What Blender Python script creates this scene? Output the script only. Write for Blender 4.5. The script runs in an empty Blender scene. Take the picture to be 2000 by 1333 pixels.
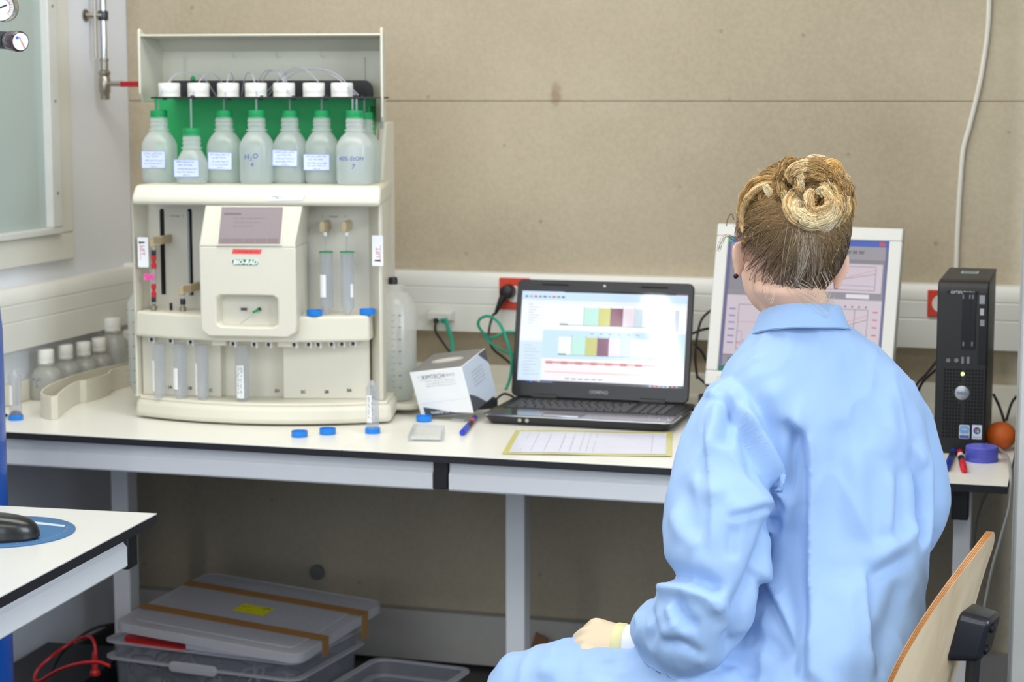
import bpy, bmesh, math, random
import numpy as np
from mathutils import Vector, Matrix, Euler
from mathutils.bvhtree import BVHTree
S = bpy.context.scene
COL = S.collection
R = math.radians
random.seed(7); np.random.seed(7)

# ---------------------------------------------------------------- camera, world, lights, exposure
EYE = Vector((0, 0, 1.48)); FPX = 3800.0; PITCH = math.atan(477 / FPX); YAW = R(16.4)
cam = bpy.data.cameras.new('camera'); cam_o = bpy.data.objects.new('camera', cam); COL.objects.link(cam_o)
cam_o.location = EYE; cam_o.rotation_euler = (R(90) - PITCH, 0, YAW)
cam.sensor_width = 36; cam.lens = 36 * FPX / 2000; cam.clip_start = 0.05
cam.dof.use_dof = True; cam.dof.focus_distance = 3.12; cam.dof.aperture_fstop = 6.5
S.camera = cam_o
w = bpy.data.worlds.new('world'); S.world = w; w.use_nodes = True
w.node_tree.nodes['Background'].inputs[0].default_value = (0.80, 0.88, 1.0, 1)
w.node_tree.nodes['Background'].inputs[1].default_value = 0.55
def area(name, loc, target, sx, sy, power, col):
    l = bpy.data.lights.new(name, 'AREA'); l.shape = 'RECTANGLE'; l.size = sx; l.size_y = sy
    l.energy = power; l.color = col
    o = bpy.data.objects.new(name, l); COL.objects.link(o); o.location = loc
    o.rotation_euler = (Vector(target) - Vector(loc)).to_track_quat('-Z', 'Y').to_euler()
    return o
area('ceiling_light_front', (-1.3, 3.1, 2.95), (-1.3, 3.15, 0), 2.4, .9, 44, (1.0, 0.97, 0.91))
area('ceiling_light_back', (-0.6, 0.4, 2.95), (-0.8, 0.9, 0), 3.0, 1.4, 56, (1.0, 0.97, 0.92))
area('daylight_window_right', (2.5, 1.3, 2.2), (-0.7, 3.4, 0.9), 1.6, 1.6, 84, (0.80, 0.90, 1.0))
area('daylight_window_rear', (-1.2, -1.4, 1.7), (-1.2, 3.0, 1.2), 3.2, 1.5, 54, (0.82, 0.91, 1.0))
fl = area('fluorescent_strip', (-2.32, -1.94, 2.9), (-2.32, -1.94, 0), .12, 1.65, 34, (1.0, 0.98, 0.95)); fl.rotation_euler = (0, 0, R(-7))
S.view_settings.view_transform = 'Standard'; S.view_settings.look = 'None'
S.view_settings.gamma = 1; S.view_settings.use_curve_mapping = False
S.view_settings.exposure = 0.0
S.cycles.use_denoising = True; S.cycles.max_bounces = 8; S.cycles.transparent_max_bounces = 24

# ---------------------------------------------------------------- measuring helpers: a sight line met with a known plane
_fw = Vector((-math.sin(YAW) * math.cos(PITCH), math.cos(YAW) * math.cos(PITCH), -math.sin(PITCH)))
_rt = Vector((math.cos(YAW), math.sin(YAW), 0)); _up = _rt.cross(_fw)
def ray(px, py): return _fw + _rt * ((px - 1000) / FPX) + _up * ((666.5 - py) / FPX)
def at_z(px, py, z): d = ray(px, py); return EYE + d * ((z - EYE.z) / d.z)
def at_y(px, py, y): d = ray(px, py); return EYE + d * (y / d.y)
def at_x(px, py, x): d = ray(px, py); return EYE + d * (x / d.x)
def at_d(px, py, dist): return EYE + ray(px, py) * dist

# ---------------------------------------------------------------- materials
def srgb(r, g, b):
    f = lambda c: (c / 255 / 12.92) if c / 255 <= 0.04045 else ((c / 255 + 0.055) / 1.055) ** 2.4
    return (f(r), f(g), f(b), 1)
MATS = {}
def mat(name, rgb, rough=0.5, metal=0.0, var=0.06, scale=30, bump=0.0, bscale=200, spec=0.5, coat=0, sheen=0, sss=0):
    if name in MATS: return MATS[name]
    m = bpy.data.materials.new(name); m.use_nodes = True; n = m.node_tree.nodes; l = m.node_tree.links
    p = n['Principled BSDF']; c = srgb(*rgb)
    tc = n.new('ShaderNodeTexCoord'); nz = n.new('ShaderNodeTexNoise'); nz.inputs['Scale'].default_value = scale
    nz.inputs['Detail'].default_value = 4
    l.new(tc.outputs['Object'], nz.inputs['Vector'])
    mx = n.new('ShaderNodeMix'); mx.data_type = 'RGBA'; mx.inputs[6].default_value = tuple(min(1, v * (1 + var)) for v in c[:3]) + (1,)
    mx.inputs[7].default_value = tuple(v * (1 - var) for v in c[:3]) + (1,)
    l.new(nz.outputs['Fac'], mx.inputs[0]); l.new(mx.outputs[2], p.inputs['Base Color'])
    p.inputs['Roughness'].default_value = rough; p.inputs['Metallic'].default_value = metal
    p.inputs['Specular IOR Level'].default_value = spec; p.inputs['Coat Weight'].default_value = coat
    p.inputs['Sheen Weight'].default_value = sheen
    if sss: p.inputs['Subsurface Weight'].default_value = sss; p.inputs['Subsurface Radius'].default_value = (0.02, 0.008, 0.004)
    if bump:
        bz = n.new('ShaderNodeTexNoise'); bz.inputs['Scale'].default_value = bscale; bz.inputs['Detail'].default_value = 3
        l.new(tc.outputs['Object'], bz.inputs['Vector'])
        b = n.new('ShaderNodeBump'); b.inputs['Strength'].default_value = bump; b.inputs['Distance'].default_value = 0.002
        l.new(bz.outputs['Fac'], b.inputs['Height']); l.new(b.outputs['Normal'], p.inputs['Normal'])
    MATS[name] = m; return m
def clear_mat(name, rgb, opac, rough=0.12, trans=0.5):
    """see-through plastic: a share of light passes straight, the rest scatters, gloss on top"""
    if name in MATS: return MATS[name]
    m = bpy.data.materials.new(name); m.use_nodes = True; n = m.node_tree.nodes; l = m.node_tree.links
    n.remove(n['Principled BSDF']); out = n['Material Output']; c = srgb(*rgb)
    tp = n.new('ShaderNodeBsdfTransparent'); tp.inputs[0].default_value = tuple(1 - (1 - v) * 0.25 for v in c[:3]) + (1,)
    df = n.new('ShaderNodeBsdfDiffuse'); df.inputs[0].default_value = c
    tl = n.new('ShaderNodeBsdfTranslucent'); tl.inputs[0].default_value = c
    gl = n.new('ShaderNodeBsdfGlossy'); gl.inputs['Roughness'].default_value = rough
    m1 = n.new('ShaderNodeMixShader'); m1.inputs[0].default_value = trans
    l.new(df.outputs[0], m1.inputs[1]); l.new(tl.outputs[0], m1.inputs[2])
    nz = n.new('ShaderNodeTexNoise'); nz.inputs['Scale'].default_value = 40
    mr = n.new('ShaderNodeMapRange'); mr.inputs['To Min'].default_value = opac * 0.9; mr.inputs['To Max'].default_value = opac * 1.1
    l.new(nz.outputs['Fac'], mr.inputs[0])
    m2 = n.new('ShaderNodeMixShader'); l.new(mr.outputs[0], m2.inputs[0])
    l.new(tp.outputs[0], m2.inputs[1]); l.new(m1.outputs[0], m2.inputs[2])
    lw = n.new('ShaderNodeLayerWeight'); lw.inputs[0].default_value = .5
    pw = n.new('ShaderNodeMath'); pw.operation = 'POWER'; pw.inputs[1].default_value = 3; l.new(lw.outputs['Facing'], pw.inputs[0])
    fr = n.new('ShaderNodeMapRange'); fr.inputs['To Min'].default_value = .04; fr.inputs['To Max'].default_value = .35; l.new(pw.outputs[0], fr.inputs[0])
    m3 = n.new('ShaderNodeMixShader'); l.new(fr.outputs[0], m3.inputs[0]); l.new(m2.outputs[0], m3.inputs[1]); l.new(gl.outputs[0], m3.inputs[2])
    l.new(m3.outputs[0], out.inputs[0]); MATS[name] = m; return m
def attr_mat(name, emit=0, rough=0.5, spec=0.5):
    """flat print: colour stored per face"""
    if name in MATS: return MATS[name]
    m = bpy.data.materials.new(name); m.use_nodes = True; n = m.node_tree.nodes; l = m.node_tree.links
    p = n['Principled BSDF']; a = n.new('ShaderNodeAttribute'); a.attribute_name = 'ink'
    l.new(a.outputs['Color'], p.inputs['Base Color']); p.inputs['Roughness'].default_value = rough; p.inputs['Specular IOR Level'].default_value = spec
    if emit:
        p.inputs['Base Color'].default_value = (0.02, 0.02, 0.02, 1); l.remove(p.inputs['Base Color'].links[0])
        l.new(a.outputs['Color'], p.inputs['Emission Color']); p.inputs['Emission Strength'].default_value = emit
    MATS[name] = m; return m
PRINT = attr_mat('printed_paper', 0, 0.55)
def concrete(name):
    m = bpy.data.materials.new(name); m.use_nodes = True; n = m.node_tree.nodes; l = m.node_tree.links; p = n['Principled BSDF']
    tc = n.new('ShaderNodeTexCoord')
    def noise(s, d=6, dist=0):
        z = n.new('ShaderNodeTexNoise'); z.inputs['Scale'].default_value = s; z.inputs['Detail'].default_value = d; z.inputs['Distortion'].default_value = dist
        l.new(tc.outputs['Object'], z.inputs['Vector']); return z
    a = noise(1.6, 8, .4); cr = n.new('ShaderNodeValToRGB'); l.new(a.outputs['Fac'], cr.inputs[0])
    cr.color_ramp.elements[0].position = .3; cr.color_ramp.elements[0].color = srgb(174, 161, 138)
    cr.color_ramp.elements[1].position = .72; cr.color_ramp.elements[1].color = srgb(192, 180, 157)
    b = noise(90, 4); mb = n.new('ShaderNodeMix'); mb.data_type = 'RGBA'; mb.blend_type = 'MULTIPLY'; mb.inputs[0].default_value = 1
    rb = n.new('ShaderNodeMapRange'); rb.inputs['From Min'].default_value = .3; rb.inputs['From Max'].default_value = .7; rb.inputs['To Min'].default_value = .93; rb.inputs['To Max'].default_value = 1.04
    l.new(b.outputs['Fac'], rb.inputs[0]); l.new(cr.outputs[0], mb.inputs[6]); l.new(rb.outputs[0], mb.inputs[7])
    v = n.new('ShaderNodeTexVoronoi'); v.inputs['Scale'].default_value = 11; l.new(tc.outputs['Object'], v.inputs['Vector'])
    vr = n.new('ShaderNodeMapRange'); vr.inputs['From Min'].default_value = .035; vr.inputs['From Max'].default_value = .075; vr.inputs['To Min'].default_value = .68; vr.inputs['To Max'].default_value = 1
    l.new(v.outputs['Distance'], vr.inputs[0])
    mv = n.new('ShaderNodeMix'); mv.data_type = 'RGBA'; mv.blend_type = 'MULTIPLY'; mv.inputs[0].default_value = .8
    l.new(mb.outputs[2], mv.inputs[6]); l.new(vr.outputs[0], mv.inputs[7])
    # one rusty stain of its own shape near the joint
    vm = n.new('ShaderNodeVectorMath'); vm.operation = 'SUBTRACT'; vm.inputs[1].default_value = (-1.272, 4.73, 1.500); l.new(tc.outputs['Object'], vm.inputs[0])
    vs = n.new('ShaderNodeVectorMath'); vs.operation = 'MULTIPLY'; vs.inputs[1].default_value = (80, 0, 36); l.new(vm.outputs[0], vs.inputs[0])
    sn = noise(60, 3); va = n.new('ShaderNodeVectorMath'); va.operation = 'ADD'; l.new(vs.outputs[0], va.inputs[0]); l.new(sn.outputs['Color'], va.inputs[1])
    vl = n.new('ShaderNodeVectorMath'); vl.operation = 'LENGTH'; l.new(va.outputs[0], vl.inputs[0])
    sr = n.new('ShaderNodeMapRange'); sr.inputs['From Min'].default_value = .7; sr.inputs['From Max'].default_value = 1.5; sr.inputs['To Min'].default_value = .55; sr.inputs['To Max'].default_value = 0; l.new(vl.outputs['Value'], sr.inputs[0])
    ms = n.new('ShaderNodeMix'); ms.data_type = 'RGBA'; l.new(sr.outputs[0], ms.inputs[0]); l.new(mv.outputs[2], ms.inputs[6]); ms.inputs[7].default_value = srgb(132, 106, 84)
    l.new(ms.outputs[2], p.inputs['Base Color']); p.inputs['Roughness'].default_value = .75; p.inputs['Specular IOR Level'].default_value = .3
    bp = n.new('ShaderNodeBump'); bp.inputs['Strength'].default_value = .25; bp.inputs['Distance'].default_value = .002
    l.new(b.outputs['Fac'], bp.inputs['Height']); l.new(bp.outputs['Normal'], p.inputs['Normal'])
    return m
def wood(name, c1, c2, axis='Z', scale=1.0, rough=.35):
    m = bpy.data.materials.new(name); m.use_nodes = True; n = m.node_tree.nodes; l = m.node_tree.links; p = n['Principled BSDF']
    tc = n.new('ShaderNodeTexCoord'); mp = n.new('ShaderNodeMapping'); l.new(tc.outputs['Object'], mp.inputs[0])
    mp.inputs['Scale'].default_value = {'Z': (24 * scale, 24 * scale, 1.6 * scale), 'X': (1.6 * scale, 24 * scale, 24 * scale)}[axis]
    z = n.new('ShaderNodeTexNoise'); z.inputs['Scale'].default_value = 1; z.inputs['Detail'].default_value = 6; z.inputs['Distortion'].default_value = .6
    l.new(mp.outputs[0], z.inputs['Vector']); cr = n.new('ShaderNodeValToRGB'); l.new(z.outputs['Fac'], cr.inputs[0])
    cr.color_ramp.elements[0].position = .35; cr.color_ramp.elements[0].color = srgb(*c1)
    cr.color_ramp.elements[1].position = .65; cr.color_ramp.elements[1].color = srgb(*c2)
    l.new(cr.outputs[0], p.inputs['Base Color']); p.inputs['Roughness'].default_value = rough; return m

# ---------------------------------------------------------------- mesh builder
class MB:
    def __init__(s): s.v = []; s.f = []; s.mi = []; s.c = []
    def add(s, vs, fs, mi=0, col=None):
        b = len(s.v); s.v += [tuple(v) for v in vs]; s.f += [tuple(i + b for i in f) for f in fs]
        s.mi += [mi] * len(fs); s.c += [col] * len(fs); return s
    def box(s, x0, x1, y0, y1, z0, z1, mi=0, M=None):
        v = [Vector((x, y, z)) for x in (x0, x1) for y in (y0, y1) for z in (z0, z1)]
        if M is not None: v = [M @ a for a in v]
        return s.add(v, [(0, 1, 3, 2), (4, 6, 7, 5), (0, 4, 5, 1), (2, 3, 7, 6), (0, 2, 6, 4), (1, 5, 7, 3)], mi)
    def prism(s, pts, a0, a1, axis='z', mi=0, M=None, pts1=None):
        """closed outline pts (2D) swept from a0 to a1 along an axis"""
        n = len(pts); q = pts1 or pts
        mk = {'z': lambda p, a: Vector((p[0], p[1], a)), 'y': lambda p, a: Vector((p[0], a, p[1])), 'x': lambda p, a: Vector((a, p[0], p[1]))}[axis]
        v = [mk(p, a0) for p in pts] + [mk(p, a1) for p in q]
        if M is not None: v = [M @ a for a in v]
        return s.add(v, [tuple(range(n))[::-1], tuple(range(n, 2 * n))] + [(i, (i + 1) % n, n + (i + 1) % n, n + i) for i in range(n)], mi)
    def lathe(s, prof, n=20, cx=0, cy=0, cz=0, mi=0, M=None, sq=None, cap=True):
        """prof = [(r,z)...]; sq makes the section a rounded square"""
        v = []; f = []
        for r, z in prof:
            for k in range(n):
                a = 2 * math.pi * (k + .5) / n; c, d = math.cos(a), math.sin(a); rr = r
                if sq:
                    rr = r / ((abs(c) ** sq + abs(d) ** sq) ** (1 / sq))
                v.append(Vector((cx + rr * c, cy + rr * d, cz + z)))
        if M is not None: v = [M @ a for a in v]
        for i in range(len(prof) - 1):
            for k in range(n): f.append((i * n + k, i * n + (k + 1) % n, (i + 1) * n + (k + 1) % n, (i + 1) * n + k))
        if cap:
            f.append(tuple(range(n))[::-1]); f.append(tuple(range((len(prof) - 1) * n, len(prof) * n)))
        return s.add(v, f, mi)
    def tube(s, path, r, n=6, mi=0, cap=True, close=False):
        P = [Vector(p) for p in path]; m = len(P); rr = r if hasattr(r, '__len__') else [r] * m
        v = []; f = []; prev = None
        for i in range(m):
            t = (P[min(i + 1, m - 1)] - P[max(i - 1, 0)])
            if t.length < 1e-9: t = Vector((0, 0, 1))
            t.normalize()
            if prev is None: u = t.orthogonal().normalized()
            else: u = (prev - t * prev.dot(t)).normalized()
            prev = u; b = t.cross(u)
            for k in range(n): a = 2 * math.pi * k / n; v.append(P[i] + (u * math.cos(a) + b * math.sin(a)) * rr[i])
        for i in range(m - 1):
            for k in range(n): f.append((i * n + k, i * n + (k + 1) % n, (i + 1) * n + (k + 1) % n, (i + 1) * n + k))
        if cap: f.append(tuple(range(n))[::-1]); f.append(tuple(range((m - 1) * n, m * n)))
        return s.add(v, f, mi)
    def quad(s, a, b, c, d, mi=0, col=None): return s.add([a, b, c, d], [(0, 1, 2, 3)], mi, col)
    def sphere(s, c, rx, ry=None, rz=None, n=14, m=9, mi=0):
        ry = ry or rx; rz = rz or rx; prof = []
        v = [Vector((c[0], c[1], c[2] - rz))]; f = []
        for i in range(1, m):
            t = math.pi * i / m
            for k in range(n): a = 2 * math.pi * k / n; v.append(Vector((c[0] + rx * math.sin(t) * math.cos(a), c[1] + ry * math.sin(t) * math.sin(a), c[2] - rz * math.cos(t))))
        v.append(Vector((c[0], c[1], c[2] + rz)))
        for k in range(n): f.append((0, 1 + (k + 1) % n, 1 + k))
        for i in range(m - 2):
            for k in range(n): f.append((1 + i * n + k, 1 + i * n + (k + 1) % n, 1 + (i + 1) * n + (k + 1) % n, 1 + (i + 1) * n + k))
        e = len(v) - 1; b = 1 + (m - 2) * n
        for k in range(n): f.append((e, b + k, b + (k + 1) % n))
        return s.add(v, f, mi)
    def grid(s, fn, nu, nv, mi=0):
        v = [fn(i / nu, j / nv) for i in range(nu + 1) for j in range(nv + 1)]
        f = [(i * (nv + 1) + j, (i + 1) * (nv + 1) + j, (i + 1) * (nv + 1) + j + 1, i * (nv + 1) + j + 1) for i in range(nu) for j in range(nv)]
        return s.add(v, f, mi)
def rrect(x0, x1, y0, y1, r, n=4):
    """rounded rectangle outline"""
    o = []
    for cx, cy, a in ((x1 - r, y1 - r, 0), (x0 + r, y1 - r, 90), (x0 + r, y0 + r, 180), (x1 - r, y0 + r, 270)):
        for k in range(n + 1): t = R(a + 90 * k / n); o.append((cx + r * math.cos(t), cy + r * math.sin(t)))
    return o
def spline(pts, n=8):
    """Catmull-Rom through points"""
    P = [Vector(p) for p in pts]; P = [P[0] * 2 - P[1]] + P + [P[-1] * 2 - P[-2]]; o = []
    for i in range(1, len(P) - 2):
        for k in range(n):
            t = k / n; a, b, c, d = P[i - 1:i + 3]
            o.append(((b * 2) + (c - a) * t + (a * 2 - b * 5 + c * 4 - d) * t * t + (b * 3 - a - c * 3 + d) * t ** 3) / 2)
    o.append(P[-2]); return o
def ob(name, mb, mats, parent=None, bevel=0, smooth=True, world=False, seg=2, label=None, kind=None, ang=35):
    me = bpy.data.meshes.new(name); V = mb.v
    if world and parent is not None:
        Mi = root_matrix(parent).inverted(); V = [Mi @ Vector(v) for v in V]
    me.from_pydata([tuple(v) for v in V], [], mb.f); 
    if not isinstance(mats, (list, tuple)): mats = [mats]
    for m in mats: me.materials.append(m)
    if len(mats) > 1: me.polygons.foreach_set('material_index', mb.mi)
    if any(c is not None for c in mb.c):
        at = me.color_attributes.new('ink', 'FLOAT_COLOR', 'CORNER'); buf = []
        for p in me.polygons:
            c = mb.c[p.index] or (1, 1, 1, 1); buf += list(c) * p.loop_total
        at.data.foreach_set('color', buf)
    if smooth:
        me.polygons.foreach_set('use_smooth', [True] * len(me.polygons))
    o = bpy.data.objects.new(name, me); COL.objects.link(o)
    if parent is not None: o.parent = parent
    if bevel:
        b = o.modifiers.new('bevel', 'BEVEL'); b.width = bevel; b.segments = seg; b.limit_method = 'ANGLE'; b.angle_limit = R(ang); b.harden_normals = False
    if smooth: 
        try: me.set_sharp_from_angle(angle=R(40))
        except Exception: pass
    if label: o['label'] = label
    if kind: o['kind'] = kind
    return o
def root_matrix(o):
    M = Matrix.Translation(o.location) @ o.rotation_euler.to_matrix().to_4x4()
    return root_matrix(o.parent) @ M if o.parent else M
def tag(o, label, cat, group=None, kind=None):
    o['label'] = label; o['category'] = cat
    if group: o['group'] = group
    if kind: o['kind'] = kind
    return o
def thing(name, label, cat, loc=(0, 0, 0), rz=0, group=None, rot=None):
    o = bpy.data.objects.new(name, None); COL.objects.link(o); o.location = loc
    o.rotation_euler = rot if rot else (0, 0, rz); o.empty_display_size = .05
    return tag(o, label, cat, group)
def struct(name, mb, m, **k):
    o = ob(name, mb, m, **k); 
    if o.parent is None: o['kind'] = 'structure'
    return o
def dup(root, loc, rz=None, label=None, name=None):
    r = root.copy(); COL.objects.link(r); r.location = loc
    if rz is not None: r.rotation_euler = (0, 0, rz)
    if label: r['label'] = label
    for ch in list(root.children):
        c = ch.copy(); COL.objects.link(c); c.parent = r
        for g in list(ch.children): d = g.copy(); COL.objects.link(d); d.parent = c
    return r
def text_mesh(txt, size, shear=0, bold=0, align='CENTER'):
    c = bpy.data.curves.new('t', 'FONT'); c.body = txt; c.size = size; c.shear = shear; c.offset = bold
    c.align_x = align; c.align_y = 'CENTER'; c.resolution_u = 2
    o = bpy.data.objects.new('t', c); COL.objects.link(o)
    dg = bpy.context.evaluated_depsgraph_get(); e = o.evaluated_get(dg); me = e.to_mesh()
    v = [x.co.copy() for x in me.vertices]; f = [tuple(p.vertices) for p in me.polygons]
    e.to_mesh_clear(); bpy.data.objects.remove(o); bpy.data.curves.remove(c); return v, f
class Sheet:
    """flat print in a plane: origin, u axis, v axis, normal; layers stacked 0.15 mm apart"""
    def __init__(s, o, u, v, up=.0002): s.o = Vector(o); s.u = Vector(u).normalized(); s.w = Vector(v).normalized(); s.n = s.u.cross(s.w).normalized(); s.mb = MB(); s.k = 1; s.up = up
    def p(s, a, b, k=0): return s.o + s.u * a + s.w * b + s.n * (s.up * (s.k if not k else k))
    def rect(s, x0, x1, y0, y1, rgb, k=0): s.mb.quad(s.p(x0, y0, k), s.p(x1, y0, k), s.p(x1, y1, k), s.p(x0, y1, k), col=srgb(*rgb)); return s
    def poly(s, pts, rgb, k=0): s.mb.add([s.p(a, b, k) for a, b in pts], [tuple(range(len(pts)))], col=srgb(*rgb)); return s
    def layer(s): s.k += 1; return s
    def line(s, pts, wd, rgb, k=0):
        for (a, b), (c, d) in zip(pts[:-1], pts[1:]):
            L = math.hypot(c - a, d - b) or 1e-6; nx, ny = -(d - b) / L * wd / 2, (c - a) / L * wd / 2
            s.mb.quad(s.p(a + nx, b + ny, k), s.p(c + nx, d + ny, k), s.p(c - nx, d - ny, k), s.p(a - nx, b - ny, k), col=srgb(*rgb))
        return s
    def text(s, txt, x, y, size, rgb, shear=0, bold=0, rot=0, align='CENTER', k=0):
        v, f = text_mesh(txt, size, shear, bold, align); c, d = math.cos(R(rot)), math.sin(R(rot))
        s.mb.add([s.p(x + a.x * c - a.y * d, y + a.x * d + a.y * c, k) for a in v], f, col=srgb(*rgb)); return s
    def scrib(s, x0, x1, y, h, rgb, wd=.0006, seed=1, dens=1.0):
        """a line of handwriting or of print too small to read"""
        rn = random.Random(seed); x = x0
        while x < x1:
            L = rn.uniform(1.2, 3.5) * h * dens; pts = []; xx = x
            while xx < min(x + L, x1): pts.append((xx, y + rn.uniform(-h / 2, h / 2))); xx += h * .35
            if len(pts) > 1: s.line(pts, wd, rgb)
            x += L + h * .6
        return s
    def build(s, name, parent, m=None, world=False, **k): return ob(name, s.mb, m or PRINT, parent, smooth=False, world=world, **k)

M_white = mat('white_paint', (233, 236, 243), .6, var=.03, scale=3, bump=.08)
M_trunk = mat('white_trunking_plastic', (226, 226, 220), .4, var=.02)
M_cream = mat('cream_instrument_plastic', (219, 215, 199), .42, var=.025, scale=12, bump=.05, bscale=900)
M_creamd = mat('cream_inner_plastic', (211, 208, 196), .5, var=.02, scale=12)
M_worktop = mat('white_laminate', (238, 236, 226), .28, var=.025, scale=5)
M_black = mat('black_plastic', (24, 24, 27), .42, var=.1)
M_blackr = mat('black_rubber_edge', (26, 27, 33), .6, var=.1)
M_rail = mat('white_steel_rail', (240, 241, 243), .4, var=.02)
M_grey = mat('grey_steel', (150, 154, 160), .4, var=.04)
M_chrome = mat('chrome', (205, 208, 212), .18, 1.0, var=.02)
M_nickel = mat('nickel', (170, 165, 155), .3, 1.0, var=.05)
M_milk = clear_mat('milky_plastic', (252, 254, 254), .52, .25, .6)
M_clear = clear_mat('clear_plastic', (225, 232, 238), .20, .12)
M_liquid = clear_mat('water', (208, 226, 226), .22, .08, .7)
M_tubing = clear_mat('clear_tubing', (225, 228, 240), .4, .15)
M_green = mat('green_cap_plastic', (20, 150, 86), .45, var=.05)
M_greenp = mat('green_panel_plastic', (14, 162, 88), .5, var=.05, scale=4)
M_bluecap = mat('blue_cap_plastic', (20, 130, 222), .45, var=.04)
M_paper = mat('paper', (240, 240, 240), .7, var=.02)
M_red = mat('red_plastic', (196, 34, 40), .45, var=.05)

# ---------------------------------------------------------------- room
XL, YB = -2.46, 4.73
CON = concrete('fair_faced_concrete')
struct('floor', MB().box(XL - .1, 2.2, -3.4, YB + .1, -.1, 0), mat('grey_lino_floor', (70, 68, 66), .5, var=.1, scale=60))
struct('ceiling', MB().box(XL - .1, 2.2, -3.4, YB + .1, 3.0, 3.1), mat('ceiling_white', (215, 213, 208), .8))
wb = struct('wall_back', MB().box(XL - .1, 2.2, YB + .004, YB + .2, 0, 3), CON)
zs = at_y(1300, 198, YB).z
for i, (z0, z1) in enumerate(((0, zs - .0012), (zs + .0012, 3.0))):
    ob('concrete_panel', MB().box(XL, 2.2, YB, YB + .03, z0, z1), CON, wb, bevel=.0018)
g = MB(); c = at_y(621, 1117, YB)
g.lathe([(.0, .0), (.018, .0), (.02, .003), (.02, .012)], 24, M=Matrix.Translation(c) @ Matrix.Rotation(R(90), 4, 'X'))
ob('tie_hole_plug', g, mat('grey_mortar', (120, 118, 116), .8), wb)
struct('wall_left', MB().box(XL - .1, XL, -3.4, YB + .012, 0, 3), M_white)
# window in the left wall: casing, inner frame with screws, pane
y0w, yp, yf, yc = 2.6, 4.268, 4.314, 4.39; zp, zf, zc = 1.16, 1.143, 1.074; zt = 2.5
wn = bpy.data.objects.new('window_1', None); COL.objects.link(wn); wn.location = (XL, 3.4, zc); wn['kind'] = 'structure'
def frame_x(x0, x1, ya, yb, za, zb, wd):
    m = MB(); m.box(x0, x1, ya, yb, za, za + wd[0]); m.box(x0, x1, yb - wd[1], yb, za + wd[0], zb - wd[1]); m.box(x0, x1, ya, ya + wd[1], za + wd[0], zb - wd[1]); m.box(x0, x1, ya, yb, zb - wd[1], zb); return m
M_frame = mat('cream_window_frame', (222, 221, 212), .45, var=.02)
ob('window_casing', frame_x(XL, XL + .018, y0w, yc, zc, zt, (zf - zc, yc - yf)), M_frame, wn, bevel=.004, world=True)
ob('window_frame', frame_x(XL, XL + .030, y0w + .05, yf, zf, zt - .05, (zp - zf, yf - yp)), mat('window_frame_paint', (214, 215, 211), .45), wn, bevel=.003, world=True)
gl = mat('window_pane_grey_glass', (176, 190, 186), .12, var=.03, scale=2, spec=.5)
ob('window_pane', MB().box(XL + .004, XL + .010, y0w + .05, yp, zp, zt - .06), gl, wn, world=True)
sc = MB(); sc.lathe([(.0035, 0), (.0035, .0015), (.001, .0022)], 10, M=Matrix.Rotation(R(90), 4, 'Y'))
for i, z in enumerate((1.245, 1.47, 1.70)):
    o = ob('screw', sc, M_nickel, wn); o.location = Vector((XL + .030, (yp + yf) / 2, z)) - wn.location
# trunking along both walls
def trunk_profile(d, z0, z1):
    h = z1 - z0
    return [(0, z0), (d, z0), (d, z0 + .44 * h), (d - .0016, z0 + .45 * h), (d - .0016, z0 + .47 * h), (d, z0 + .48 * h), (d, z0 + .72 * h), (d - .0016, z0 + .73 * h), (d - .0016, z0 + .75 * h), (d, z0 + .76 * h), (d, z1 - .016), (d - .012, z1), (0, z1)]
t = MB(); z1 = at_y(820, 530, YB - .05).z; z0 = at_y(820, 645, YB - .055).z
t.prism([(YB - a, b) for a, b in trunk_profile(.055, z0, z1)][::-1], XL, 2.2, 'x')
struct('trim_1', t, M_trunk)
t = MB(); t.prism([(XL + a, b) for a, b in trunk_profile(.05, .885, 1.03)][::-1], 1.0, YB - .055, 'y'); struct('trim_2', t, M_trunk)
t = MB(); zb = at_y(640, 1180, YB - .04).z
t.box(XL, -.115, YB - .04, YB, .012, zb); struct('baseboard_back', t, mat('grey_skirting', (186, 183, 174), .5), bevel=.003)
struct('baseboard_left', MB().box(XL, XL + .012, 1, YB - .04, 0, .08), mat('dark_skirting', (60, 60, 62), .6))
# right: glazed partition with an aluminium post, seen almost on edge
wr = struct('wall_right', MB().box(-.106, -.092, 3.56, 4.66, 0, 3.0), mat('grey_gloss_panel', (172, 174, 172), .22, var=.03, scale=2), bevel=.003)
ob('partition_post', MB().box(-.100, -.060, 3.50, 3.56, 0, 3.0), mat('satin_aluminium', (196, 195, 190), .4, .2), wr, bevel=.004)

# ---------------------------------------------------------------- benches
def rail(mb, x0, x1, y, z0, z1, mi=0):
    mb.prism([(y + .03, z0), (y + .004, z0), (y, z0 + .004), (y, z0 + .036), (y + .006, z0 + .042), (y + .006, z1), (y + .03, z1)], x0, x1, 'x', mi)
lx = at_y(215, 915, 4.3).x
t = thing('lab_bench', 'long white laminate lab bench with black edge under the window and concrete wall', 'bench', (-1.3, 4.2, 0))
for xa, xb in ((XL + .002, -1.4705), (-1.4695, -.122)):
    ob('worktop', MB().box(xa, xb, 3.735, YB - .03, .7475, .75), M_worktop, t, world=True, bevel=.0006)
    ob('worktop_edge', MB().box(xa, xb, 3.735, YB - .03, .7335, .7475), M_blackr, t, world=True, label='black worktop edge')
for xr0, xr1 in ((XL + .01, -1.28), (-1.245, -.235)):
    m = MB(); rail(m, xr0, xr1, 3.765, .668, .7335); ob('front_rail', m, M_rail, t, world=True, bevel=.001)
    ob('rear_rail', MB().box(xr0, xr1, 4.45, 4.48, .668, .7335), M_rail, t, world=True)
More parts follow.
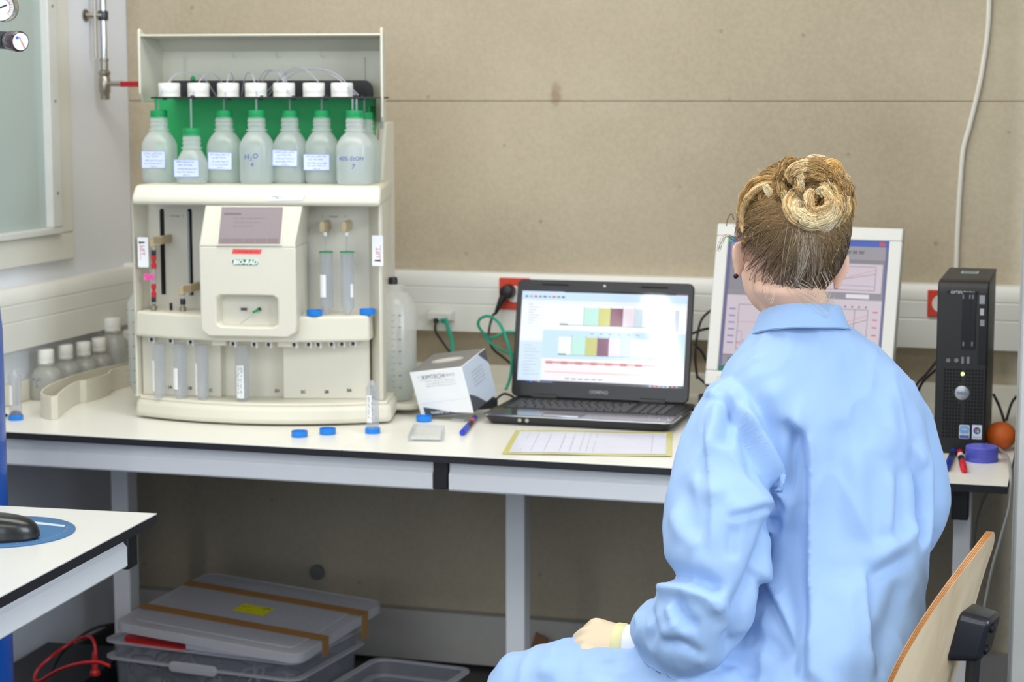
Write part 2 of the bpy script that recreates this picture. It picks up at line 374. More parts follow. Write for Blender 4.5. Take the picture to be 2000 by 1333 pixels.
for x in (-1.278, -.226): ob('rail_end_cap', MB().box(x, x + .031, 3.762, 3.80, .672, .7335), M_black, t, world=True, bevel=.002)
for x, y in ((lx, 4.3), (-1.282, 4.3), (-.226, 3.83)):
    ob('leg', MB().box(x, x + (.047 if y > 4 else .034), y, y + .05, .03, .72), M_rail, t, world=True, bevel=.003)
    ob('foot', MB().box(x - .004, x + .051, 4.0, 4.5, 0, .04), M_rail, t, world=True, bevel=.004)
u = MB(); u.box(XL + .001, -.13, YB - .03, YB - .001, .735, .80)
struct('trim_3', u, mat('cream_upstand', (222, 219, 205), .4), bevel=.002)
u = MB(); u.box(XL + .001, XL + .02, 3.735, YB - .031, .7505, .80); struct('trim_4', u, MATS['cream_upstand'], bevel=.002)

# near table at the left
nt = thing('lab_table', 'white near table with black edge holding the computer mouse', 'table', (-1.553, 3.057, 0), R(4))
ob('worktop', MB().box(-1.1, 0, -1.5, 0, .7475, .75), mat('white_table_laminate', (212, 212, 207), .3, var=.01), nt, bevel=.0006)
ob('worktop_edge', MB().box(-1.1, 0, -1.5, 0, .732, .7475), M_blackr, nt, label='black worktop edge')
m = MB(); m.prism([(-.055, .668), (-.029, .668), (-.025, .672), (-.025, .706), (-.031, .712), (-.031, .7335), (-.055, .7335)], -1.4, -.075, 'y')
ob('side_rail', m, M_rail, nt, bevel=.001)
ob('rear_rail', MB().box(-1.05, -.06, -.07, -.04, .668, .7335), M_rail, nt)
ob('rail_end_cap', MB().box(-.058, -.023, -.075, -.035, .664, .7325), M_black, nt, bevel=.003)
for x, y in ((-1.0, -.1), (-1.0, -1.4), (-.42, -1.4)): ob('leg', MB().box(x, x + .045, y, y + .045, 0, .7), M_rail, nt, bevel=.003)
# ---------------------------------------------------------------- the cream purification instrument
TH = R(8); IO = Vector((-1.765, 3.945, .75))
inst = thing('purification_instrument', 'large cream benchtop purification instrument with grey touch screen and open lid', 'instrument', IO, TH)
_ax = Vector((math.cos(TH), math.sin(TH), 0)); _ay = Vector((-math.sin(TH), math.cos(TH), 0))
def I(px, py, ly):
    """point on the instrument's own plane y = ly, in its frame"""
    d = ray(px, py); t = ((IO - EYE).dot(_ay) + ly) / d.dot(_ay); p = EYE + d * t - IO
    return Vector((p.dot(_ax), ly, p.z))
def IW(p): return IO + _ax * p[0] + _ay * p[1] + Vector((0, 0, p[2]))
HW = .298
def bow(x, y0=0., k=.075): return y0 + k * (x / HW) ** 2
def bowed(hw, y0, k, yb, hb, n=16, x0=None):
    """plan outline with a bowed front"""
    x0 = -hw if x0 is None else x0
    p = [(x0 + (hw - x0) * i / n, bow(x0 + (hw - x0) * i / n, y0, k)) for i in range(n + 1)]
    return p + [(hb, yb), (-hb if x0 < 0 else x0, yb)]
# base and the lip it carries
zl = I(510, 790, 0).z
ob('base', MB().prism(bowed(.302, .0, .075, .42, .262), .004, zl - .006, 'z', pts1=bowed(.298, .006, .075, .42, .262)), M_cream, inst, bevel=.012, seg=3, ang=50)
ob('base_tray', MB().prism(bowed(.290, .012, .075, .40, .26), zl - .008, zl, 'z'), M_cream, inst, bevel=.003)
ob('foot', MB().prism(bowed(.27, .04, .07, .38, .24), 0, .006, 'z'), M_black, inst)
# lower bay: three panels standing behind the hanging tubes
zb0 = I(510, 680, .0).z; ZB = .205
def vp(pts, z0, z1): return MB().prism(pts, z0, z1, 'z')
xA, xB = I(440, 700, .12).x, I(560, 700, .12).x
ob('lower_panel', vp([(-.287, .10), (xA, .085), (xA, .16), (-.287, .2)], zl, ZB + .02), M_cream, inst, bevel=.002)
ob('lower_panel', vp([(xA, .115), (xB, .115), (xB, .18), (xA, .18)], zl, ZB + .02), M_cream, inst)
ob('lower_panel', vp([(xB, .085), (.245, .11), (.225, .2), (xB, .16)], zl, ZB + .02), M_cream, inst, bevel=.002)
# middle band and its shelf
zt_, zbn = I(510, 617, 0.02).z, I(510, 669, 0).z
ob('middle_shelf', MB().prism(bowed(.258, .002, .07, .2, .25, x0=-.292), zbn, zt_, 'z', pts1=bowed(.255, .006, .07, .2, .25, x0=-.290)), M_cream, inst, bevel=.006, seg=3, ang=50)
# side cheeks
zT0 = I(500, 402, 0).z
cl_ = I(291, 500, .15).x; cr0, cr1 = I(721, 500, .13).x, I(747, 500, .085).x; xbk = I(764, 500, .42).x
ob('side_cheek', MB().prism([(-.300, .088), (-.292, .078), (cl_, .15), (cl_, .42), (-.26, .42)], zl, zT0 + .002, 'z'), M_cream, inst, bevel=.003)
ob('side_cheek', MB().prism([(cr0, .13), (cr1 - .006, .078), (cr1, .086), (xbk, .42), (cr0 - .03, .42)], zl, zT0 + .002, 'z'), M_cream, inst, bevel=.003)
# upper bay back wall
ob('upper_panel', MB().box(cl_ - .004, -.11, .15, .17, zt_, zT0 + .003), M_creamd, inst)
ob('upper_panel', MB().box(.08, cr0 + .003, .13, .15, zt_, zT0 + .003), M_creamd, inst)
ob('core', MB().box(-.255, xbk - .01, .172, .42, zl, zT0), M_creamd, inst)
# top slab, slightly dished forwards
zT1 = I(500, 362, .03).z
xl, xr = I(256, 402, .0).x, I(743, 405, 0).x
pl = [(.0, zT0), (.0, zT0 + .018), (.022, zT1), (.42, zT1), (.42, zT0)]
m = MB(); np_ = len(pl); m.add([(xl + .04 * y / .42, y, z) for y, z in pl] + [(xr + (xbk + .004 - xr) * y / .42, y, z) for y, z in pl], [tuple(range(np_)), tuple(range(np_, 2 * np_))[::-1]] + [(i, np_ + i, np_ + (i + 1) % np_, (i + 1) % np_) for i in range(np_)])
ob('top_deck', m, M_cream, inst, bevel=.008, seg=3)
# rear housing rising on the right and behind the bottles
m = MB(); xh = I(750, 240, .38).x
m.prism([(.215, .0), (.215, zT1 - .002), (.33, zT1), (.38, I(745, 238, .38).z), (.47, I(745, 238, .38).z), (.47, .0)], xbk - .02, xbk, 'x')
ob('rear_housing', m, M_cream, inst, bevel=.006)
m = MB(); m.prism([(.34, zl), (.34, I(745, 238, .38).z - .01), (.47, I(745, 238, .38).z - .01), (.47, zl)], -.24, xbk - .02, 'x')
ob('rear_housing', m, M_cream, inst)
# centre console: sloped screen head and upright lower face with a niche
xc0, xc1 = I(391, 600, -.03).x, I(579, 600, -.03).x; zc0, zc1, zc2 = I(480, 658, -.03).z, I(480, 478, -.03).z, zT0
yk = -.03
nx0, nx1, nz0, nz1 = I(423, 640, yk).x, I(543, 640, yk).x, I(480, 640, yk).z, I(480, 577, yk).z
m = MB(); n = 40; cx, cz = (nx0 + nx1) / 2, (nz0 + nz1) / 2
def fit(outl, k):
    """point of a convex outline in direction k/n from the niche centre"""
    a = 2 * math.pi * (k + .5) / n; d = (math.cos(a), math.sin(a)); best = 0; P = len(outl)
    for i in range(P):
        (x0, y0), (x1, y1) = outl[i], outl[(i + 1) % P]; ex, ey = x1 - x0, y1 - y0; den = d[0] * ey - d[1] * ex
        if abs(den) < 1e-12: continue
        t = ((x0 - cx) * ey - (y0 - cz) * ex) / den; s_ = ((x0 - cx) * d[1] - (y0 - cz) * d[0]) / den
        if t > 0 and -1e-6 <= s_ <= 1 + 1e-6: best = max(best, t)
    return (cx + d[0] * best, cz + d[1] * best)
zk = zc1 - .004
outer = [(xc1, zk), (xc0, zk)] + [(xc0 + .018 - .018 * math.cos(t), zc0 + .018 - .018 * math.sin(t)) for t in [R(a) for a in (0, 22, 45, 68, 90)]] + [(xc1 - .018 + .018 * math.sin(t), zc0 + .018 - .018 * math.cos(t)) for t in [R(a) for a in (0, 22, 45, 68, 90)]]
inner = rrect(nx0, nx1, nz0, nz1, .010)
def corner_fix(pts): return pts
O_ = [fit(outer, k) for k in range(n)]; I_ = [fit(inner, k) for k in range(n)]
# snap nearest samples to the two upper corners so that the seam stays straight
for cxy in ((xc1, zk), (xc0, zk)):
    j = min(range(n), key=lambda q: (O_[q][0] - cxy[0]) ** 2 + (O_[q][1] - cxy[1]) ** 2); O_[j] = cxy
V = [(x, yk, z) for x, z in O_] + [(x, yk, z) for x, z in I_] + [(cx + (x - cx) * .93, yk + .035, cz + (z - cz) * .93) for x, z in I_] + [(cx - .006 + (x - cx) * .94, .12, z) for x, z in O_]
F = []
for k in range(n):
    j = (k + 1) % n; F += [(k, j, n + j, n + k), (n + k, n + j, 2 * n + j, 2 * n + k), (k, 3 * n + k, 3 * n + j, j)]
F.append(tuple(range(2 * n, 3 * n))); m.add(V, F)
ob('console_front', m, M_cream, inst, bevel=.0035, seg=3, ang=50)
ut0, ut1 = I(400, 404, .0).x, I(590, 404, .0).x
m = MB(); yt = .004
a0, a1 = (xc0, yk, zk), (xc1, yk, zk); b0, b1 = (ut0, yt, zc2), (ut1, yt, zc2); md = .62
m.add([a0, a1, (xc0 + .001, yk + .001, zk + .008), (xc1 - .001, yk + .001, zk + .008), b0, b1, (ut0, .13, zc2), (ut1 - .012, .13, zc2), (xc0, .13, zk), (xc1 - .014, .13, zk), (xc0 + .001, .13, zk + .008), (xc1 - .014, .13, zk + .008)],
      [(0, 1, 3, 2), (2, 3, 5, 4), (1, 9, 11, 3), (3, 11, 7, 5), (0, 2, 10, 8), (2, 4, 6, 10), (4, 5, 7, 6)])
ob('console_head', m, M_cream, inst, bevel=.003, seg=3)
# touch screen on the sloping head
vN = Vector((0, yt - yk - .001, zc2 - zk - .008)).normalized(); o0 = Vector((0, yk + .001, zk + .008))
def on_head(px, py):
    d = ray(px, py); dl = Vector((d.dot(_ax), d.dot(_ay), d.z)); e = EYE - IO; el = Vector((e.dot(_ax), e.dot(_ay), e.z))
    nn = Vector((0, -vN.z, vN.y)); t = (o0 - el).dot(nn) / dl.dot(nn); return el + dl * t
q = [on_head(*p) for p in ((434, 405), (553, 405), (547, 477), (427, 477))]
sx0, sx1 = q[3].x, (q[1].x + q[2].x) / 2; off = Vector((0, -.0012, 0))
m = MB(); e = .003
c0, c1, c2, c3 = q[3] + off, q[2] + off, q[1] + off, q[0] + off
ctr = (c0 + c1 + c2 + c3) / 4
o4 = [ctr + (c - ctr) * 1.06 + Vector((0, -.0008, 0)) for c in (c0, c1, c2, c3)]; i4 = [ctr + (c - ctr) * 1.01 + Vector((0, -.0008, 0)) for c in (c0, c1, c2, c3)]; d4 = [p + Vector((0, .004, 0)) for p in o4]; e4 = [p + Vector((0, .004, 0)) for p in i4]
for i in range(4):
    j = (i + 1) % 4; m.quad(o4[i], o4[j], i4[j], i4[i]); m.quad(d4[i], d4[j], o4[j], o4[i]); m.quad(i4[i], i4[j], e4[j], e4[i])
fr_ = ob('screen_bezel', m, M_cream, inst)
W_, H_ = (c1 - c0).length, (c3 - c0).length
sh = Sheet(c0, c1 - c0, c3 - c0, .0001)
skew = (c3 - c0).dot((c1 - c0).normalized())
G1, G2, G3 = (150, 138, 140), (122, 110, 113), (168, 160, 162)
sh.poly([(0, 0), (W_, 0), ((c2 - c3).length, H_), (0, H_)], G1)
sh.layer(); sh.rect(.002, W_ - .004, .002, .013, (138, 122, 124)); sh.rect(.006, .045, H_ - .018, H_ - .0135, G2)
sh.layer()
for k in range(5): sh.rect(.004 + k * .026, .0045 + k * .026, .002, .013, G3)
for k, (a_, b_) in enumerate(((.03, .10), (.03, .09), (.03, .075))): sh.scrib(a_, b_, H_ - .026 - k * .0095, .003, G2, .0008, k)
sh.build('touch_screen', inst, attr_mat('dim_lcd', 0, .2))
# labels on the console
def isheet(px, py, ly, up=.0004): return Sheet(I(px, py, ly), (1, 0, 0), (0, 0, 1), up)
s = isheet(482, 492, yk, .0004); s.poly([(-.034, -.005), (.031, -.005), (.034, .0055), (-.031, .0055)], (232, 84, 80)).layer(); s.scrib(-.026, .026, 0, .003, (120, 30, 30), .0007, 3); s.build('red_label', inst)
s = isheet(479, 512.5, yk); s.poly([(x, z) for x, z in rrect(-.0315, .0315, -.0078, .0078, .0077, 6)], (255, 255, 255)).layer()
s.poly([(x, z) for x, z in rrect(-.0300, .0300, -.0066, .0066, .0065, 6)], (36, 122, 62)).layer(); s.text('BIO-RAD', 0, -.0002, .0138, (250, 252, 250), shear=.25, bold=.0006); s.build('badge', inst)
# niche contents
p = I(477, 604, yk + .034); m = MB(); m.box(p.x - .008, p.x + .008, p.y - .003, p.y, p.z - .004, p.z + .004); pt = ob('usb_port', m, M_nickel, inst)
ob('port_slot', MB().box(p.x - .0065, p.x + .0065, p.y - .0035, p.y - .001, p.z - .0025, p.z + .0025), M_black, pt)
p = I(507, 604, yk + .034); m = MB(); m.lathe([(.004, 0), (.004, .006)], 12, M=Matrix.Translation(p) @ Matrix.Rotation(R(90), 4, 'X')); ob('socket', m, M_black, inst)
m = MB(); m.tube([p + Vector((0, -.002, 0)), p + Vector((-.004, -.02, -.003)), p + Vector((-.006, -.028, -.004))], [.0028, .0032, .003], 8); ob('plug', m, M_green, inst, label='small green plug')
m = MB(); m.tube([I(500, 609, yk + .02), I(488, 620, yk + .032), I(470, 632, yk + .033)], .0008, 5); ob('cord', m, M_tubing, inst)
# the white sticker on the top deck
s = Sheet(I(560, 383, -.0005), (1, .0, 0), (0, 0, 1), .0004); s.poly([(-.046, -.011), (.036, -.009), (.042, .012), (-.036, .009)], (246, 246, 248)).layer(); s.scrib(-.032, -.01, -.0035, .006, (60, 60, 64), .001, 5).scrib(-.03, -.015, .004, .003, (170, 170, 175), .0006, 6); s.build('paper_sticker', inst)
# cartridge carriages on the left
ySl = .15
for k, (pa, pb) in enumerate((((315, 408), (321, 575)), ((370, 408), (374, 577)))):
    a = I(*pa, ySl); b = I(*pb, ySl); cx_ = (a.x + b.x) / 2
    ol = [(cx_ - .0052, b.z), (cx_ + .0052, b.z)] + [(cx_ + .0052 * math.cos(R(t)), a.z - .0052 + .0052 * math.sin(R(t))) for t in range(0, 181, 30)]
    m = MB(); m.prism(ol, ySl - .001, ySl + .001, 'y'); sl = ob('slot', m, mat('slot_black', (8, 8, 9), .8), inst)
    if k: ob('guide_rod', MB().tube([(cx_ - .002, ySl - .004, b.z), (cx_ - .002, ySl - .004, a.z - .006)], .0024, 8), M_grey, inst)
    hz = I(*((395, 468) if k == 0 else (0, 565)), ySl).z if k == 0 else b.z + .022
M_peek = mat('beige_peek_plastic', (196, 178, 142), .5, var=.06)
def carriage(px, py):
    p = I(px, py, .085); q = I(px + 22, py - 2, ySl)
    m = MB(); m.prism([(p.x - .008, p.z - .013), (p.x + .003, p.z - .013), (p.x + .006, p.z - .008), (p.x + .022, p.z - .006), (p.x + .022, p.z + .014), (p.x + .003, p.z + .011), (p.x - .008, p.z + .004)], .078, .092, 'y')
    m.box(p.x + .012, p.x + .022, .09, ySl, p.z - .006, p.z + .012)
    o = ob('carriage_arm', m, M_peek, inst, bevel=.002)
    r = MB()
    for j in range(6): r.box(p.x + .003, p.x + .0225, .0768, .0782, p.z - .004 + j * .0026, p.z - .0028 + j * .0026)
    ob('grip_ribs', r, mat('beige_dark', (150, 132, 100), .6), o)
    return p
pA = carriage(300, 472); pB = carriage(357, 566)
# column cartridge under the left arm: red and black fittings, clear barrel
def stack(px, items, ly=.083, par=inst):
    for nm, y0, y1, r, mt in items:
        a = I(px, y0, ly); b = I(px, y1, ly)
        m = MB(); n = 12; e = .0006; zz = [(r * .92, b.z), (r, b.z + e), (r, a.z - e), (r * .92, a.z)]
        if nm == 'knurl':
            nm = 'fitting'; zz = [(r, b.z), (r, b.z + (a.z - b.z) * .35), (r * .6, b.z + (a.z - b.z) * .42), (r * .6, b.z + (a.z - b.z) * .58), (r, b.z + (a.z - b.z) * .66), (r, a.z)]
        m.lathe(zz, n, a.x, ly, 0); ob(nm, m, mt, par)
M_darkcap = mat('dark_navy_plastic', (38, 42, 52), .45)
stack(300, [('fitting', 483, 489, .005, M_milk), ('fitting', 489, 499, .0055, M_darkcap), ('knurl', 499, 525, .0058, M_red), ('barrel', 525, 556, .0047, M_clear), ('knurl', 555, 580, .0058, M_red), ('fitting', 580, 590, .0055, M_darkcap), ('fitting', 590, 598, .0042, M_nickel), ('fitting', 598, 606, .0075, M_nickel)])
stack(357, [('fitting', 578, 584, .005, M_milk), ('fitting', 584, 595, .0062, M_darkcap), ('fitting', 595, 600, .0045, M_nickel), ('fitting', 600, 608, .0078, M_nickel)])
stack(334, [('post', 592, 606, .0035, M_black)], .09)
s = Sheet(I(292, 541, .075), (1, 0, 0), (0, 0, 1)); s.rect(-.013, .011, -.0065, .0065, (246, 92, 170)).layer(); s.scrib(-.010, .009, .002, .003, (150, 30, 110), .0007, 8).scrib(-.006, .009, -.003, .003, (150, 30, 110), .0007, 9); s.build('pink_tag', inst)
for txt, px, py in (('1', 326, 422), ('Cartridge', 341, 422), ('2', 357, 422)):
    s = isheet(px, py, ySl); s.text(txt, 0, 0, .0065, (90, 90, 100)); s.build('lettering', inst)
for txt, px, py in (('1', 630, 423), ('Sample', 652, 423), ('2', 674, 423)):
    s = isheet(px, py, .13); s.text(txt, 0, 0, .0065, (90, 90, 100)); s.build('lettering', inst)
# sample probes: beige pegs, white nut, clear line
for px in (632, 674):
    p = I(px, 442, .085); m = MB(); m.prism(rrect(p.x - .0065, p.x + .0055, p.z - .013, p.z + .011, .005), .072, .13, 'y', M=None); ob('probe_arm', m, M_peek, inst, bevel=.001)
    a = I(px + 3, 454, .08); b = I(px + 3, 461, .08); m = MB(); m.lathe([(.0042, b.z), (.0042, a.z)], 10, a.x, .08, 0); ob('probe_nut', m, M_paper, inst)
    c = I(px + 4, 492, .08); ob('probe_line', MB().tube([b, (b.x, .08, c.z), (b.x + .001, .08, c.z - .10)], .0021, 6), M_tubing, inst)
# LIFT labels
def lift(px, py, ly, mirror, rx=0):
    u = Vector((math.cos(rx), math.sin(rx), 0)); s = Sheet(I(px, py, ly), u, (0, 0, 1)); hw_, hh = .0125, .034
    s.poly(rrect(-hw_, hw_, -hh, hh, .002), (244, 245, 248)).layer()
    sg = 1 if mirror else -1
    s.text('LIFT', -.001 * sg * -1, .004 * sg * -1 + (0), .0125, (190, 60, 70), rot=90 * sg)
    s.scrib(0, 0, 0, 0, (0, 0, 0)) if 0 else None
    for k in range(14): s.rect(.0065 * sg - .001, .0065 * sg + .001, -.022 + k * .0028 - .004 * sg, -.0205 + k * .0028 - .004 * sg, (214, 110, 116))
    ya = -.022 * sg * (1)
    s.rect(-.007, .004, ya - .0017, ya + .0017, (20, 20, 24)); d = 1 if mirror else -1
    xa = .003 if mirror else -.006
    s.poly([(xa, ya - .0034), (xa + .005 * d, ya), (xa, ya + .0034)][::d], (20, 20, 24))
    s.build('lift_label', inst)
lift(279.5, 493, .0765, False); lift(737.5, 490, .071, True)
# clip row under the middle shelf
zc_ = zbn
M_clip = mat('white_clip_plastic', (222, 222, 220), .5)
for px in (297, 334, 373, 456, 497, 525, 575, 603, 622, 648, 668, 690):
    yy = bow(I(px, 675, .04).x, .03); p = I(px, 675, yy); m = MB()
    m.prism([(p.x - .006, zc_ - .012), (p.x - .0035, zc_ - .014), (p.x - .0035, zc_ - .004), (p.x + .0045, zc_ - .004), (p.x + .0045, zc_ - .016), (p.x + .0075, zc_ - .016), (p.x + .0075, zc_ + .001), (p.x - .006, zc_ + .001)], yy - .006, yy + .012, 'y')
    c = ob('tube_clip', m, M_clip, inst)
    ob('clip_slot', MB().box(p.x - .0032, p.x + .0042, yy - .002, yy + .004, zc_ - .012, zc_ - .0045), M_black, c)
for px in (428, 556):
    p = I(px, 675, .03); ob('clip_block', MB().box(p.x - .016, p.x + .016, .03, .045, zc_ - .013, zc_ + .001), M_cream, inst, bevel=.001)
for txt, px, py in (('1A', 332, 757), ('1B', 371, 759), ('1C', 410, 763), ('2D', 541, 764), ('2C', 592, 766), ('2B', 638, 766), ('2A', 682, 763)):
    q = .1148 if 'D' in txt else .0845
    x = I(px, py, q).x; yy = q if 'D' in txt else (.085 + (.015 * (xA - x) / (xA + .287) if x < 0 else .025 * (x - xB) / (.262 - xB)) - .0005)
    s = isheet(px, py, yy); s.text(txt, 0, 0, .0095, (40, 44, 52), bold=.0003); s.build('lettering', inst)
# brackets carrying the side bottles
for (x0, x1) in ((-.345, -.255), (.225, .338)):
    m = MB(); m.prism(rrect(x0, x1, .20, .34, .03), .012, .026, 'z'); ob('bottle_bracket', m, M_cream, inst, bevel=.004)
# top: green bay wall, black rack plate, lid
yg = .27
zg1 = I(500, 190, yg).z; g0, g1 = I(303, 260, yg).x, I(733, 260, yg).x
m = MB(); m.box(g0, g1, yg, yg + .01, zT1, zg1); m.box(g1 - .004, g1, yg - .06, yg, zT1, zg1 - .02)
ob('bay_wall', m, M_greenp, inst, bevel=.002, label='green bay wall')
yr = .10
zr = I(500, 190, yr).z; r0, r1 = I(294, 190, yr).x, I(727, 190, yr).x
m = MB(); m.box(r0, r1, yr, yg + .01, zr - .003, zr + .001); rk = ob('bottle_rack', m, M_black, inst, bevel=.001, label='black tubing rack')
m = MB(); xa_, xb_ = I(335, 165, yg).x, I(728, 165, yg).x; zu = I(600, 157, yg).z
m.prism([(xa_, zr), (xb_, zr), (xb_, zu - .022)] + [(xb_ - .022 + .022 * math.cos(R(t)), zu - .022 + .022 * math.sin(R(t))) for t in (20, 45, 70, 90)] + [(xa_ + .004, zu), (xa_, zu - .004)], yg - .004, yg + .006, 'y')
ob('rack_upright', m, M_black, rk, bevel=.001)
# lid: an open shell hinged at the back and standing up
yl0, yl1 = .19, .335
L0, L1 = I(270, 120, yl0).x, I(747, 120, yl0).x; zlt = I(500, 66, yl0).z
zlb0, zlb1 = I(268, 190, yl0).z, I(748, 232, yl0).z
m = MB(); T = .005
m.box(L0 + .004, L1 - .004, yl1 - T, yl1, zT1 + .12, zlt - .03)                       # back
m.prism([(yl0 + .002, zlt - T), (yl0 + .002, zlt), (yl1 - .03, zlt - .004), (yl1, zlt - .035), (yl1 - T, zlt - .037), (yl1 - .032, zlt - .01)], L0 + .002, L1 - .002, 'x')  # top
side = [(yl0, zlt + .008), (yl0 + .006, zlt + .014), (yl0 + .02, zlt + .006), (yl0 + .045, zlt - .001), (yl1 - .03, zlt - .004), (yl1, zlt - .035)]
m.prism(side + [(yl1, zlb0 - .01), (yl0 + .02, zlb0 - .012), (yl0, zlb0 + .008)], L0 - .001, L0 + T, 'x')
m.prism(side + [(yl1, zlb1 - .006), (yl0 + .012, zlb1 - .008), (yl0, zlb1 + .004)], L1 - T, L1 + .001, 'x')
m.v = [(x - (.024 if x > 0 else -.006) * max(0, (y - yl0) / (yl1 - yl0)), y, z) for x, y, z in m.v]
ob('lid', m, mat('cream_lid_plastic', (214, 212, 196), .38, var=.02), inst, bevel=.0018)
for px in (460, 545, 632):
    p = I(px, 107, yl1 - T); ob('lid_boss', MB().lathe([(.008, 0), (.008, .001), (.0065, .0018)], 16, M=Matrix.Translation(p) @ Matrix.Rotation(R(90), 4, 'X')), MATS['cream_lid_plastic'], inst)
for px in (363, 712):
    a = I(px, 115, yl1 - T); ob('lid_rib', MB().box(a.x - .002, a.x + .002, yl1 - T - .004, yl1 - T, a.z - .09, a.z + .004), MATS['cream_lid_plastic'], inst, bevel=.001)
# loose spare screw caps lined up on the rack plate
sc = thing('screw_cap', 'x', 'cap', (0, 0, 0))
def ribbed(r, h, n=28, e=.0006, base=0):
    m = MB(); v = []; 
    for rr, z in ((1, 0), (1, h * .12), (.985, h * .16), (1, h * .2), (.985, h * .24), (1, h * .28), (1, h * .94), (.94, h)):
        for k in range(n): a = 2 * math.pi * k / n; q = r * rr - (e if k % 2 else 0); v.append((q * math.cos(a), q * math.sin(a), z + base))
    L_ = len(v) // n; f = [(i * n + k, i * n + (k + 1) % n, (i + 1) * n + (k + 1) % n, (i + 1) * n + k) for i in range(L_ - 1) for k in range(n)]
    f += [tuple(range(n))[::-1], tuple(range((L_ - 1) * n, L_ * n))]; return m.add(v, f)
bpy.data.objects.remove(sc)
capm = None; M_wcap = mat('white_cap_plastic', (228, 228, 222), .5)
wl = ['leftmost white screw cap on the black rack', 'white screw cap beside the green peg, second from left on the rack', 'white screw cap on the rack, third from the left', 'white screw cap in the middle of the rack row', 'white screw cap on the rack, third from the right', 'white screw cap on the rack, second from the right', 'rightmost white screw cap on the black rack']
for i, px in enumerate((331, 388, 446, 500, 555, 613, 668)):
    a = I(px, 186, .15); w_ = IW((a.x, .15, zr + .0012))
    if capm is None: capm = ob('screw_cap', ribbed(.0248, .031, 36), M_wcap); c = capm
    else: c = capm.copy(); COL.objects.link(c)
    c.location = w_; c.rotation_euler = (0, 0, i * .4); tag(c, wl[i], 'cap', 'white screw caps on the rack')
ob('peg', MB().lathe([(.004, 0), (.006, .004), (.004, .010), (.001, .012)], 10, *I(377, 158, yg), ), M_green, rk)
# ---------------------------------------------------------------- reagent bottles on the top deck
def bottle_prof(r, h, rn, hn, sh):
    """body radius, total height to neck top, neck radius, neck height, shoulder height"""
    z1 = h - hn - sh
    return [(r * .86, 0), (r * .97, .004), (r, .012), (r, z1), (r * .985, z1 + sh * .18), (r * .90, z1 + sh * .45), (r * .74, z1 + sh * .75), (rn * 1.12, z1 + sh), (rn, z1 + sh + .002),
            (rn, z1 + sh + .004), (rn * 1.22, z1 + sh + .0045), (rn * 1.22, z1 + sh + .0065), (rn, z1 + sh + .007), (rn, h - hn * .55), (rn * 1.06, h - hn * .52), (rn * 1.06, h - hn * .45), (rn, h - hn * .4), (rn, h - hn * .28), (rn * 1.06, h - hn * .25), (rn * 1.06, h - hn * .18), (rn, h - hn * .14), (rn, h)]
def bottle(px, ly, w, h, labels, lab, fill=.0, nm='reagent_bottle', neck=.018, caph=.017, tubes=1, group='reagent bottles on the top deck', pxl=None):
    p = I(px, 358, ly); base = IW((p.x, ly, zT1 + .0008)); t = thing(nm, lab, 'bottle', base, TH, group)
    m = MB().lathe(bottle_prof(w / 2, h, neck, .032, .034), 28, sq=3.2); ob('bottle_body', m, M_milk, t)
    if fill: 
        r = w / 2 - .0025; ob('liquid', MB().lathe([(r * .86, .003), (r, .014), (r, fill)], 24, sq=3.2), M_liquid, t)
    ob('cap', ribbed(neck + .0012, caph, 32, .0004, h + .0003), M_green, t, label='green cap')
    rr = w / 2 + .0006
    if labels:
        kind = labels[0]; s = Sheet((labels[1], -rr, labels[2]), (1, 0, 0), (0, 0, 1), .0003); a, b = labels[3], labels[4]; tilt = labels[5]
        if kind == 'paper':
            def rt(x, y): return (x + y * -tilt, y + x * tilt)
            s.poly([rt(-a, -b), rt(a, -b), rt(a, b), rt(-a, b)], (120, 140, 215)).layer(); s.poly([rt(-a + .001, -b + .001), rt(a - .001, -b + .001), rt(a - .001, b - .001), rt(-a + .001, b - .001)], (205, 216, 246)).layer()
            for k, (u0, u1, hh) in enumerate(((-.8, .75, .0035), (-.65, .5, .003), (-.7, .8, .0024), (-.75, .7, .0024), (-.25, .3, .0024))):
                s.scrib(a * u0, a * u1, b * (.72 - .35 * k - (.1 if k > 1 else 0)) , hh, (60, 70, 130), .0007, 10 + k + int(px), 1.5)
        else:
            for txt, x, y, sz in kind: s.text(txt, x, y, sz, (70, 80, 170), shear=.15)
        s.build('label' if kind == 'paper' else 'handwriting', t)
    for k in range(tubes):
        x = (k - (tubes - 1) / 2) * .009
        ob('dip_tube', MB().tube([(x, 0, h + caph), (x, 0, zr - zT1 - .004)], .0022, 6), M_tubing, t)
    return t, base
HB = .146
bottle(313, .135, .074, HB, ('paper', -.002, .052, .028, .0195, .0), 'reagent bottle with pale blue paper label, leftmost and by the lid edge', .022)
bottle(376, .085, .066, HB - .040, ('paper', -.003, .035, .029, .0195, .01), 'short reagent bottle with pale blue label, lower than its neighbours', .02)
bottle(440, .135, .074, HB, ('paper', .0, .050, .028, .0195, -.02), 'tall reagent bottle with pale blue label right of the short bottle', .018)
bottle(503, .105, .073, HB, ([('H', -.014, .060, .016), ('2', -.004, .055, .011), ('O', .006, .062, .016), ('4', -.002, .043, .014)], 0, 0, 0, 0, 0), 'reagent bottle with H2O 4 handwritten on it in blue', .082)
bottle(568, .135, .073, HB, ('paper', -.003, .057, .029, .018, -.03), 'reagent bottle with tilted pale blue label right of the H2O bottle', .065)
bottle(630, .135, .072, HB, ('paper', -.004, .048, .030, .018, .0), 'reagent bottle with low pale blue label, second from the right', .070)
bottle(694, .085, .078, HB, ([('40% EtOH', 0, .058, .013), ('7', .004, .040, .016)], 0, 0, 0, 0, 0), 'rightmost front reagent bottle with 40% EtOH 7 handwritten in blue', .082, tubes=2)
bottle(713, .185, .070, HB - .004, None, 'reagent bottle half hidden behind the 40% EtOH bottle', .05)
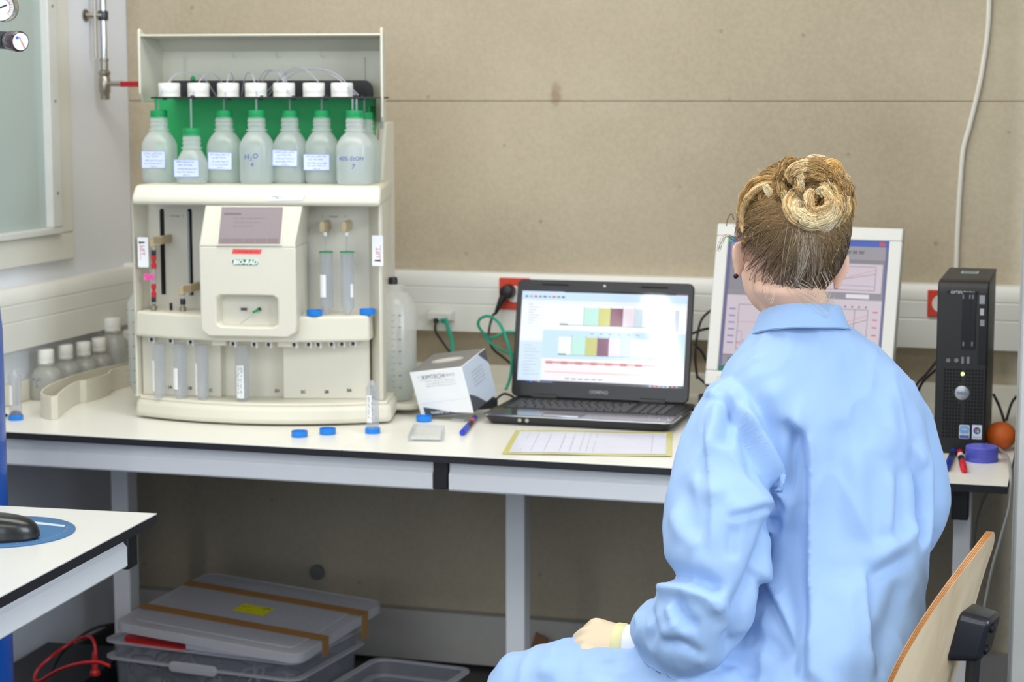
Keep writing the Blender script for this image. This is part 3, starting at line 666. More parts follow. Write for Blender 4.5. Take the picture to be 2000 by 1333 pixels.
# feed lines arching over the rack
def arc(pa, pb, top, ya=.15, yb=.25):
    a, b = I(*pa, ya), I(*pb, yb); c = I((pa[0] + pb[0]) / 2, top, (ya + yb) / 2)
    pts = spline([a, a.lerp(c, .5) + Vector((0, 0, (c.z - max(a.z, b.z)) * .35)), c, b.lerp(c, .5) + Vector((0, 0, (c.z - max(a.z, b.z)) * .35)), b], 8)
    ob('feed_line', MB().tube(pts, .0017, 6), M_tubing, inst)
for a in (((312, 186), (424, 190), 142), ((376, 186), (440, 172), 144), ((440, 186), (458, 165), 142), ((502, 186), (472, 186), 142), ((566, 186), (498, 172), 137), ((622, 160), (525, 186), 133), ((700, 186), (520, 180), 134), ((694, 186), (545, 165), 136), ((560, 160), (512, 160), 138)):
    arc(*a, ya=.12 if a[0][1] > 180 else .15)
for px in (313, 376, 440, 503, 568, 630, 690, 701):
    p = I(px, 190, .105); ob('line_grommet', MB().lathe([(.005, -.006), (.005, .004)], 10, p.x, .135 if px != 376 else .105, zr), M_black, rk)

# ---------------------------------------------------------------- 50 ml tubes and blue caps
M_tick = mat('blue_tick_ink', (90, 140, 190), .6); M_tube50 = clear_mat('clear_tube_plastic', (228, 232, 240), .30, .15, .6)
def tube50(loc, up, lab, paper=None, n='centrifuge_tube', writing=False, cap=None, ticks=1, H=.114, r=.0142, group=None, contents=False, px=0):
    """up=False: tip down, origin at the tip; up=True: standing on its cap with the tip up"""
    t = thing(n, lab, 'tube', loc, TH, group)
    prof = [(.0025, 0), (.004, .001), (r * .96, .016), (r, .018), (r, H - .002), (r * 1.06, H - .0018), (r * 1.06, H)]
    M_ = Matrix.Identity(4); z0 = 0
    if up: M_ = Matrix.Translation((0, 0, H + .003)) @ Matrix.Rotation(R(180), 4, 'X')
    ob('tube_body', MB().lathe(prof, 22, M=M_, cap=True), M_tube50, t)
    tk = MB()
    for k in range(17):
        z = .024 + k * .0048; z = (H + .003 - z) if up else z; wd = .006 if k % 4 == 0 else .0036
        a0 = R(-62 if ticks > 0 else -75)
        for j in range(2): pass
        c0_, s0_ = math.cos(a0), math.sin(a0); da = wd / r
        q = [(math.cos(a0 + u) * (r + .0004), math.sin(a0 + u) * (r + .0004)) for u in (0, da)]
        tk.quad((q[0][0], q[0][1], z), (q[1][0], q[1][1], z), (q[1][0], q[1][1], z + .0009), (q[0][0], q[0][1], z + .0009))
    ob('graduation', tk, M_tick, t, smooth=False)
    if paper:
        z0_, z1_, a0, a1 = paper; g = MB(); K = 5
        for k in range(K):
            A, B = R(a0 + (a1 - a0) * k / K), R(a0 + (a1 - a0) * (k + 1) / K); q = r + .0006
            g.quad((q * math.cos(A), q * math.sin(A), z0_), (q * math.cos(B), q * math.sin(B), z0_), (q * math.cos(B), q * math.sin(B), z1_), (q * math.cos(A), q * math.sin(A), z1_))
        lb = ob('label', g, M_paper, t)
        if writing:
            s = Sheet((-.001, -r - .001, (z0_ + z1_) / 2), (0, 0, -1), (1, 0, 0), .0002); L_ = (z1_ - z0_) / 2 - .004
            s.scrib(-L_, L_, .0035, .005, (40, 44, 62), .0008, px + 1, .8).scrib(-L_, L_ * .8, -.0035, .0045, (40, 44, 62), .0008, px + 2, .8); s.build('handwriting', lb)
    if contents: ob('granules', MB().lathe([(r * .92, .005), (r * .92, .014), (r * .5, .020), (r * .1, .018)], 12), mat('dark_granules', (70, 72, 96), .8, bump=.5), t)
    if cap: ob('cap', ribbed(r + .0026, .0115, 32, .0004), M_bluecap, t, label='blue cap')
    return t
gA = 'hanging centrifuge tubes in the lower bay'
for px, pt, top, lab, pa, wr_ in ((312, 782, 672, 'hanging centrifuge tube with plain label, leftmost by the letters 1A', (.022, .092, -150, -115), False), (353, 785, 672, 'hanging centrifuge tube with square white label, by the letters 1B', (.03, .078, -150, -95), False), (396, 788, 674, 'hanging centrifuge tube with narrow label, by the letters 1C', (.020, .092, -150, -122), False), (474, 792, 674, 'hanging centrifuge tube with black handwriting on its white label', (.018, .092, -125, -62), True)):
    ly = bow(I(px, 700, .04).x, .04, .035); p = I(px, pt, ly); H_t = I(px, top, ly).z - p.z
    tube50(IW(p), False, lab, pa, writing=wr_, H=H_t, r=.0148 if px != 474 else .0155, group=gA, px=px)
for px, lab, pa in ((638, 'sample tube with white label, left of the two on the middle shelf', (.04, .09, -140, -80)), (679, 'sample tube with blue graduation, right of the two on the middle shelf', (.04, .07, -50, -20))):
    a = I(px, 606, .06); b = I(px, 494, .06); t = tube50(IW((a.x, .06, zt_ + .0005)), False, lab, pa, H=b.z - zt_, r=.0148, group='sample tubes on the middle shelf')
    ob('holder_disc', MB().lathe([(.016, b.z - zt_), (.016, b.z - zt_ + .0025)], 20), M_green, t, label='green holder disc')
def blue_cap(loc, lab, r=.0178, h=.0125, gr='loose blue caps', rot=None):
    m = MB(); n = 30; v = []
    for rr, z in ((r * .95, 0), (r, .001), (r, h), (r - .0012, h), (r - .0014, .002)):
        for k in range(n): a = 2 * math.pi * k / n; q = rr - (.0004 if k % 2 and rr == r else 0); v.append((q * math.cos(a), q * math.sin(a), z))
    f = [(i * n + k, i * n + (k + 1) % n, (i + 1) * n + (k + 1) % n, (i + 1) * n + k) for i in range(4) for k in range(n)] + [tuple(range(n))[::-1], tuple(range(4 * n, 5 * n))]
    o = ob('tube_cap', m.add(v, f), M_bluecap); o.location = loc; tag(o, lab, 'cap', gr); return o
p = I(614, 610, .035); blue_cap(IW((p.x, bow(p.x, .02), zt_ + .0005)), 'open blue tube cap at the left end of the middle shelf')
p = I(713, 606, .05); blue_cap(IW((p.x, bow(p.x, .022), zt_ + .0005)), 'open blue tube cap at the right end of the middle shelf')
ZW = .7505
blue_cap(at_z(585, 853, ZW), 'open blue tube cap on the bench, nearest to the front edge')
blue_cap(at_z(640, 848, ZW), 'open blue tube cap on the bench between two others, darker blue inside', .0182)
blue_cap(at_z(828, 823, ZW), 'blue tube cap lying under the tilted tissue box')
tube50(at_z(728, 846, ZW), True, 'centrifuge tube standing tip up on its blue cap in front of the instrument', (.025, .085, -140, -85), cap=True, writing=True, group='tubes standing tip up')
tube50(at_z(31, 820, ZW), True, 'centrifuge tube standing tip up with dark granules, far left of the bench', (.035, .080, -140, -95), cap=True, contents=True, group='tubes standing tip up')
ob('knob', MB().sphere((0, 0, 0), .004, n=10, m=6), M_black).name = 'ball_stopper'
o = bpy.data.objects['ball_stopper']; o.location = at_z(12, 812, ZW + .004); o.location.z = ZW + .0042; tag(o, 'tiny black round stopper beside the blue cap at the far left', 'stopper')

# ---------------------------------------------------------------- graduated side bottles
def side_bottle(px0, px1, pyt, pyb, ly, lab, cap, hidden):
    a = I(px0, pyb, ly); b = I(px1, pyt, ly); w_ = .105; cx_ = (b.x - w_ / 2) if hidden == 'left' else (a.x + w_ / 2); h = b.z - .027
    t = thing('waste_bottle', lab, 'bottle', IW((cx_, ly + .03, .0275)), TH, 'graduated side bottles')
    r = w_ / 2; prof = [(r * .7, 0), (r * .82, .003), (r, .035), (r, h * .86), (r * .62, h * .985), (.022, h), (.022, h + .012), (.026, h + .0125), (.026, h + .016), (.02, h + .016)]
    m = MB().lathe(prof, 30, sq=2.6); ob('bottle_body', m, M_milk, t); ob('liquid', MB().lathe([(r * .8, .004), (r * .97, .035), (r * .97, h * .42)], 26, sq=2.6), M_liquid, t)
    s = Sheet((0, 0, 0), (1, 0, 0), (0, 0, 1), .0002); side = r + .001
    s = Sheet((0, -side, 0), (1, 0, 0), (0, 0, 1), .0002)
    x0_, x1_ = (.006, .040) if hidden == 'left' else (-.045, -.012)
    for k in range(13):
        z = .035 + k * (h * .8 - .035) / 12; lg = k % 2 == 0
        s.line([(x0_ , z), (x0_ + (.011 if lg else .008), z)], .0009, (120, 125, 135))
        if lg: s.rect(x0_ + .017, x0_ + .024, z - .0015, z + .0015, (130, 135, 145))
    s.build('graduation', t)
    if cap: 
        ob('cap', MB().lathe([(.011, h + .016), (.011, h + .028), (.009, h + .032)], 16), M_black, t, label='black cap'); ob('waste_line', MB().tube(spline([(0, 0, h + .03), (-.002, 0, h + .09), (-.012, .02, h + .14)], 6), .0016, 6), M_tubing, t)
side_bottle(757, 806, 572, 772, .235, 'tall graduated translucent bottle with black cap at the instrument right side', True, 'left')
side_bottle(249, 268, 562, 766, .225, 'graduated translucent bottle showing at the instrument left side', False, 'right')

# ---------------------------------------------------------------- white bottles and curved tray at the left wall
def wide_bottle(px, py, w_, h, lab, txt=None, z=ZW, cl=None):
    p = at_z(px, py, z); t = thing('sample_bottle', lab, 'bottle', p, R(10), 'white translucent bottles along the left wall')
    capr = w_ * .29; hb = h - .033
    ob('bottle_body', MB().lathe(bottle_prof(w_ / 2, hb + .005, capr * .85, .014, hb * .28), 26, sq=3.4), clear_mat('frosted_plastic', (226, 227, 222), .62, .3), t)
    ob('cap', ribbed(capr, .033, 32, .0006, hb), M_wcap, t)
    if txt:
        s = Sheet((-.012, -w_ / 2 - .0008, hb * .5), (1, 0, 0), (0, 0, 1), .0002)
        for tx, x, y, sz in txt: s.text(tx, x, y, sz, (80, 75, 165), shear=.1)
        s.build('handwriting', t)
    return t
def bl(px, pytop, Y):  # centre above the bench from the pixel of the cap top
    return at_y(px, pytop, Y)
specs = [(89, 683, 4.17, .068, 'white translucent bottle with H2O handwriting in front of the tray', [('H', -.008, .008, .012), ('2', -.001, .003, .009), ('O', .006, .008, .012), ('5', .0, -.009, .012)]),
         (127, 674, 4.27, .066, 'white capped bottle just behind the H2O one beside the left wall', None), (162, 668, 4.35, .066, 'white capped bottle in the middle of the row by the left wall', None),
         (192, 660, 4.43, .066, 'white capped bottle ahead of the tallest one by the left wall', None), (218, 621, 4.50, .080, 'tallest white capped bottle of the row by the left wall', None), (244, 644, 4.60, .066, 'white bottle farthest back, beside the instrument', None)]
for px, pyt, Y, w_, lab, tx in specs:
    c = at_y(px, pyt, Y); p = pjx = None
    t = thing('x', lab, 'bottle'); bpy.data.objects.remove(t)
    h = c.z - ZW; q = EYE + (Vector((c.x, c.y, ZW)) - EYE)
    t = wide_bottle(0 + px, pyt + 100, w_, h, lab, tx); t.location = (c.x, c.y, ZW)
# curved trough: a wall following a bent outline, open on top
def offset(path, d):
    o = []
    for i in range(len(path)):
        a = Vector(path[max(i - 1, 0)]); b = Vector(path[min(i + 1, len(path) - 1)]); t = (b - a).normalized(); o.append(Vector(path[i]) + Vector((-t.y, t.x)) * d)
    return o
o0_ = at_z(110, 812, ZW); tr = thing('plastic_trough', 'cream curved open plastic trough lying on the bench by the left wall', 'tray', (o0_.x, o0_.y + .02, ZW))
zh = .062
zh = .054
front = [tuple(at_z(*q, ZW + zh))[:2] for q in ((79, 768), (86, 773), (100, 775), (112, 773), (119, 766), (131, 756), (146, 747), (156, 744), (168, 743), (192, 737), (214, 729), (217, 723), (234, 718), (253, 714))]
back = [tuple(at_z(*q, ZW + zh))[:2] for q in ((253, 707), (205, 717), (170, 725), (140, 734), (115, 743), (95, 752), (82, 761))]
ol = front + back; cxm = sum(p[0] for p in ol) / len(ol); cym = sum(p[1] for p in ol) / len(ol)
ol3 = [Vector((p[0], p[1])) for p in ol]
def inset(P, d):
    n_ = len(P); o = []
    for i in range(n_):
        a, b, c = P[i - 1], P[i], P[(i + 1) % n_]; t1 = (b - a).normalized(); t2 = (c - b).normalized(); nn = Vector((-(t1.y + t2.y), t1.x + t2.x)); 
        nn = nn.normalized() if nn.length > 1e-6 else Vector((-t1.y, t1.x)); o.append(b + nn * d)
    return o
area_ = sum(ol3[i - 1].x * ol3[i].y - ol3[i].x * ol3[i - 1].y for i in range(len(ol3)))
sgn = 1 if area_ > 0 else -1
inn = inset(ol3, .0035 * sgn); n_ = len(ol3); m = MB()
sp_ = []
V = [(p.x, p.y, ZW) for p in ol3] + [(p.x, p.y, ZW + zh) for p in ol3] + [(p.x, p.y, ZW + zh) for p in inn] + [(p.x, p.y, ZW + .004) for p in inn]
F = [tuple(range(n_))] + [(k * n_ + i, k * n_ + (i + 1) % n_, (k + 1) * n_ + (i + 1) % n_, (k + 1) * n_ + i) for k in range(3) for i in range(n_)] + [tuple(range(3 * n_, 4 * n_))]
m.add(V, F); ob('trough_body', m, M_cream, tr, world=True, bevel=.0012)
# ---------------------------------------------------------------- laptop
X0, X1, YF, YR = -1.282, -.848, 4.118, 4.395
lap = thing('laptop', 'open black laptop showing a bright chart window, keyboard and glossy palm rest', 'laptop', ((X0 + X1) / 2, YF, ZW), 0)
hwL = (X1 - X0) / 2; dL = YR - YF
M_lapb = mat('laptop_black', (26, 26, 29), .35, var=.06); M_palm = mat('glossy_silver_palmrest', (150, 152, 160), .12, .85, var=.03)
m = MB(); ol = rrect(-hwL, hwL, 0, dL, .018, 5); m.prism(ol, .004, .022, 'z', pts1=[(x, y) for x, y in rrect(-hwL + .001, hwL - .001, .001, dL, .018, 5)])
m = MB(); m.prism(rrect(-hwL + .012, hwL - .012, .012, dL, .016, 5), .002, .020, 'z', pts1=rrect(-hwL, hwL, 0, dL, .018, 5)); m.prism(rrect(-hwL, hwL, 0, dL, .018, 5), .0202, .0235, 'z')
ob('base', m, M_lapb, lap, bevel=.0012)
ob('trim_strip', MB().prism(rrect(-hwL - .0004, hwL + .0004, -.0004, dL * .45, .017, 5), .0204, .0232, 'z'), M_chrome, lap)
ob('palm_rest', MB().prism(rrect(-hwL + .004, hwL - .004, .003, .088, .012, 4), .0236, .0243, 'z'), M_palm, lap, label='glossy silver palm rest')
tp = ob('touchpad', MB().prism(rrect(-.085, .01, .018, .078, .008), .0244, .0248, 'z'), mat('touchpad_dark', (70, 70, 78), .25, .4), lap)
ob('touchpad_button', MB().prism(rrect(-.08, .004, .008, .017, .003), .0244, .0256, 'z'), M_chrome, lap)
fs = MB(); 
for x in (-.13, -.113): 
    ob('audio_jack', MB().lathe([(.0045, 0), (.0045, .0012), (.0022, .0012), (.002, .0002)], 12, M=Matrix.Translation((x, .0035, .0125)) @ Matrix.Rotation(R(90), 4, 'X')), M_nickel, lap)
s = Sheet((hwL - .025, .03, .0243), (1, 0, 0), (0, 1, 0), .0002); s.rect(-.012, .012, -.007, .007, (225, 225, 230)).layer(); s.rect(-.009, .009, -.004, .004, (60, 60, 66)); s.build('sticker', lap)
# keyboard: every key is a part
kb = ob('key_well', MB().prism(rrect(-hwL + .02, hwL - .012, .094, .226, .005), .0236, .0242, 'z'), mat('key_well_black', (12, 12, 14), .6), lap)
def keymesh(wd, hg=.0155):
    m = MB(); a, b = wd / 2, hg / 2; t_ = .0018
    m.add([(-a, -b, 0), (a, -b, 0), (a, b, 0), (-a, b, 0), (-a + t_, -b + t_, .0035), (a - t_, -b + t_, .0035), (a - t_, b - t_, .0035), (-a + t_, b - t_, .0035)], [(0, 1, 5, 4), (1, 2, 6, 5), (2, 3, 7, 6), (3, 0, 4, 7), (4, 5, 6, 7)]); return m
M_key = mat('key_plastic', (44, 44, 50), .4, var=.05); km = {}
def key(x, y, wd):
    k = round(wd, 4)
    if k not in km: km[k] = ob('key', keymesh(wd), M_key, lap, smooth=False); o = km[k]
    else: o = km[k].copy(); COL.objects.link(o)
    o.location = (x, y, .0242)
rows = [[1] * 15, [1] * 13 + [2], [1.5] + [1] * 12 + [1.5], [1.8] + [1] * 11 + [2.2], [2.3] + [1] * 10 + [2.7], [1.3, 1, 1.2, 1.2, 5.2, 1.2, 1.0, 1, 1, .9]]
u_ = .0190; xk0 = -hwL + .026; yk0 = .215
for r_, row in enumerate(rows):
    x = xk0
    for wd in row: key(x + wd * u_ / 2, yk0 - r_ * .0202 - .004, wd * u_ - .0022); x += wd * u_
xk1 = xk0 + 15 * u_ + .008
for r_ in range(6):
    for c_ in range(4): key(xk1 + (c_ + .5) * .0196, yk0 - r_ * .0202 - .004, .0172)
for x, cc in ((-.012, (200, 210, 255)), (.010, (255, 130, 90))):
    ob('status_light', MB().lathe([(.002, 0), (.0015, .0008)], 8, x, .236, .0236), mat('led_%d' % cc[2], cc, .3), lap)
# lid with screen
lt = at_y(1180, 550, 4.445); zh_ = .024; zt2 = lt.z - ZW
tilt = math.atan2(4.445 - 4.385, zt2 - zh_); Hh = math.hypot(4.445 - 4.385, zt2 - zh_)
ldM = Matrix.Translation((0, dL - .008, zh_)) @ Matrix.Rotation(-tilt, 4, 'X')
hwT = (at_y(1355, 560, 4.44).x - at_y(1010, 560, 4.44).x) / 2; cxl = (at_y(1355, 560, 4.44).x + at_y(1010, 560, 4.44).x) / 2 - lap.location.x
m = MB(); m.prism(rrect(cxl - hwT, cxl + hwT, 0, Hh, .014, 5), 0, .010, 'y', M=ldM); ld = ob('screen_lid', m, M_lapb, lap, bevel=.002)
m = MB(); 
for x in (-.13, .13): m.lathe([(.008, -.03), (.008, .03)], 14, M=Matrix.Translation((cxl + x, dL - .004, zh_)) @ Matrix.Rotation(R(90), 4, 'Y'))
ob('hinge', m, M_black, lap)
sw, sb, st_ = hwT - .0135, .034, Hh - .024
ux = Vector((1, 0, 0)); uz = (ldM.to_3x3() @ Vector((0, 0, 1))); org = ldM @ Vector((cxl - sw, -.0004, sb))
sh = Sheet(org, ux, uz, .0002); W_, H_ = 2 * sw, st_ - sb
def n_(a, b, c, d, rgb): sh.rect(a * W_, b * W_, (1 - d) * H_, (1 - c) * H_, rgb)
n_(0, 1, 0, 1, (236, 244, 252)); sh.layer()
n_(.0, .26, 0, .018, (20, 26, 60)); n_(.26, .93, 0, .022, (14, 16, 24)); n_(.93, 1, 0, .02, (90, 60, 80)); n_(0, 1, .022, .11, (206, 230, 250)); n_(.0, .14, .16, .53, (244, 249, 254)); n_(.14, 1, .15, .42, (250, 252, 253))
n_(.14, 1, .43, .73, (204, 232, 246)); n_(0, .14, .56, .98, (214, 234, 250)); n_(.15, 1, .74, .97, (246, 242, 246)); n_(0, 1, .972, 1, (18, 20, 38)); n_(0, .05, .955, .975, (70, 150, 225))
sh.layer()
def chart(x0, y0, y1, x1, xs, yel, mar):
    n_(x0, x1, y0, y1, (244, 250, 250)); sh.layer()
    n_(xs[0], xs[1], y0, y1, (196, 240, 228)); n_(xs[1], xs[2], y0, y1, yel); n_(xs[2], xs[3], y0, y1, mar); n_(xs[3], xs[4], y0, y1, (240, 228, 238)); n_(xs[4], xs[5], y0, y1, (206, 226, 236))
    for x in xs: n_(x - .001, x + .001, y0 - .02, y1, (90, 110, 130))
    n_(x0, x1, y1, y1 + .006, (150, 170, 180)); n_(x0, x0 + .05, y1 - .012, y1, (120, 150, 155)); n_(.93, .955, y0, y1 + .04, (205, 215, 228)); sh.k -= 1
chart(.24, .18, .37, .92, (.385, .475, .545, .62, .69, .735), (214, 212, 128), (142, 92, 110))
chart(.24, .50, .69, .92, (.32, .405, .475, .545, .615, .67), (206, 206, 128), (134, 84, 112))
sh.layer()
for k in range(9): n_(.02 + k * .028, .038 + k * .028, .065, .085, [(90, 110, 150), (150, 170, 200), (200, 90, 80), (120, 150, 130)][k % 4])
for k in range(8): n_(.045, .07 + .008 * (k * 5 % 7), .16 + k * .028, .166 + k * .028, (175, 190, 210))
for k in range(10): n_(.03, .08 + .008 * (k * 3 % 7), .60 + k * .034, .606 + k * .034, (180, 196, 214))
n_(.165, .83, .765, .785, (222, 150, 150)); n_(.165, .88, .87, .885, (248, 205, 205))
for k in range(7): n_(.17 + .09 * k, .21 + .09 * k, .762, .79, (176, 92, 98))
for k in range(6): n_(.29 + .04 * k, .318 + .04 * k, .94, .948, (90, 110, 140)); n_(.43 + .055 * k, .45 + .055 * k, .455, .462, (110, 140, 170))
for k in range(4): n_(.06 + .018 * k, .07 + .018 * k, .978, .995, [(80, 110, 230), (90, 140, 240), (60, 90, 200), (210, 70, 60)][k])
n_(.13, .14, .98, .995, (80, 200, 170)); n_(.145, .22, .983, .993, (110, 130, 180))
for k in range(7): n_(.80 + .026 * k, .812 + .026 * k, .98, .995, [(170, 190, 255), (230, 80, 90), (200, 60, 90), (100, 130, 240), (180, 220, 220), (230, 120, 110), (150, 160, 200)][k])
sh.build('screen', lap, attr_mat('backlit_screen', 1.0, .035))
s = Sheet(ldM @ Vector((cxl, -.0004, .017)), ux, uz, .0003); s.text('COMPAQ', 0, 0, .0105, (140, 142, 148), bold=.0004); s.build('lettering', lap)
for x in (-.12, .12):
    ob('speaker_slot', MB().prism(rrect(cxl + x - .033, cxl + x + .033, Hh - .0135, Hh - .0095, .0018), -.0006, .0004, 'y', M=ldM), mat('slot_black', (8, 8, 9), .8), ld)
ob('webcam', MB().lathe([(.003, 0), (.003, .0005)], 10, M=ldM @ Matrix.Translation((cxl, -.0002, Hh - .011)) @ Matrix.Rotation(R(90), 4, 'X')), M_nickel, ld)

# ---------------------------------------------------------------- monitor
RZ = R(-9); mc = at_y(1565, 700, 4.40)
mon = thing('computer_monitor', 'white framed computer monitor with pinkish graph window behind the person', 'monitor', (mc.x, 4.40, ZW), RZ)
TB = R(12); MW, MH = .218, .376; MZ = .068
mM = Matrix.Translation((0, -.03, MZ)) @ Matrix.Rotation(-TB, 4, 'X')
M_monw = mat('monitor_white', (222, 222, 216), .4, var=.02)
m = MB(); fr0 = rrect(-MW, MW, 0, MH, .006, 3); bz = .029
def ringbox(mb, ax0, ax1, az0, az1, b, ya, yb, M):
    for q in ((ax0, ax1, az0, az0 + b * 1.15), (ax0, ax1, az1 - b, az1), (ax0, ax0 + b, az0 + b * 1.15, az1 - b), (ax1 - b, ax1, az0 + b * 1.15, az1 - b)): mb.box(q[0], q[1], ya, yb, q[2], q[3], M=M)
ringbox(m, -MW, MW, 0, MH, bz, -.012, .012, mM); ob('bezel', m, M_monw, mon, bevel=.0025)
m = MB(); m.prism(rrect(-MW + .001, MW - .001, .001, MH - .001, .006), .0125, .032, 'y', M=mM, pts1=rrect(-MW + .02, MW - .02, .02, MH - .02, .006)); ob('back_shell', m, M_black, mon)
m = MB(); m.box(-.03, .03, .02, .05, .0, .25); ob('stand', m, M_black, mon, bevel=.004)
ob('stand_foot', MB().prism(rrect(-.11, .11, -.06, .13, .03), 0, .012, 'z'), M_black, mon, bevel=.003)
uz = mM.to_3x3() @ Vector((0, 0, 1)); sw = MW - bz; sb = bz * 1.15; sH = MH - bz - sb
sh = Sheet(mM @ Vector((-sw, -.006, sb)), (1, 0, 0), uz, .0002); W_, H_ = 2 * sw, sH
PK = (206, 192, 202); GR = (128, 124, 132)
n_(0, 1, 0, 1, GR); sh.layer()
n_(0, 1, 0, .045, (60, 88, 175)); n_(0, .02, .045, .95, (96, 96, 140)); n_(.98, 1, .045, .95, (96, 96, 140)); n_(.02, .98, .045, .14, (150, 146, 152)); n_(.45, .97, .17, .38, PK); n_(.02, .98, .43, .87, PK); n_(.02, .98, .385, .425, (140, 136, 144)); n_(.0, .98, .88, .95, (142, 138, 148)); n_(0, 1, .955, 1, (66, 80, 160)); n_(0, .14, .955, 1, (58, 130, 66)); n_(.03, .44, .17, .38, (136, 134, 142))
sh.layer()
n_(.76, .90, .39, .42, (225, 220, 228)); n_(.94, .975, .008, .036, (190, 70, 70)); n_(.0, .03, .006, .04, (80, 170, 120))
for k in range(6): n_(.62 + .04 * k, .65 + .04 * k, .075, .10, (110, 104, 112))
def L_(pts, rgb, wd=.0011): sh.line([(x * W_, (1 - y) * H_) for x, y in pts], wd, rgb)
L_([(.47, .19), (.93, .19), (.93, .36), (.47, .36)], (110, 104, 118)); L_([(.10, .50), (.10, .83), (.92, .83)], (96, 92, 104)); L_([(.10, .50), (.90, .50), (.90, .83)], (96, 92, 104)); L_([(.82, .50), (.82, .83)], (70, 68, 80))
L_([(.10, .63), (.35, .62), (.6, .66), (.9, .54)], (210, 130, 140)); L_([(.10, .78), (.16, .77), (.25, .775), (.5, .74), (.7, .65), (.9, .57)], (120, 100, 120)); L_([(.10, .70), (.13, .70), (.13, .76), (.22, .765), (.5, .70), (.9, .72)], (150, 130, 190)); L_([(.10, .79), (.30, .785), (.6, .8), (.9, .69)], (196, 120, 150))
L_([(.5, .33), (.6, .31), (.66, .29), (.68, .30), (.72, .325), (.93, .33)], (140, 120, 200)); L_([(.5, .30), (.7, .29), (.93, .21)], (214, 130, 140)); L_([(.55, .31), (.75, .28), (.93, .24)], (120, 110, 125))
for k in range(6): n_(.04, .08, .53 + .05 * k, .54 + .05 * k, (120, 120, 190)); n_(.93, .96, .51 + .055 * k, .52 + .055 * k, (205, 90, 100))
for k in range(12): n_(.42 + .042 * k, .43 + .042 * k, .475, .488, (100, 96, 110))
for k in range(4): n_(.05 + .1 * k, .11 + .1 * k, .895, .91, (110, 106, 116)); n_(.09 + .1 * k, .16 + .1 * k, .92, .935, (104, 100, 112))
sh.text('start', .07 * W_, (.0225) * H_, .012, (225, 240, 225), shear=.2)
sh.build('screen', mon, attr_mat('backlit_screen_dim', .92, .2))
s = Sheet(mM @ Vector((-sw + .012, -.0124, .018)), (1, 0, 0), uz, .0003); s.line([(-.010, -.004), (.014, -.004), (.014, .002), (-.010, .002), (-.010, -.004)], .0006, (150, 150, 150)); s.build('button_mark', mon)

# ---------------------------------------------------------------- tower PC
TX0, TX1, TY = -.283, -.181, 4.045
zt3 = at_y(1885, 553, TY).z - ZW; TD = .36
tw = thing('desktop_tower', 'slim black desktop tower computer with round silver badge standing on the bench', 'computer', ((TX0 + TX1) / 2, TY, ZW), 0)
hwt = (TX1 - TX0) / 2
m = MB(); m.box(-hwt + .002, hwt - .002, .03, TD, 0.002, zt3 - .004); ob('case', m, M_black, tw, bevel=.004)
m = MB(); m.prism([(0, .0), (0, zt3 - .022), (.004, zt3 - .008), (.014, zt3 + .002), (.045, zt3 + .004), (.045, zt3 - .006), (.03, zt3 - .006), (.03, 0)], -hwt, hwt, 'x'); ob('front_panel', m, mat('tower_black', (20, 20, 23), .5, var=.08), tw, bevel=.003)
m = MB(); m.box(-hwt, hwt, .045, TD - .02, zt3 - .004, zt3 + .002); ob('top_panel', m, mat('tower_top_charcoal', (46, 46, 48), .5), tw, bevel=.002)
s = Sheet((0, TD * .62, zt3 + .002), (1, 0, 0), (0, 1, 0), .0003); s.rect(-.018, .018, -.03, .03, (176, 190, 200)).layer(); s.rect(-.015, .015, .01, .026, (90, 150, 130)).rect(-.015, .015, -.02, .0, (120, 130, 140)); s.build('sticker', tw)
def T_(px, py): p = at_y(px, py, TY); return (p.x - tw.location.x, p.z - ZW)
s = Sheet((0, 0, zt3 - .020), (1, 0, 0), (0, 0, 1), .0006); s.rect(-.032, .030, -.0035, .0035, (10, 10, 12)).layer(); s.text('OPTIPLEX 760', -.001, 0, .0078, (170, 172, 176), bold=.0003); s.build('name_plate', tw)
x0_, z0_ = T_(1877, 682); x1_, z1_ = T_(1908, 571)
ob('drive_bay', MB().box(x0_, x1_, -.0015, .004, z0_, z1_), mat('drive_bay_black', (12, 12, 14), .35), tw, bevel=.001)
x2_, z2_ = T_(1910, 712); x3_, z3_ = T_(1930, 572)
ob('optical_drive', MB().box(x2_, x3_, -.0015, .004, z2_, z3_), MATS['drive_bay_black'], tw, bevel=.001)
s = Sheet((0, -.0016, 0), (1, 0, 0), (0, 0, 1), .0003)
def TR(a, b, c, d, rgb): (xa, zb_), (xc, zd) = T_(a, d), T_(c, b); s.rect(xa, xc, zb_, zd, rgb)
TR(1913, 577, 1924, 594, (150, 152, 156)); TR(1914, 603, 1922, 616, (180, 182, 186)); TR(1914, 625, 1923, 637, (140, 142, 146)); TR(1893, 584, 1898, 628, (2, 2, 3)); TR(1886, 645, 1890, 668, (2, 2, 3)); TR(1893, 643, 1897, 668, (2, 2, 3))
for a, b in ((1880, 576), (1893, 576), (1899, 576), (1880, 668), (1897, 668)): TR(a, b, a + 3, b + 8, (120, 122, 128))
s.build('drive_marks', tw)
for px in (1852, 1868):
    x, z = T_(px, 704); o = ob('audio_jack', MB().lathe([(.0045, 0), (.0045, .002), (.002, .002), (.002, .0005)], 12, M=Matrix.Translation((x, .0, z)) @ Matrix.Rotation(R(90), 4, 'X')), M_nickel, tw)
for px in (1880, 1891):
    x, z = T_(px, 704); ob('usb_port', MB().box(x - .0025, x + .0025, -.0012, .002, z - .007, z + .007), M_nickel, tw); 
x, z = T_(1880, 731); m = MB(); m.lathe([(.004, 0), (.003, .001)], 12, M=Matrix.Translation((x, 0, z)) @ Matrix.Rotation(R(90), 4, 'X'))
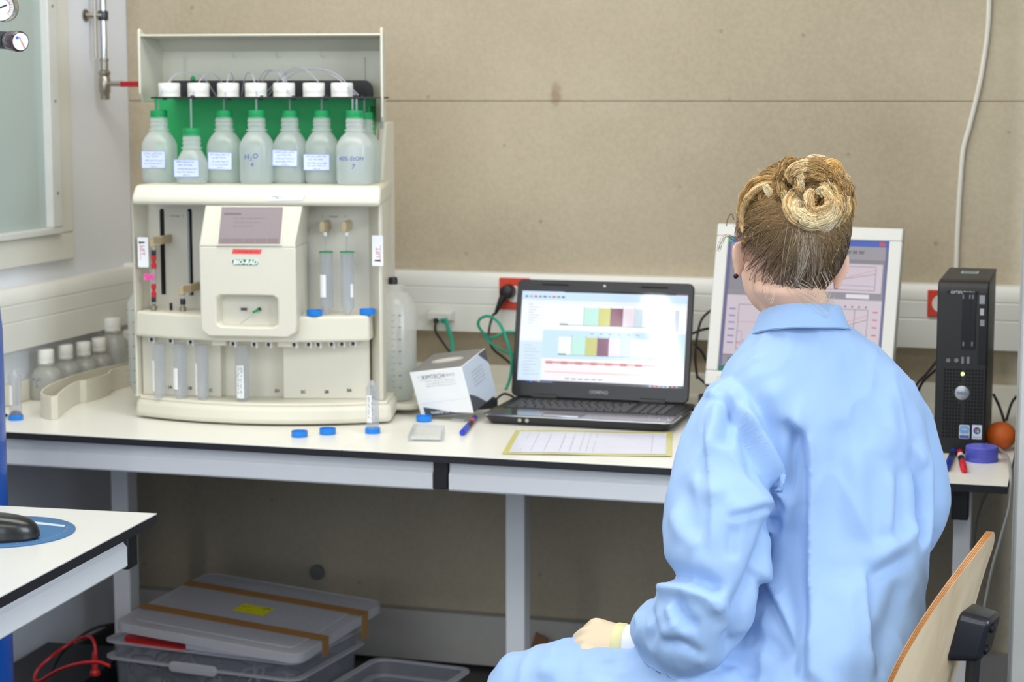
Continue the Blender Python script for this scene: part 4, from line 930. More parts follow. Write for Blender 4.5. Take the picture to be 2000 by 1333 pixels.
le = bpy.data.materials.new('power_light'); le.use_nodes = True; le.node_tree.nodes['Principled BSDF'].inputs['Emission Color'].default_value = srgb(190, 255, 40); le.node_tree.nodes['Principled BSDF'].inputs['Emission Strength'].default_value = 1.2
ob('power_light', m, le, tw)
x, z = T_(1879, 768); m = MB(); m.lathe([(.0145, 0), (.0145, .001), (.013, .0022), (.0, .003)], 26, M=Matrix.Translation((x, 0, z)) @ Matrix.Rotation(R(90), 4, 'X'), cap=False); bd = ob('badge', m, mat('silver_badge', (170, 174, 180), .3, .6), tw)
s = Sheet((x, -.0034, z), (1, 0, 0), (0, 0, 1), .0003); s.text('DELL', 0, 0, .0085, (110, 130, 165), bold=.0003); s.build('lettering', bd)
# ventilation grille: bars over a dark recess
m = MB(); xa, zb_ = T_(1839, 855); xb, zt4 = T_(1922, 722); nx, nz = 13, 20
hx, hz2 = (xb - xa) / nx, (zt4 - zb_) / nz
for i in range(nx):
    for j in range(nz):
        cx_, cz_ = xa + (i + .5) * hx, zb_ + (j + .5) * hz2
        if (cx_ - x) ** 2 + (cz_ - z) ** 2 < .019 ** 2 or abs(cx_ - x) < .004 and j > 16: continue
        if i in (6,) : continue
        m.quad((cx_ - hx * .3, -.0004, cz_ - hz2 * .32), (cx_ + hx * .3, -.0004, cz_ - hz2 * .32), (cx_ + hx * .3, -.0004, cz_ + hz2 * .32), (cx_ - hx * .3, -.0004, cz_ + hz2 * .32))
ob('vent_grille', m, mat('vent_hole_black', (3, 3, 4), .9), tw, kind='stuff', smooth=False)
s = Sheet((0, -.0004, 0), (1, 0, 0), (0, 0, 1), .0003)
def st_card(a, b, c, d, r=.003):
    (xa, za), (xc, zc3) = T_(a, d), T_(c, b); s.poly(rrect(xa, xc, za, zc3, r), (214, 224, 236)); return xa, za, xc, zc3
a_ = st_card(1873, 831, 1894, 857); b_ = st_card(1898, 831, 1918, 858, .001)
s.layer(); s.poly(rrect(a_[0] + .001, a_[2] - .001, a_[1] + .011, a_[3] - .002, .004), (120, 165, 215)); s.rect(a_[0] + .001, a_[2] - .001, a_[1] + .001, a_[1] + .007, (80, 100, 170))
cxw, czw = (b_[0] + b_[2]) / 2, (b_[1] + b_[3]) / 2 + .003; s.poly([(cxw + .0072 * math.cos(R(t)), czw + .0072 * math.sin(R(t))) for t in range(0, 360, 20)], (30, 70, 160)).layer()
for dx, dz, cc in ((-.0022, .0018, (220, 90, 50)), (.0022, .0022, (110, 180, 60)), (-.0022, -.0024, (70, 140, 220)), (.0022, -.002, (240, 200, 60))): s.rect(cxw + dx - .0019, cxw + dx + .0019, czw + dz - .0018, czw + dz + .0018, cc)
s.text('intel', (a_[0] + a_[2]) / 2, a_[3] - .0085, .0062, (245, 248, 255)).text('Core 2', (a_[0] + a_[2]) / 2, a_[1] + .0085, .0056, (60, 70, 120)).text('Windows', cxw, b_[1] + .004, .0042, (60, 60, 70)); s.build('stickers', tw)

# ---------------------------------------------------------------- marker pens, caps, sheet, small box
def marker(p0, p1, rgb, band, lab, group=None, capend=.38):
    p0, p1 = Vector(p0), Vector(p1); d = (p1 - p0); L0_ = d.length; rz = math.atan2(d.y, d.x)
    t = thing('marker_pen', lab, 'pen', p0, rz, group); r = .0062; M_ = Matrix.Translation((0, 0, r)) @ Matrix.Rotation(R(90), 4, 'Y')
    mc_ = mat('marker_%d_%d_%d' % rgb, rgb, .35)
    ob('cap', MB().lathe([(r * .55, 0), (r * .8, .002), (r * 1.05, .006), (r * 1.05, L0_ * capend)], 16, M=M_), mc_, t)
    ob('barrel', MB().lathe([(r, L0_ * capend), (r, L0_ * .8)], 16, M=M_), M_black, t, label='black barrel')
    ob('band', MB().lathe([(r * 1.01, L0_ * .66), (r * 1.01, L0_ * .8)], 16, M=M_), mat('marker_band_%d' % band[1], band, .4), t)
    ob('end_plug', MB().lathe([(r * 1.02, L0_ * .8), (r * 1.02, L0_ * .97), (r * .8, L0_)], 16, M=M_), mc_, t)
    ob('clip', MB().box(.004, L0_ * capend, -.0015, .0015, 2 * r, 2 * r + .002), mc_, t, bevel=.0005)
    return t
marker(at_z(902, 852, ZW), at_z(928, 821, ZW), (34, 58, 190), (205, 70, 70), 'blue marker pen with a red band lying left of the laptop', 'marker pens')
marker(at_z(1848, 922, ZW), at_z(1863, 886, ZW), (24, 60, 160), (20, 30, 60), 'blue capped marker pen in front of the tower', 'marker pens', .5)
marker(at_z(1883, 925, ZW), at_z(1874, 888, ZW), (214, 26, 40), (235, 235, 235), 'red capped marker pen in front of the tower', 'marker pens', .42)
o = ob('bottle_cap', ribbed(.0325, .030, 48, .0009), mat('violet_blue_cap', (88, 94, 202), .35, var=.05)); o.location = at_z(1917, 900, ZW); tag(o, 'large ribbed violet-blue bottle cap in front of the tower', 'cap')
# orange lying at the right end
oc = at_z(1969, 903, ZW); m = MB(); m.sphere((0, 0, .0295), .032, .032, .029, 24, 16)
o = ob('orange', m, mat('orange_peel', (232, 112, 40), .5, bump=.35, bscale=350)); o.location = (-.152, 4.12, ZW); tag(o, 'orange fruit at the right end of the bench beside the tower', 'fruit')
# sheet in a plastic sleeve with yellow edges
q = [at_z(*p, ZW) for p in ((980, 888), (1312, 893), (1313, 846), (1008, 841))]
ps = thing('plan_sheet', 'printed table sheet in a yellow edged sleeve lying before the laptop', 'paper', (q[0].x, q[0].y, ZW))
m = MB(); c_ = sum(q, Vector()) / 4
qs = [a - q[0] for a in q]; nU = 12
def bil(u, v, h=0): return qs[0].lerp(qs[1], u).lerp(qs[3].lerp(qs[2], u), v) + Vector((0, 0, .0006 + .0012 * math.sin(u * 5 + v * 3) ** 2 + h))
m.grid(lambda u, v: bil(u, v), 12, 6); ob('sleeve', m, mat('yellow_film', (214, 206, 120), .25, var=.05), ps)
m = MB(); m.grid(lambda u, v: bil(.035 + u * .93, .06 + v * .87, .0005), 12, 6); pp = ob('paper', m, mat('sheet_paper', (222, 222, 236), .3, var=.02), ps)
m = MB(); gcol = srgb(188, 189, 208)
def ln(u0, v0, u1, v1, w_=.0011):
    a, b = bil(u0, v0, .0009), bil(u1, v1, .0009); nrm = (b - a).cross(Vector((0, 0, 1))).normalized() * w_ / 2; m.quad(a - nrm, b - nrm, b + nrm, a + nrm, col=gcol)
for u in (.10, .16, .24, .33, .39, .45, .49, .53, .88): ln(u, .12, u, .86)
for v in (.3, .5, .68, .8): ln(.07, v, .88, v, .0007)
ob('print', m, PRINT, ps, smooth=False)
# small clear lidded box
a, b, c_, d_ = [at_z(*p, ZW) for p in ((796, 863), (866, 864), (869, 842), (808, 838))]
cb = thing('sample_box', 'small clear plastic box on the bench in front of the tissue box', 'box', a)
qq = [(v.x - a.x, v.y - a.y) for v in (a, b, c_, d_)]
m = MB(); m.prism(qq, 0, .012, 'z'); ob('box_body', m, M_clear, cb, bevel=.001)
m = MB(); mid = Vector((sum(p[0] for p in qq) / 4, sum(p[1] for p in qq) / 4)); q2 = [tuple(mid + (Vector(p) - mid) * .82) for p in qq]; m.prism(q2, .002, .0075, 'z'); ob('paper_insert', m, mat('insert_paper', (232, 228, 216), .6, bump=.3), cb)
s = Sheet((mid.x, mid.y, .0078), (1, 0, 0), (0, 1, 0), .0002); s.scrib(-.025, .02, .012, .012, (180, 160, 120), .0008, 4).scrib(-.022, .02, -.02, .008, (110, 110, 110), .0008, 2); s.build('handwriting', cb)

# ---------------------------------------------------------------- tilted tissue box
TBW, TBD, TBH = .123, .118, .098
Ab = at_y(792, 728, 4.16); Bb = at_y(912, 694, 4.12)    # top front corners
p_tl, p_tr, p_br, p_bl = at_d(792, 728, 4.42), at_d(908, 710, 4.37), at_d(925, 797, 4.36), at_d(808, 815, 4.41)
ex = (p_tr - p_tl).normalized(); ez = (p_tl - p_bl); ez = (ez - ex * ez.dot(ex)).normalized(); ey = ez.cross(ex)
Wb = (p_tr - p_tl).length; Hb = ((p_tl - p_bl).length + (p_tr - p_br).length) / 2
# lean the box back so that its top shows, then rest its lowest corner on the bench
Rm = Matrix((ex, ey, ez)).transposed()
Rm = Rm @ Matrix.Rotation(R(20), 3, 'X').to_3x3() @ Matrix.Rotation(R(-8), 3, 'Z').to_3x3()
Db = .125; Wb, Hb = .136, .112
cen = at_d(862, 762, 4.40)
box8 = [Rm @ Vector((x, y, z)) for x in (0, Wb) for y in (0, Db) for z in (0, Hb)]
org_ = cen - (Rm @ Vector((Wb / 2, 0, Hb / 2))); low = min(v.z for v in box8) + org_.z; org_.z += ZW + .0005 - low
tb = thing('tissue_box', 'white and grey cardboard tissue box tipped over against the cables', 'box', org_, rot=Rm.to_euler())
M_card = mat('white_card', (236, 238, 240), .45, var=.02)
ob('carton', MB().box(0, Wb, 0, Db, 0, Hb), M_card, tb, bevel=.0012)
CH = (74, 76, 82); MG = (128, 127, 125)
s = Sheet((0, 0, 0), (1, 0, 0), (0, 0, 1), .0004); s.poly([(.012, .001), (Wb - .002, .001), (Wb - .045, .006), (.012, .026)], CH).layer()
s.text('KIMTECH', .058, Hb - .016, .014, (110, 114, 120)).text('SCIENCE', .098, Hb - .0155, .008, (160, 164, 170)); s.line([(.018, Hb - .012), (.036, Hb - .012), (.027, Hb - .024), (.018, Hb - .012)], .0008, (180, 186, 192))
for k in range(3): s.scrib(.034, .112, Hb - .026 - k * .006, .0025, (150, 154, 160), .0006, 20 + k, 1.4)
s.line([(.006, .034), (Wb - .004, .037)], .0006, (200, 204, 208)); s.text('Kimberly-Clark', .055, .011, .0085, (225, 228, 232), bold=.0002); s.build('front_print', tb)
s = Sheet((0, 0, Hb), (1, 0, 0), (0, 1, 0), .0004); s.rect(.001, Wb - .001, .001, Db - .001, MG).layer(); s.poly([(Wb / 2 + .042 * math.cos(R(t)), Db / 2 + .018 * math.sin(R(t))) for t in range(0, 360, 24)], (196, 190, 184)).layer(); s.poly([(Wb / 2 + .034 * math.cos(R(t)), Db / 2 + .009 * math.sin(R(t))) for t in range(0, 360, 24)], (214, 210, 206)); s.build('top_print', tb)
s = Sheet((Wb, 0, 0), (0, 1, 0), (0, 0, 1), .0004); s.rect(.001, Db - .001, .001, Hb - .001, (196, 206, 220)).layer(); s.poly([(.001, .001), (.07, .001), (.03, .03), (.001, .045)], CH).poly([(Db - .001, Hb - .001), (Db - .04, Hb - .001), (Db - .001, Hb - .035)], CH)
for k in range(5): s.scrib(.035, .095, Hb - .028 - k * .008, .003, (110, 118, 132), .0007, 40 + k, 1.5)
s.build('side_print', tb)
# clear film slot lying under the box: crumpled clear bag scrap
m = MB(); m.grid(lambda u, v: (u * .03, v * .02, .002 + .006 * abs(math.sin(u * 7 + v * 5))), 8, 6); o = ob('film_scrap', m, M_clear); o.location = at_z(880, 826, ZW); tag(o, 'small crumpled clear film scrap under the tissue box edge', 'plastic scrap')

# ---------------------------------------------------------------- sockets, outlet box, cables
YT = YB - .055
def socket(px0, px1, py0, py1, lab, face=True):
    a = at_y(px0, py1, YT); b = at_y(px1, py0, YT); cx_, cz_ = (a.x + b.x) / 2, (a.z + b.z) / 2; hs = max(b.x - a.x, b.z - a.z) / 2
    t = thing('wall_socket', lab, 'socket', (cx_, YT, cz_), 0, 'red wall sockets'); Mr = Matrix.Rotation(R(90), 4, 'X')
    ob('face_plate', MB().box(-hs, hs, -.006, 0, -hs, hs), mat('red_socket_plastic', (206, 62, 36), .4), t, bevel=.002)
    ob('socket_well', MB().lathe([(.021, .006), (.021, .0075), (.0185, .0078), (.018, .0062)], 24, M=Mr), M_trunk, t)
    return t
sL = socket(976, 1036, 546, 602, 'red wall socket with a black plug, left of the laptop lid')
sR = socket(1811, 1866, 572, 614, 'red wall socket with white rim, behind the tower')
m = MB(); c_ = at_y(992, 570, YT - .02); Mr = Matrix.Rotation(R(90), 4, 'X')
pg = thing('power_plug', 'black angled power plug in the red socket with its hanging cord', 'plug', (c_.x, YT - .008, c_.z))
m = MB(); m.lathe([(.018, 0), (.019, .01), (.017, .03), (.010, .034)], 20, M=Mr); ob('plug_body', m, M_black, pg, bevel=.001)
m = MB(); m.tube([(0, -.02, 0), (-.012, -.026, -.02), (-.022, -.028, -.042), (-.028, -.028, -.055)], [.012, .0095, .006, .004], 10); ob('strain_relief', m, M_black, pg)
def cable(name, pts, r, m_, lab, cat='cable', group=None):
    P = spline([Vector(p) for p in pts], 8); o0 = P[0]; o = ob(name, MB().tube([p - o0 for p in P], r, 8), m_); o.location = o0; tag(o, lab, cat, group); return o
pth = [Vector((c_.x - .028, YT - .036, c_.z - .055))] + [at_y(px, py, y) for px, py, y in ((962, 618, 4.62), (955, 650, 4.60), (962, 680, 4.58), (985, 700, 4.55), (1010, 722, 4.5))]
cb_ = MB().tube([p - Vector(pg.location) for p in spline(pth, 8)], .0033, 8); ob('cord', cb_, M_black, pg)
M_teal = mat('green_network_cable', (20, 150, 122), .45)
cable('network_cable', [at_y(px, py, y) for px, py, y in ((1010, 650, 4.55), (985, 650, 4.54), (958, 661, 4.52), (936, 640, 4.50), (937, 624, 4.49), (955, 618, 4.48), (975, 632, 4.46), (990, 665, 4.44), (999, 700, 4.43), (997, 735, 4.42), (988, 762, 4.40))], .0036, M_teal, 'looped green network cable hanging beside the laptop lid', group='green network cables')
cable('network_cable', [at_y(px, py, y) for px, py, y in ((945, 655, 4.57), (960, 672, 4.57), (985, 687, 4.56), (1015, 697, 4.55))], .0033, M_teal, 'short stretch of green network cable behind the loop by the laptop', group='green network cables')
cable('network_cable', [at_y(px, py, y) for px, py, y in ((870, 624, 4.64), (876, 645, 4.62), (883, 672, 4.58), (880, 720, 4.50))], .0052, M_teal, 'green network cable plugged into the white outlet box', group='green network cables')
cable('cable', [at_y(px, py, y) for px, py, y in ((852, 626, 4.64), (850, 645, 4.62), (862, 665, 4.58), (880, 690, 4.52))], .0034, M_black, 'black cord plugged into the white outlet box')
a = at_y(843, 625, YT); b = at_y(879, 601, YT - .04)
ob_ = thing('outlet_box', 'small white data outlet box on the wall trunking', 'outlet', ((a.x + b.x) / 2, YT, a.z))
hw_ = (b.x - a.x) / 2; ob('housing', MB().prism([(-.0005, 0), (-.032, .004), (-.036, .022), (-.0005, .026)], -hw_, hw_, 'x'), M_trunk, ob_, bevel=.0015)
for x in (-.009, .009): ob('jack', MB().box(x - .006, x + .006, -.034, -.028, -.004, .008), M_black if x < 0 else M_teal, ob_)
# white cable down the concrete at the right
M_wc = mat('white_cable', (226, 222, 210), .45)
cable('wall_cable', [at_y(px, py, YB - .008) for px, py in ((1930, -60), (1932, 0), (1929, 60), (1921, 120), (1911, 175), (1894, 245), (1882, 290), (1877, 340), (1873, 400), (1870, 460), (1867, 540))], .0058, M_wc, 'white cable curving down the concrete wall above the tower')
# cables and adapter behind laptop and monitor
cb1 = [[(1395, 602, 4.60), (1372, 622, 4.58), (1362, 655, 4.55), (1358, 700, 4.52), (1362, 740, 4.50)], [(1345, 655, 4.6), (1370, 645, 4.58), (1390, 641, 4.56)], [(1356, 672, 4.58), (1372, 690, 4.57), (1385, 720, 4.56)], [(1830, 705, 4.50), (1810, 730, 4.46), (1790, 752, 4.42), (1780, 780, 4.40)], [(1828, 722, 4.52), (1800, 750, 4.50), (1785, 790, 4.48)], [(1940, 770, 4.5), (1952, 795, 4.49), (1963, 830, 4.47), (1966, 860, 4.45)], [(1985, 775, 4.55), (1975, 790, 4.52), (1963, 830, 4.5)], [(1330, 792, 4.42), (1350, 800, 4.38), (1385, 812, 4.34)]]
lbs = ['black cable arching from behind the monitor edge', 'black cable running level behind the laptop lid', 'black cable dipping behind the laptop lid', 'upper black cable leaving the left of the tower', 'lower black cable leaving the left of the tower', 'thin black cable dropping right of the tower', 'thin black cable joining from the far right', 'black cable lying on the bench right of the laptop']
for c_, l_ in zip(cb1, lbs): cable('cable', [at_y(*p) for p in c_], .0032, M_black, l_, group='black cables')
cable('cable', [at_y(px, py, y) for px, py, y in ((1930, 800, 4.4), (1935, 850, 4.25), (1950, 875, 4.1), (1968, 893, 3.9), (1974, 925, 3.72))] + [at_y(px, py, 3.70) for px, py in ((1972, 985), (1955, 1050), (1938, 1110), (1922, 1190), (1905, 1290), (1895, 1400))], .0028, mat('grey_cable', (150, 150, 146), .5), 'pale grey cable hanging over the right end of the bench', 'cable')
cable('cable', [at_y(px, py, 4.3) for px, py in ((1935, 950), (1915, 990), (1903, 1050), (1898, 1150), (1890, 1260), (1880, 1380))], .0028, MATS['grey_cable'], 'second grey cable hanging in the dark below the bench')
ad = at_z(1358, 790, ZW); t = thing('power_adapter', 'black power adapter brick between laptop and monitor', 'adapter', (-.82, 4.47, ZW), R(20))
ob('brick', MB().box(-.03, .03, -.055, .055, 0, .03), M_black, t, bevel=.005)
ob('cord', MB().tube(spline([(0, .05, .015), (.01, .09, .03), (-.02, .12, .06)], 6), .003, 8), M_black, t)
t = thing('power_adapter', 'black power adapter between the tissue box and the laptop', 'adapter', (-1.36, 4.33, ZW), R(-50))
ob('brick', MB().box(-.022, .022, -.045, .045, 0, .025), M_black, t, bevel=.004)
ob('cord', MB().tube(spline([(0, .04, .012), (.0, .07, .03), (.04, .08, .02), (.06, .04, .006)], 6), .003, 8), M_black, t)
t = thing('black_device', 'small black rounded device half hidden behind the person by the tower', 'device', (-.335, 4.06, ZW), R(10))
ob('housing', MB().prism(rrect(-.03, .03, -.03, .05, .015), 0, .075, 'z'), M_black, t, bevel=.01, seg=3)
# gloss sleeves of the mouse on the near table come next
# ---------------------------------------------------------------- on the near table
NT = root_matrix(nt); NTi = NT.inverted()
def nloc(px, py, z=.7502): return at_z(px, py, z)
mcx = nloc(58, 1045); mat_c = mcx
A_ = nloc(152, 1040); B_ = nloc(70, 1013); C_ = nloc(30, 1077); r_mat = .118
cc_ = Vector((A_.x - .118, (B_.y + C_.y) / 2 + .0, .7503))
mm = thing('mouse_mat', 'round blue mouse mat with a white stripe on the near table', 'mouse mat', cc_)
ob('disc', MB().lathe([(r_mat, 0), (r_mat, .002), (r_mat - .001, .0026)], 56), mat('mouse_mat_blue', (56, 104, 150), .5, var=.05), mm)
s = Sheet((0, 0, .0026), (1, 0, 0), (0, 1, 0), .0002); s.poly([(-.02, .085), (.078, .068), (.082, .056), (-.02, .066)], (190, 205, 222)).layer()
for k in range(26):
    a_ = R(-58 + k * 3.6); c_, d_ = math.cos(a_), math.sin(a_); s.poly([(.104 * c_ - .0016, .104 * d_ - .001), (.104 * c_ + .0016, .104 * d_ - .001), (.104 * c_ + .0012, .104 * d_ + .0012), (.104 * c_ - .0012, .104 * d_ + .0012)], (150, 160, 150))
s.build('print', mm)
mp_ = nloc(28, 1058); ms = thing('computer_mouse', 'black computer mouse resting on the blue round mat', 'mouse', (mp_.x - .022, mp_.y - .0, .7531), R(20))
def mshape(u, v):
    a = 2 * math.pi * u; t_ = v * math.pi / 2; ex_ = .060 * (1 + .03 * math.cos(a)); ey_ = .034 * (1 - .08 * math.cos(a)); z = .038 * math.sin(t_) ** .8; k = math.cos(t_) ** .55
    return (ex_ * k * math.cos(a), ey_ * k * math.sin(a), .004 + z * (1 - .16 * (math.cos(a) * k) ))
m = MB(); m.grid(mshape, 36, 14); ob('shell', m, mat('mouse_black', (18, 18, 20), .3, coat=.2), ms)
ob('skirt', MB().lathe([(1, 0), (1.02, .005)], 36, M=Matrix.Diagonal((.058, .032, 1, 1))), M_black, ms)
# ---------------------------------------------------------------- gas cylinder with regulator
cy = thing('gas_cylinder', 'blue gas cylinder standing between near table and bench at the left edge', 'gas cylinder', (-2.116, 3.28, 0))
M_blue = mat('blue_cylinder_paint', (14, 82, 178), .35, var=.08, scale=6, coat=.3)
ob('cylinder_body', MB().lathe([(.100, 0), (.113, .01), (.113, 1.03), (.108, 1.09), (.09, 1.15), (.06, 1.195), (.035, 1.215), (.032, 1.24)], 40), M_blue, cy)
ob('valve', MB().lathe([(.015, 1.24), (.015, 1.30), (.011, 1.30), (.011, 1.40), (.020, 1.40), (.022, 1.415), (.0, 1.42)], 16), mat('brass', (180, 150, 90), .3, 1.0), cy)
ob('hand_writing', Sheet((.100, -.053, .60), (.47, .88, 0), (0, 0, 1)).scrib(-.02, .02, 0, .012, (20, 30, 60), .0012, 3).mb, PRINT, cy, smooth=False)
gp = at_y(2, 14, 3.17); kp = at_y(30, 80, 3.17)
rg = thing('pressure_regulator', 'pressure regulator with round dial and dark plum knob at upper left', 'regulator', (-2.05, 3.20, gp.z - .12))
base_ = Vector(rg.location)
ob('regulator_body', MB().lathe([(.018, -.13), (.018, -.02), (.03, -.02), (.03, .09), (.02, .11)], 20), M_chrome, rg)
def face_m(p, dirv): return Matrix.Translation(p - base_) @ Vector(dirv).to_track_quat('Z', 'Y').to_matrix().to_4x4()
Gd = (.25, -1, .0); Gm = face_m(gp, Gd)
ob('gauge_case', MB().lathe([(.022, -.026), (.027, -.02), (.027, .0), (.0245, .004), (.0235, .001), (.0235, -.002)], 36, M=Gm, cap=True), M_chrome, rg)
ob('gauge_stem', MB().tube([gp - base_ + Vector((0, .02, -.0)), (0, 0, .04)], .006, 8), M_chrome, rg)
u_g = Gm.to_3x3() @ Vector((1, 0, 0)); ug = Vector((1, .25, 0)).normalized()
s = Sheet(Gm @ Vector((0, 0, -.0005)), ug, (0, 0, 1), .0003); s.poly([(.0235 * math.cos(R(t)), .0235 * math.sin(R(t))) for t in range(0, 360, 12)], (238, 239, 240)).layer()
s.line([(.0165 * math.cos(R(t)), .0165 * math.sin(R(t))) for t in range(-45, 91, 9)], .0012, (205, 70, 60)).line([(-.004, -.002), (.011, .004)], .003, (30, 34, 44))
for t_ in range(-45, 226, 15): s.line([(.0175 * math.cos(R(t_)), .0175 * math.sin(R(t_))), (.0205 * math.cos(R(t_)), .0205 * math.sin(R(t_)))], .0007, (60, 60, 70))
s.build('dial', rg)
Kd = Vector((.86, -.50, -.06)).normalized(); Km = face_m(at_y(39, 81, 3.14), Kd); v = []; nn_ = 10
m = MB(); prof = [(.0145, -.040), (.0175, -.034), (.0195, -.004), (.0185, .0), (.0165, .0015)]; n2 = 40
for r_, z in prof:
    for k in range(n2): a = 2 * math.pi * k / n2; q_ = r_ * (1 - .035 * (abs(math.sin(a * 5))) ** .6 if r_ > .0166 else 1); v.append(Km @ Vector((q_ * math.cos(a), q_ * math.sin(a), z)))
m.add(v, [(i * n2 + k, i * n2 + (k + 1) % n2, (i + 1) * n2 + (k + 1) % n2, (i + 1) * n2 + k) for i in range(4) for k in range(n2)] + [tuple(range(4 * n2, 5 * n2)), tuple(range(n2))[::-1]])
ob('knob', m, mat('plum_black_plastic', (52, 30, 40), .25, coat=.3), rg, label='dark plum fluted knob')
ob('knob_neck', MB().lathe([(.016, -.075), (.016, -.040)], 24, M=Km), M_black, rg)
ob('knob_bracket', MB().tube([Km @ Vector((0, 0, -.07)), (0, 0, .0)], .014, 12), M_chrome, rg)
ku_ = Vector((0, 0, 1)).cross(Kd).normalized(); s = Sheet(Km @ Vector((0, 0, .0017)), ku_, Kd.cross(ku_), .0003); s.poly([(.0155 * math.cos(R(t)), .0155 * math.sin(R(t))) for t in range(0, 360, 12)], (232, 234, 238)).layer()
s.rect(-.0095, -.004, .004, .009, (40, 110, 190)).text('AIR LIQUIDE', .0025, -.0015, .0042, (200, 60, 60), rot=-62, bold=.0001); s.build('knob_disc', rg)
# ---------------------------------------------------------------- gas pipe with valve on the left wall
pp_ = at_x(203, 100, XL + .035); vz = at_x(205, 160, XL + .035).z
gpipe = thing('gas_pipe', 'chromed gas pipe with red lever valve on the left wall near the corner', 'pipe', (XL + .035, pp_.y, vz))
ob('pipe', MB().tube([(0, 0, .03), (0, 0, .8)], .0085, 14), M_chrome, gpipe)
ob('threaded_rod', MB().tube([(-.012, -.02, .06), (-.012, -.02, .8)], .004, 8), M_nickel, gpipe)
ob('valve_body', MB().lathe([(.011, -.045), (.012, -.04), (.012, -.03), (.0145, -.026), (.0145, .01), (.012, .014), (.015, .018), (.015, .026), (.010, .03), (.010, .052), (.012, .054), (.012, .058), (.009, .06)], 16), M_nickel, gpipe)
lv = Vector((.55, .12, 0)).normalized() if 0 else Vector((1, .1, 0)).normalized()
ob('stem_nut', MB().tube([Vector((.008, 0, -.005)), lv * .05 + Vector((0, 0, -.005))], [.006, .007], 8), M_nickel, gpipe)
m = MB(); a_ = lv * .05; b_ = lv * .14; m.box(.045, .125, -.005, .005, -.013, .001); ob('lever', m, mat('red_lever', (170, 20, 36), .4), gpipe, bevel=.002, label='red lever')
zc3_ = at_x(190, 30, XL + .03).z - vz
ob('clamp_plate', MB().lathe([(.016, 0), (.016, .003)], 20, M=Matrix.Translation((-.0345, -.03, zc3_)) @ Matrix.Rotation(R(90), 4, 'Y')), M_nickel, gpipe)
ob('clamp_arm', MB().tube([(-.033, -.03, zc3_), (0, -.01, zc3_)], .006, 8), M_nickel, gpipe)
ob('pipe_clamp', MB().lathe([(.0125, -.012), (.0135, -.008), (.0135, .008), (.0125, .012)], 16, cz=zc3_), mat('clamp_dark', (70, 74, 80), .3, .8), gpipe)
# ---------------------------------------------------------------- storage boxes under the bench
M_boxc = clear_mat('clear_storage_plastic', (226, 229, 238), .2, .15); M_lidc = clear_mat('frosted_lid_plastic', (238, 238, 242), .66, .2); M_tape = mat('brown_packing_tape', (168, 122, 70), .35, var=.12)
a0_, b0_ = at_z(196, 1252, .215), at_z(580, 1300, .215)
rzb = math.atan2(b0_.y - a0_.y, b0_.x - a0_.x); wbx = (b0_ - a0_).length
def tub(name, lab, loc, rz, w_, d_, h, grp='clear storage boxes', lip=.022):
    t = thing(name, lab, 'box', loc, rz, grp); m = MB()
    o_ = rrect(.03, w_ - .03, .02, d_ - .02, .025); i_ = rrect(.033, w_ - .033, .023, d_ - .023, .022); T_o = rrect(lip * .7, w_ - lip * .7, lip * .5, d_ - lip * .5, .03); 
    n = len(o_); ti = rrect(lip * .7 + .003, w_ - lip * .7 - .003, lip * .5 + .003, d_ - lip * .5 - .003, .027)
    V = [(x, y, 0) for x, y in o_] + [(x, y, h) for x, y in T_o] + [(x, y, h) for x, y in ti] + [(x, y, .004) for x, y in i_]
    F = [tuple(range(n))[::-1]] + [(k * n + i, k * n + (i + 1) % n, (k + 1) * n + (i + 1) % n, (k + 1) * n + i) for k in range(3) for i in range(n)] + [tuple(range(3 * n, 4 * n))]
    m.add(V, F); ob('tub', m, M_boxc, t)
    for zz in (h - .003, h - .042):
        m = MB(); oo = rrect(0, w_, 0, d_, .035, 6); ii = rrect(lip * .75, w_ - lip * .75, lip * .55, d_ - lip * .55, .03, 6); k2 = len(oo)
        m.add([(x, y, zz) for x, y in oo] + [(x, y, zz) for x, y in ii] + [(x, y, zz + .004) for x, y in ii] + [(x, y, zz + .004) for x, y in oo], [(j * k2 + i, j * k2 + (i + 1) % k2, ((j + 1) % 4) * k2 + (i + 1) % k2, ((j + 1) % 4) * k2 + i) for j in range(4) for i in range(k2)]); ob('rim', m, M_lidc, t)
    return t
hb_ = .215
bx = tub('storage_box', 'clear plastic storage box full of adapters and cables, under the taped lid', (a0_.x, a0_.y, 0.0), rzb, wbx, .36, hb_)
hd = MB(); hd.prism(rrect(wbx * .36, wbx * .60, hb_ - .052, hb_ - .028, .010), -.004, .006, 'y'); ob('handle', hd, M_lidc, bx, bevel=.002)
# contents: adapters, cords, a red folder, white sheets
BM = root_matrix(bx)
def inb(x, y, z): return BM @ Vector((x, y, z))
rnd = random.Random(4); cols = [((206, 198, 176), 'beige'), ((60, 62, 70), 'dark grey'), ((210, 210, 206), 'white'), ((40, 42, 50), 'black')]
wd_ = ['at the left front', 'left of the middle', 'in the middle front', 'right of the middle', 'at the right front', 'in the second row left', 'in the second row middle', 'in the second row right']
for k in range(8):
    c_, cn = cols[k % 4]; x = .07 + (k % 5) * (wbx - .14) / 4.4 + .02; y = .05 + (k // 5) * .12; z = .085 + .02 * (k % 2); 
    p = inb(x, y + .02, z); t = thing('power_adapter', cn + ' adapter in the clear box, ' + wd_[k], 'adapter', p, rot=(rnd.uniform(-.5, .5), rnd.uniform(-.5, .5), rnd.uniform(0, 3)), group='adapters in the clear box')
    ob('brick', MB().box(-.034, .034, -.022, .022, -.016, .016), mat('adapter_' + cn.replace(' ', '_'), c_, .5), t, bevel=.005)
    ob('cable_stub', MB().tube(spline([(.03, 0, 0), (.045, 0, .01), (.05, .01, .03)], 5), .0025, 6), M_black, t)
m = MB(); o0 = inb(.1, .1, .1)
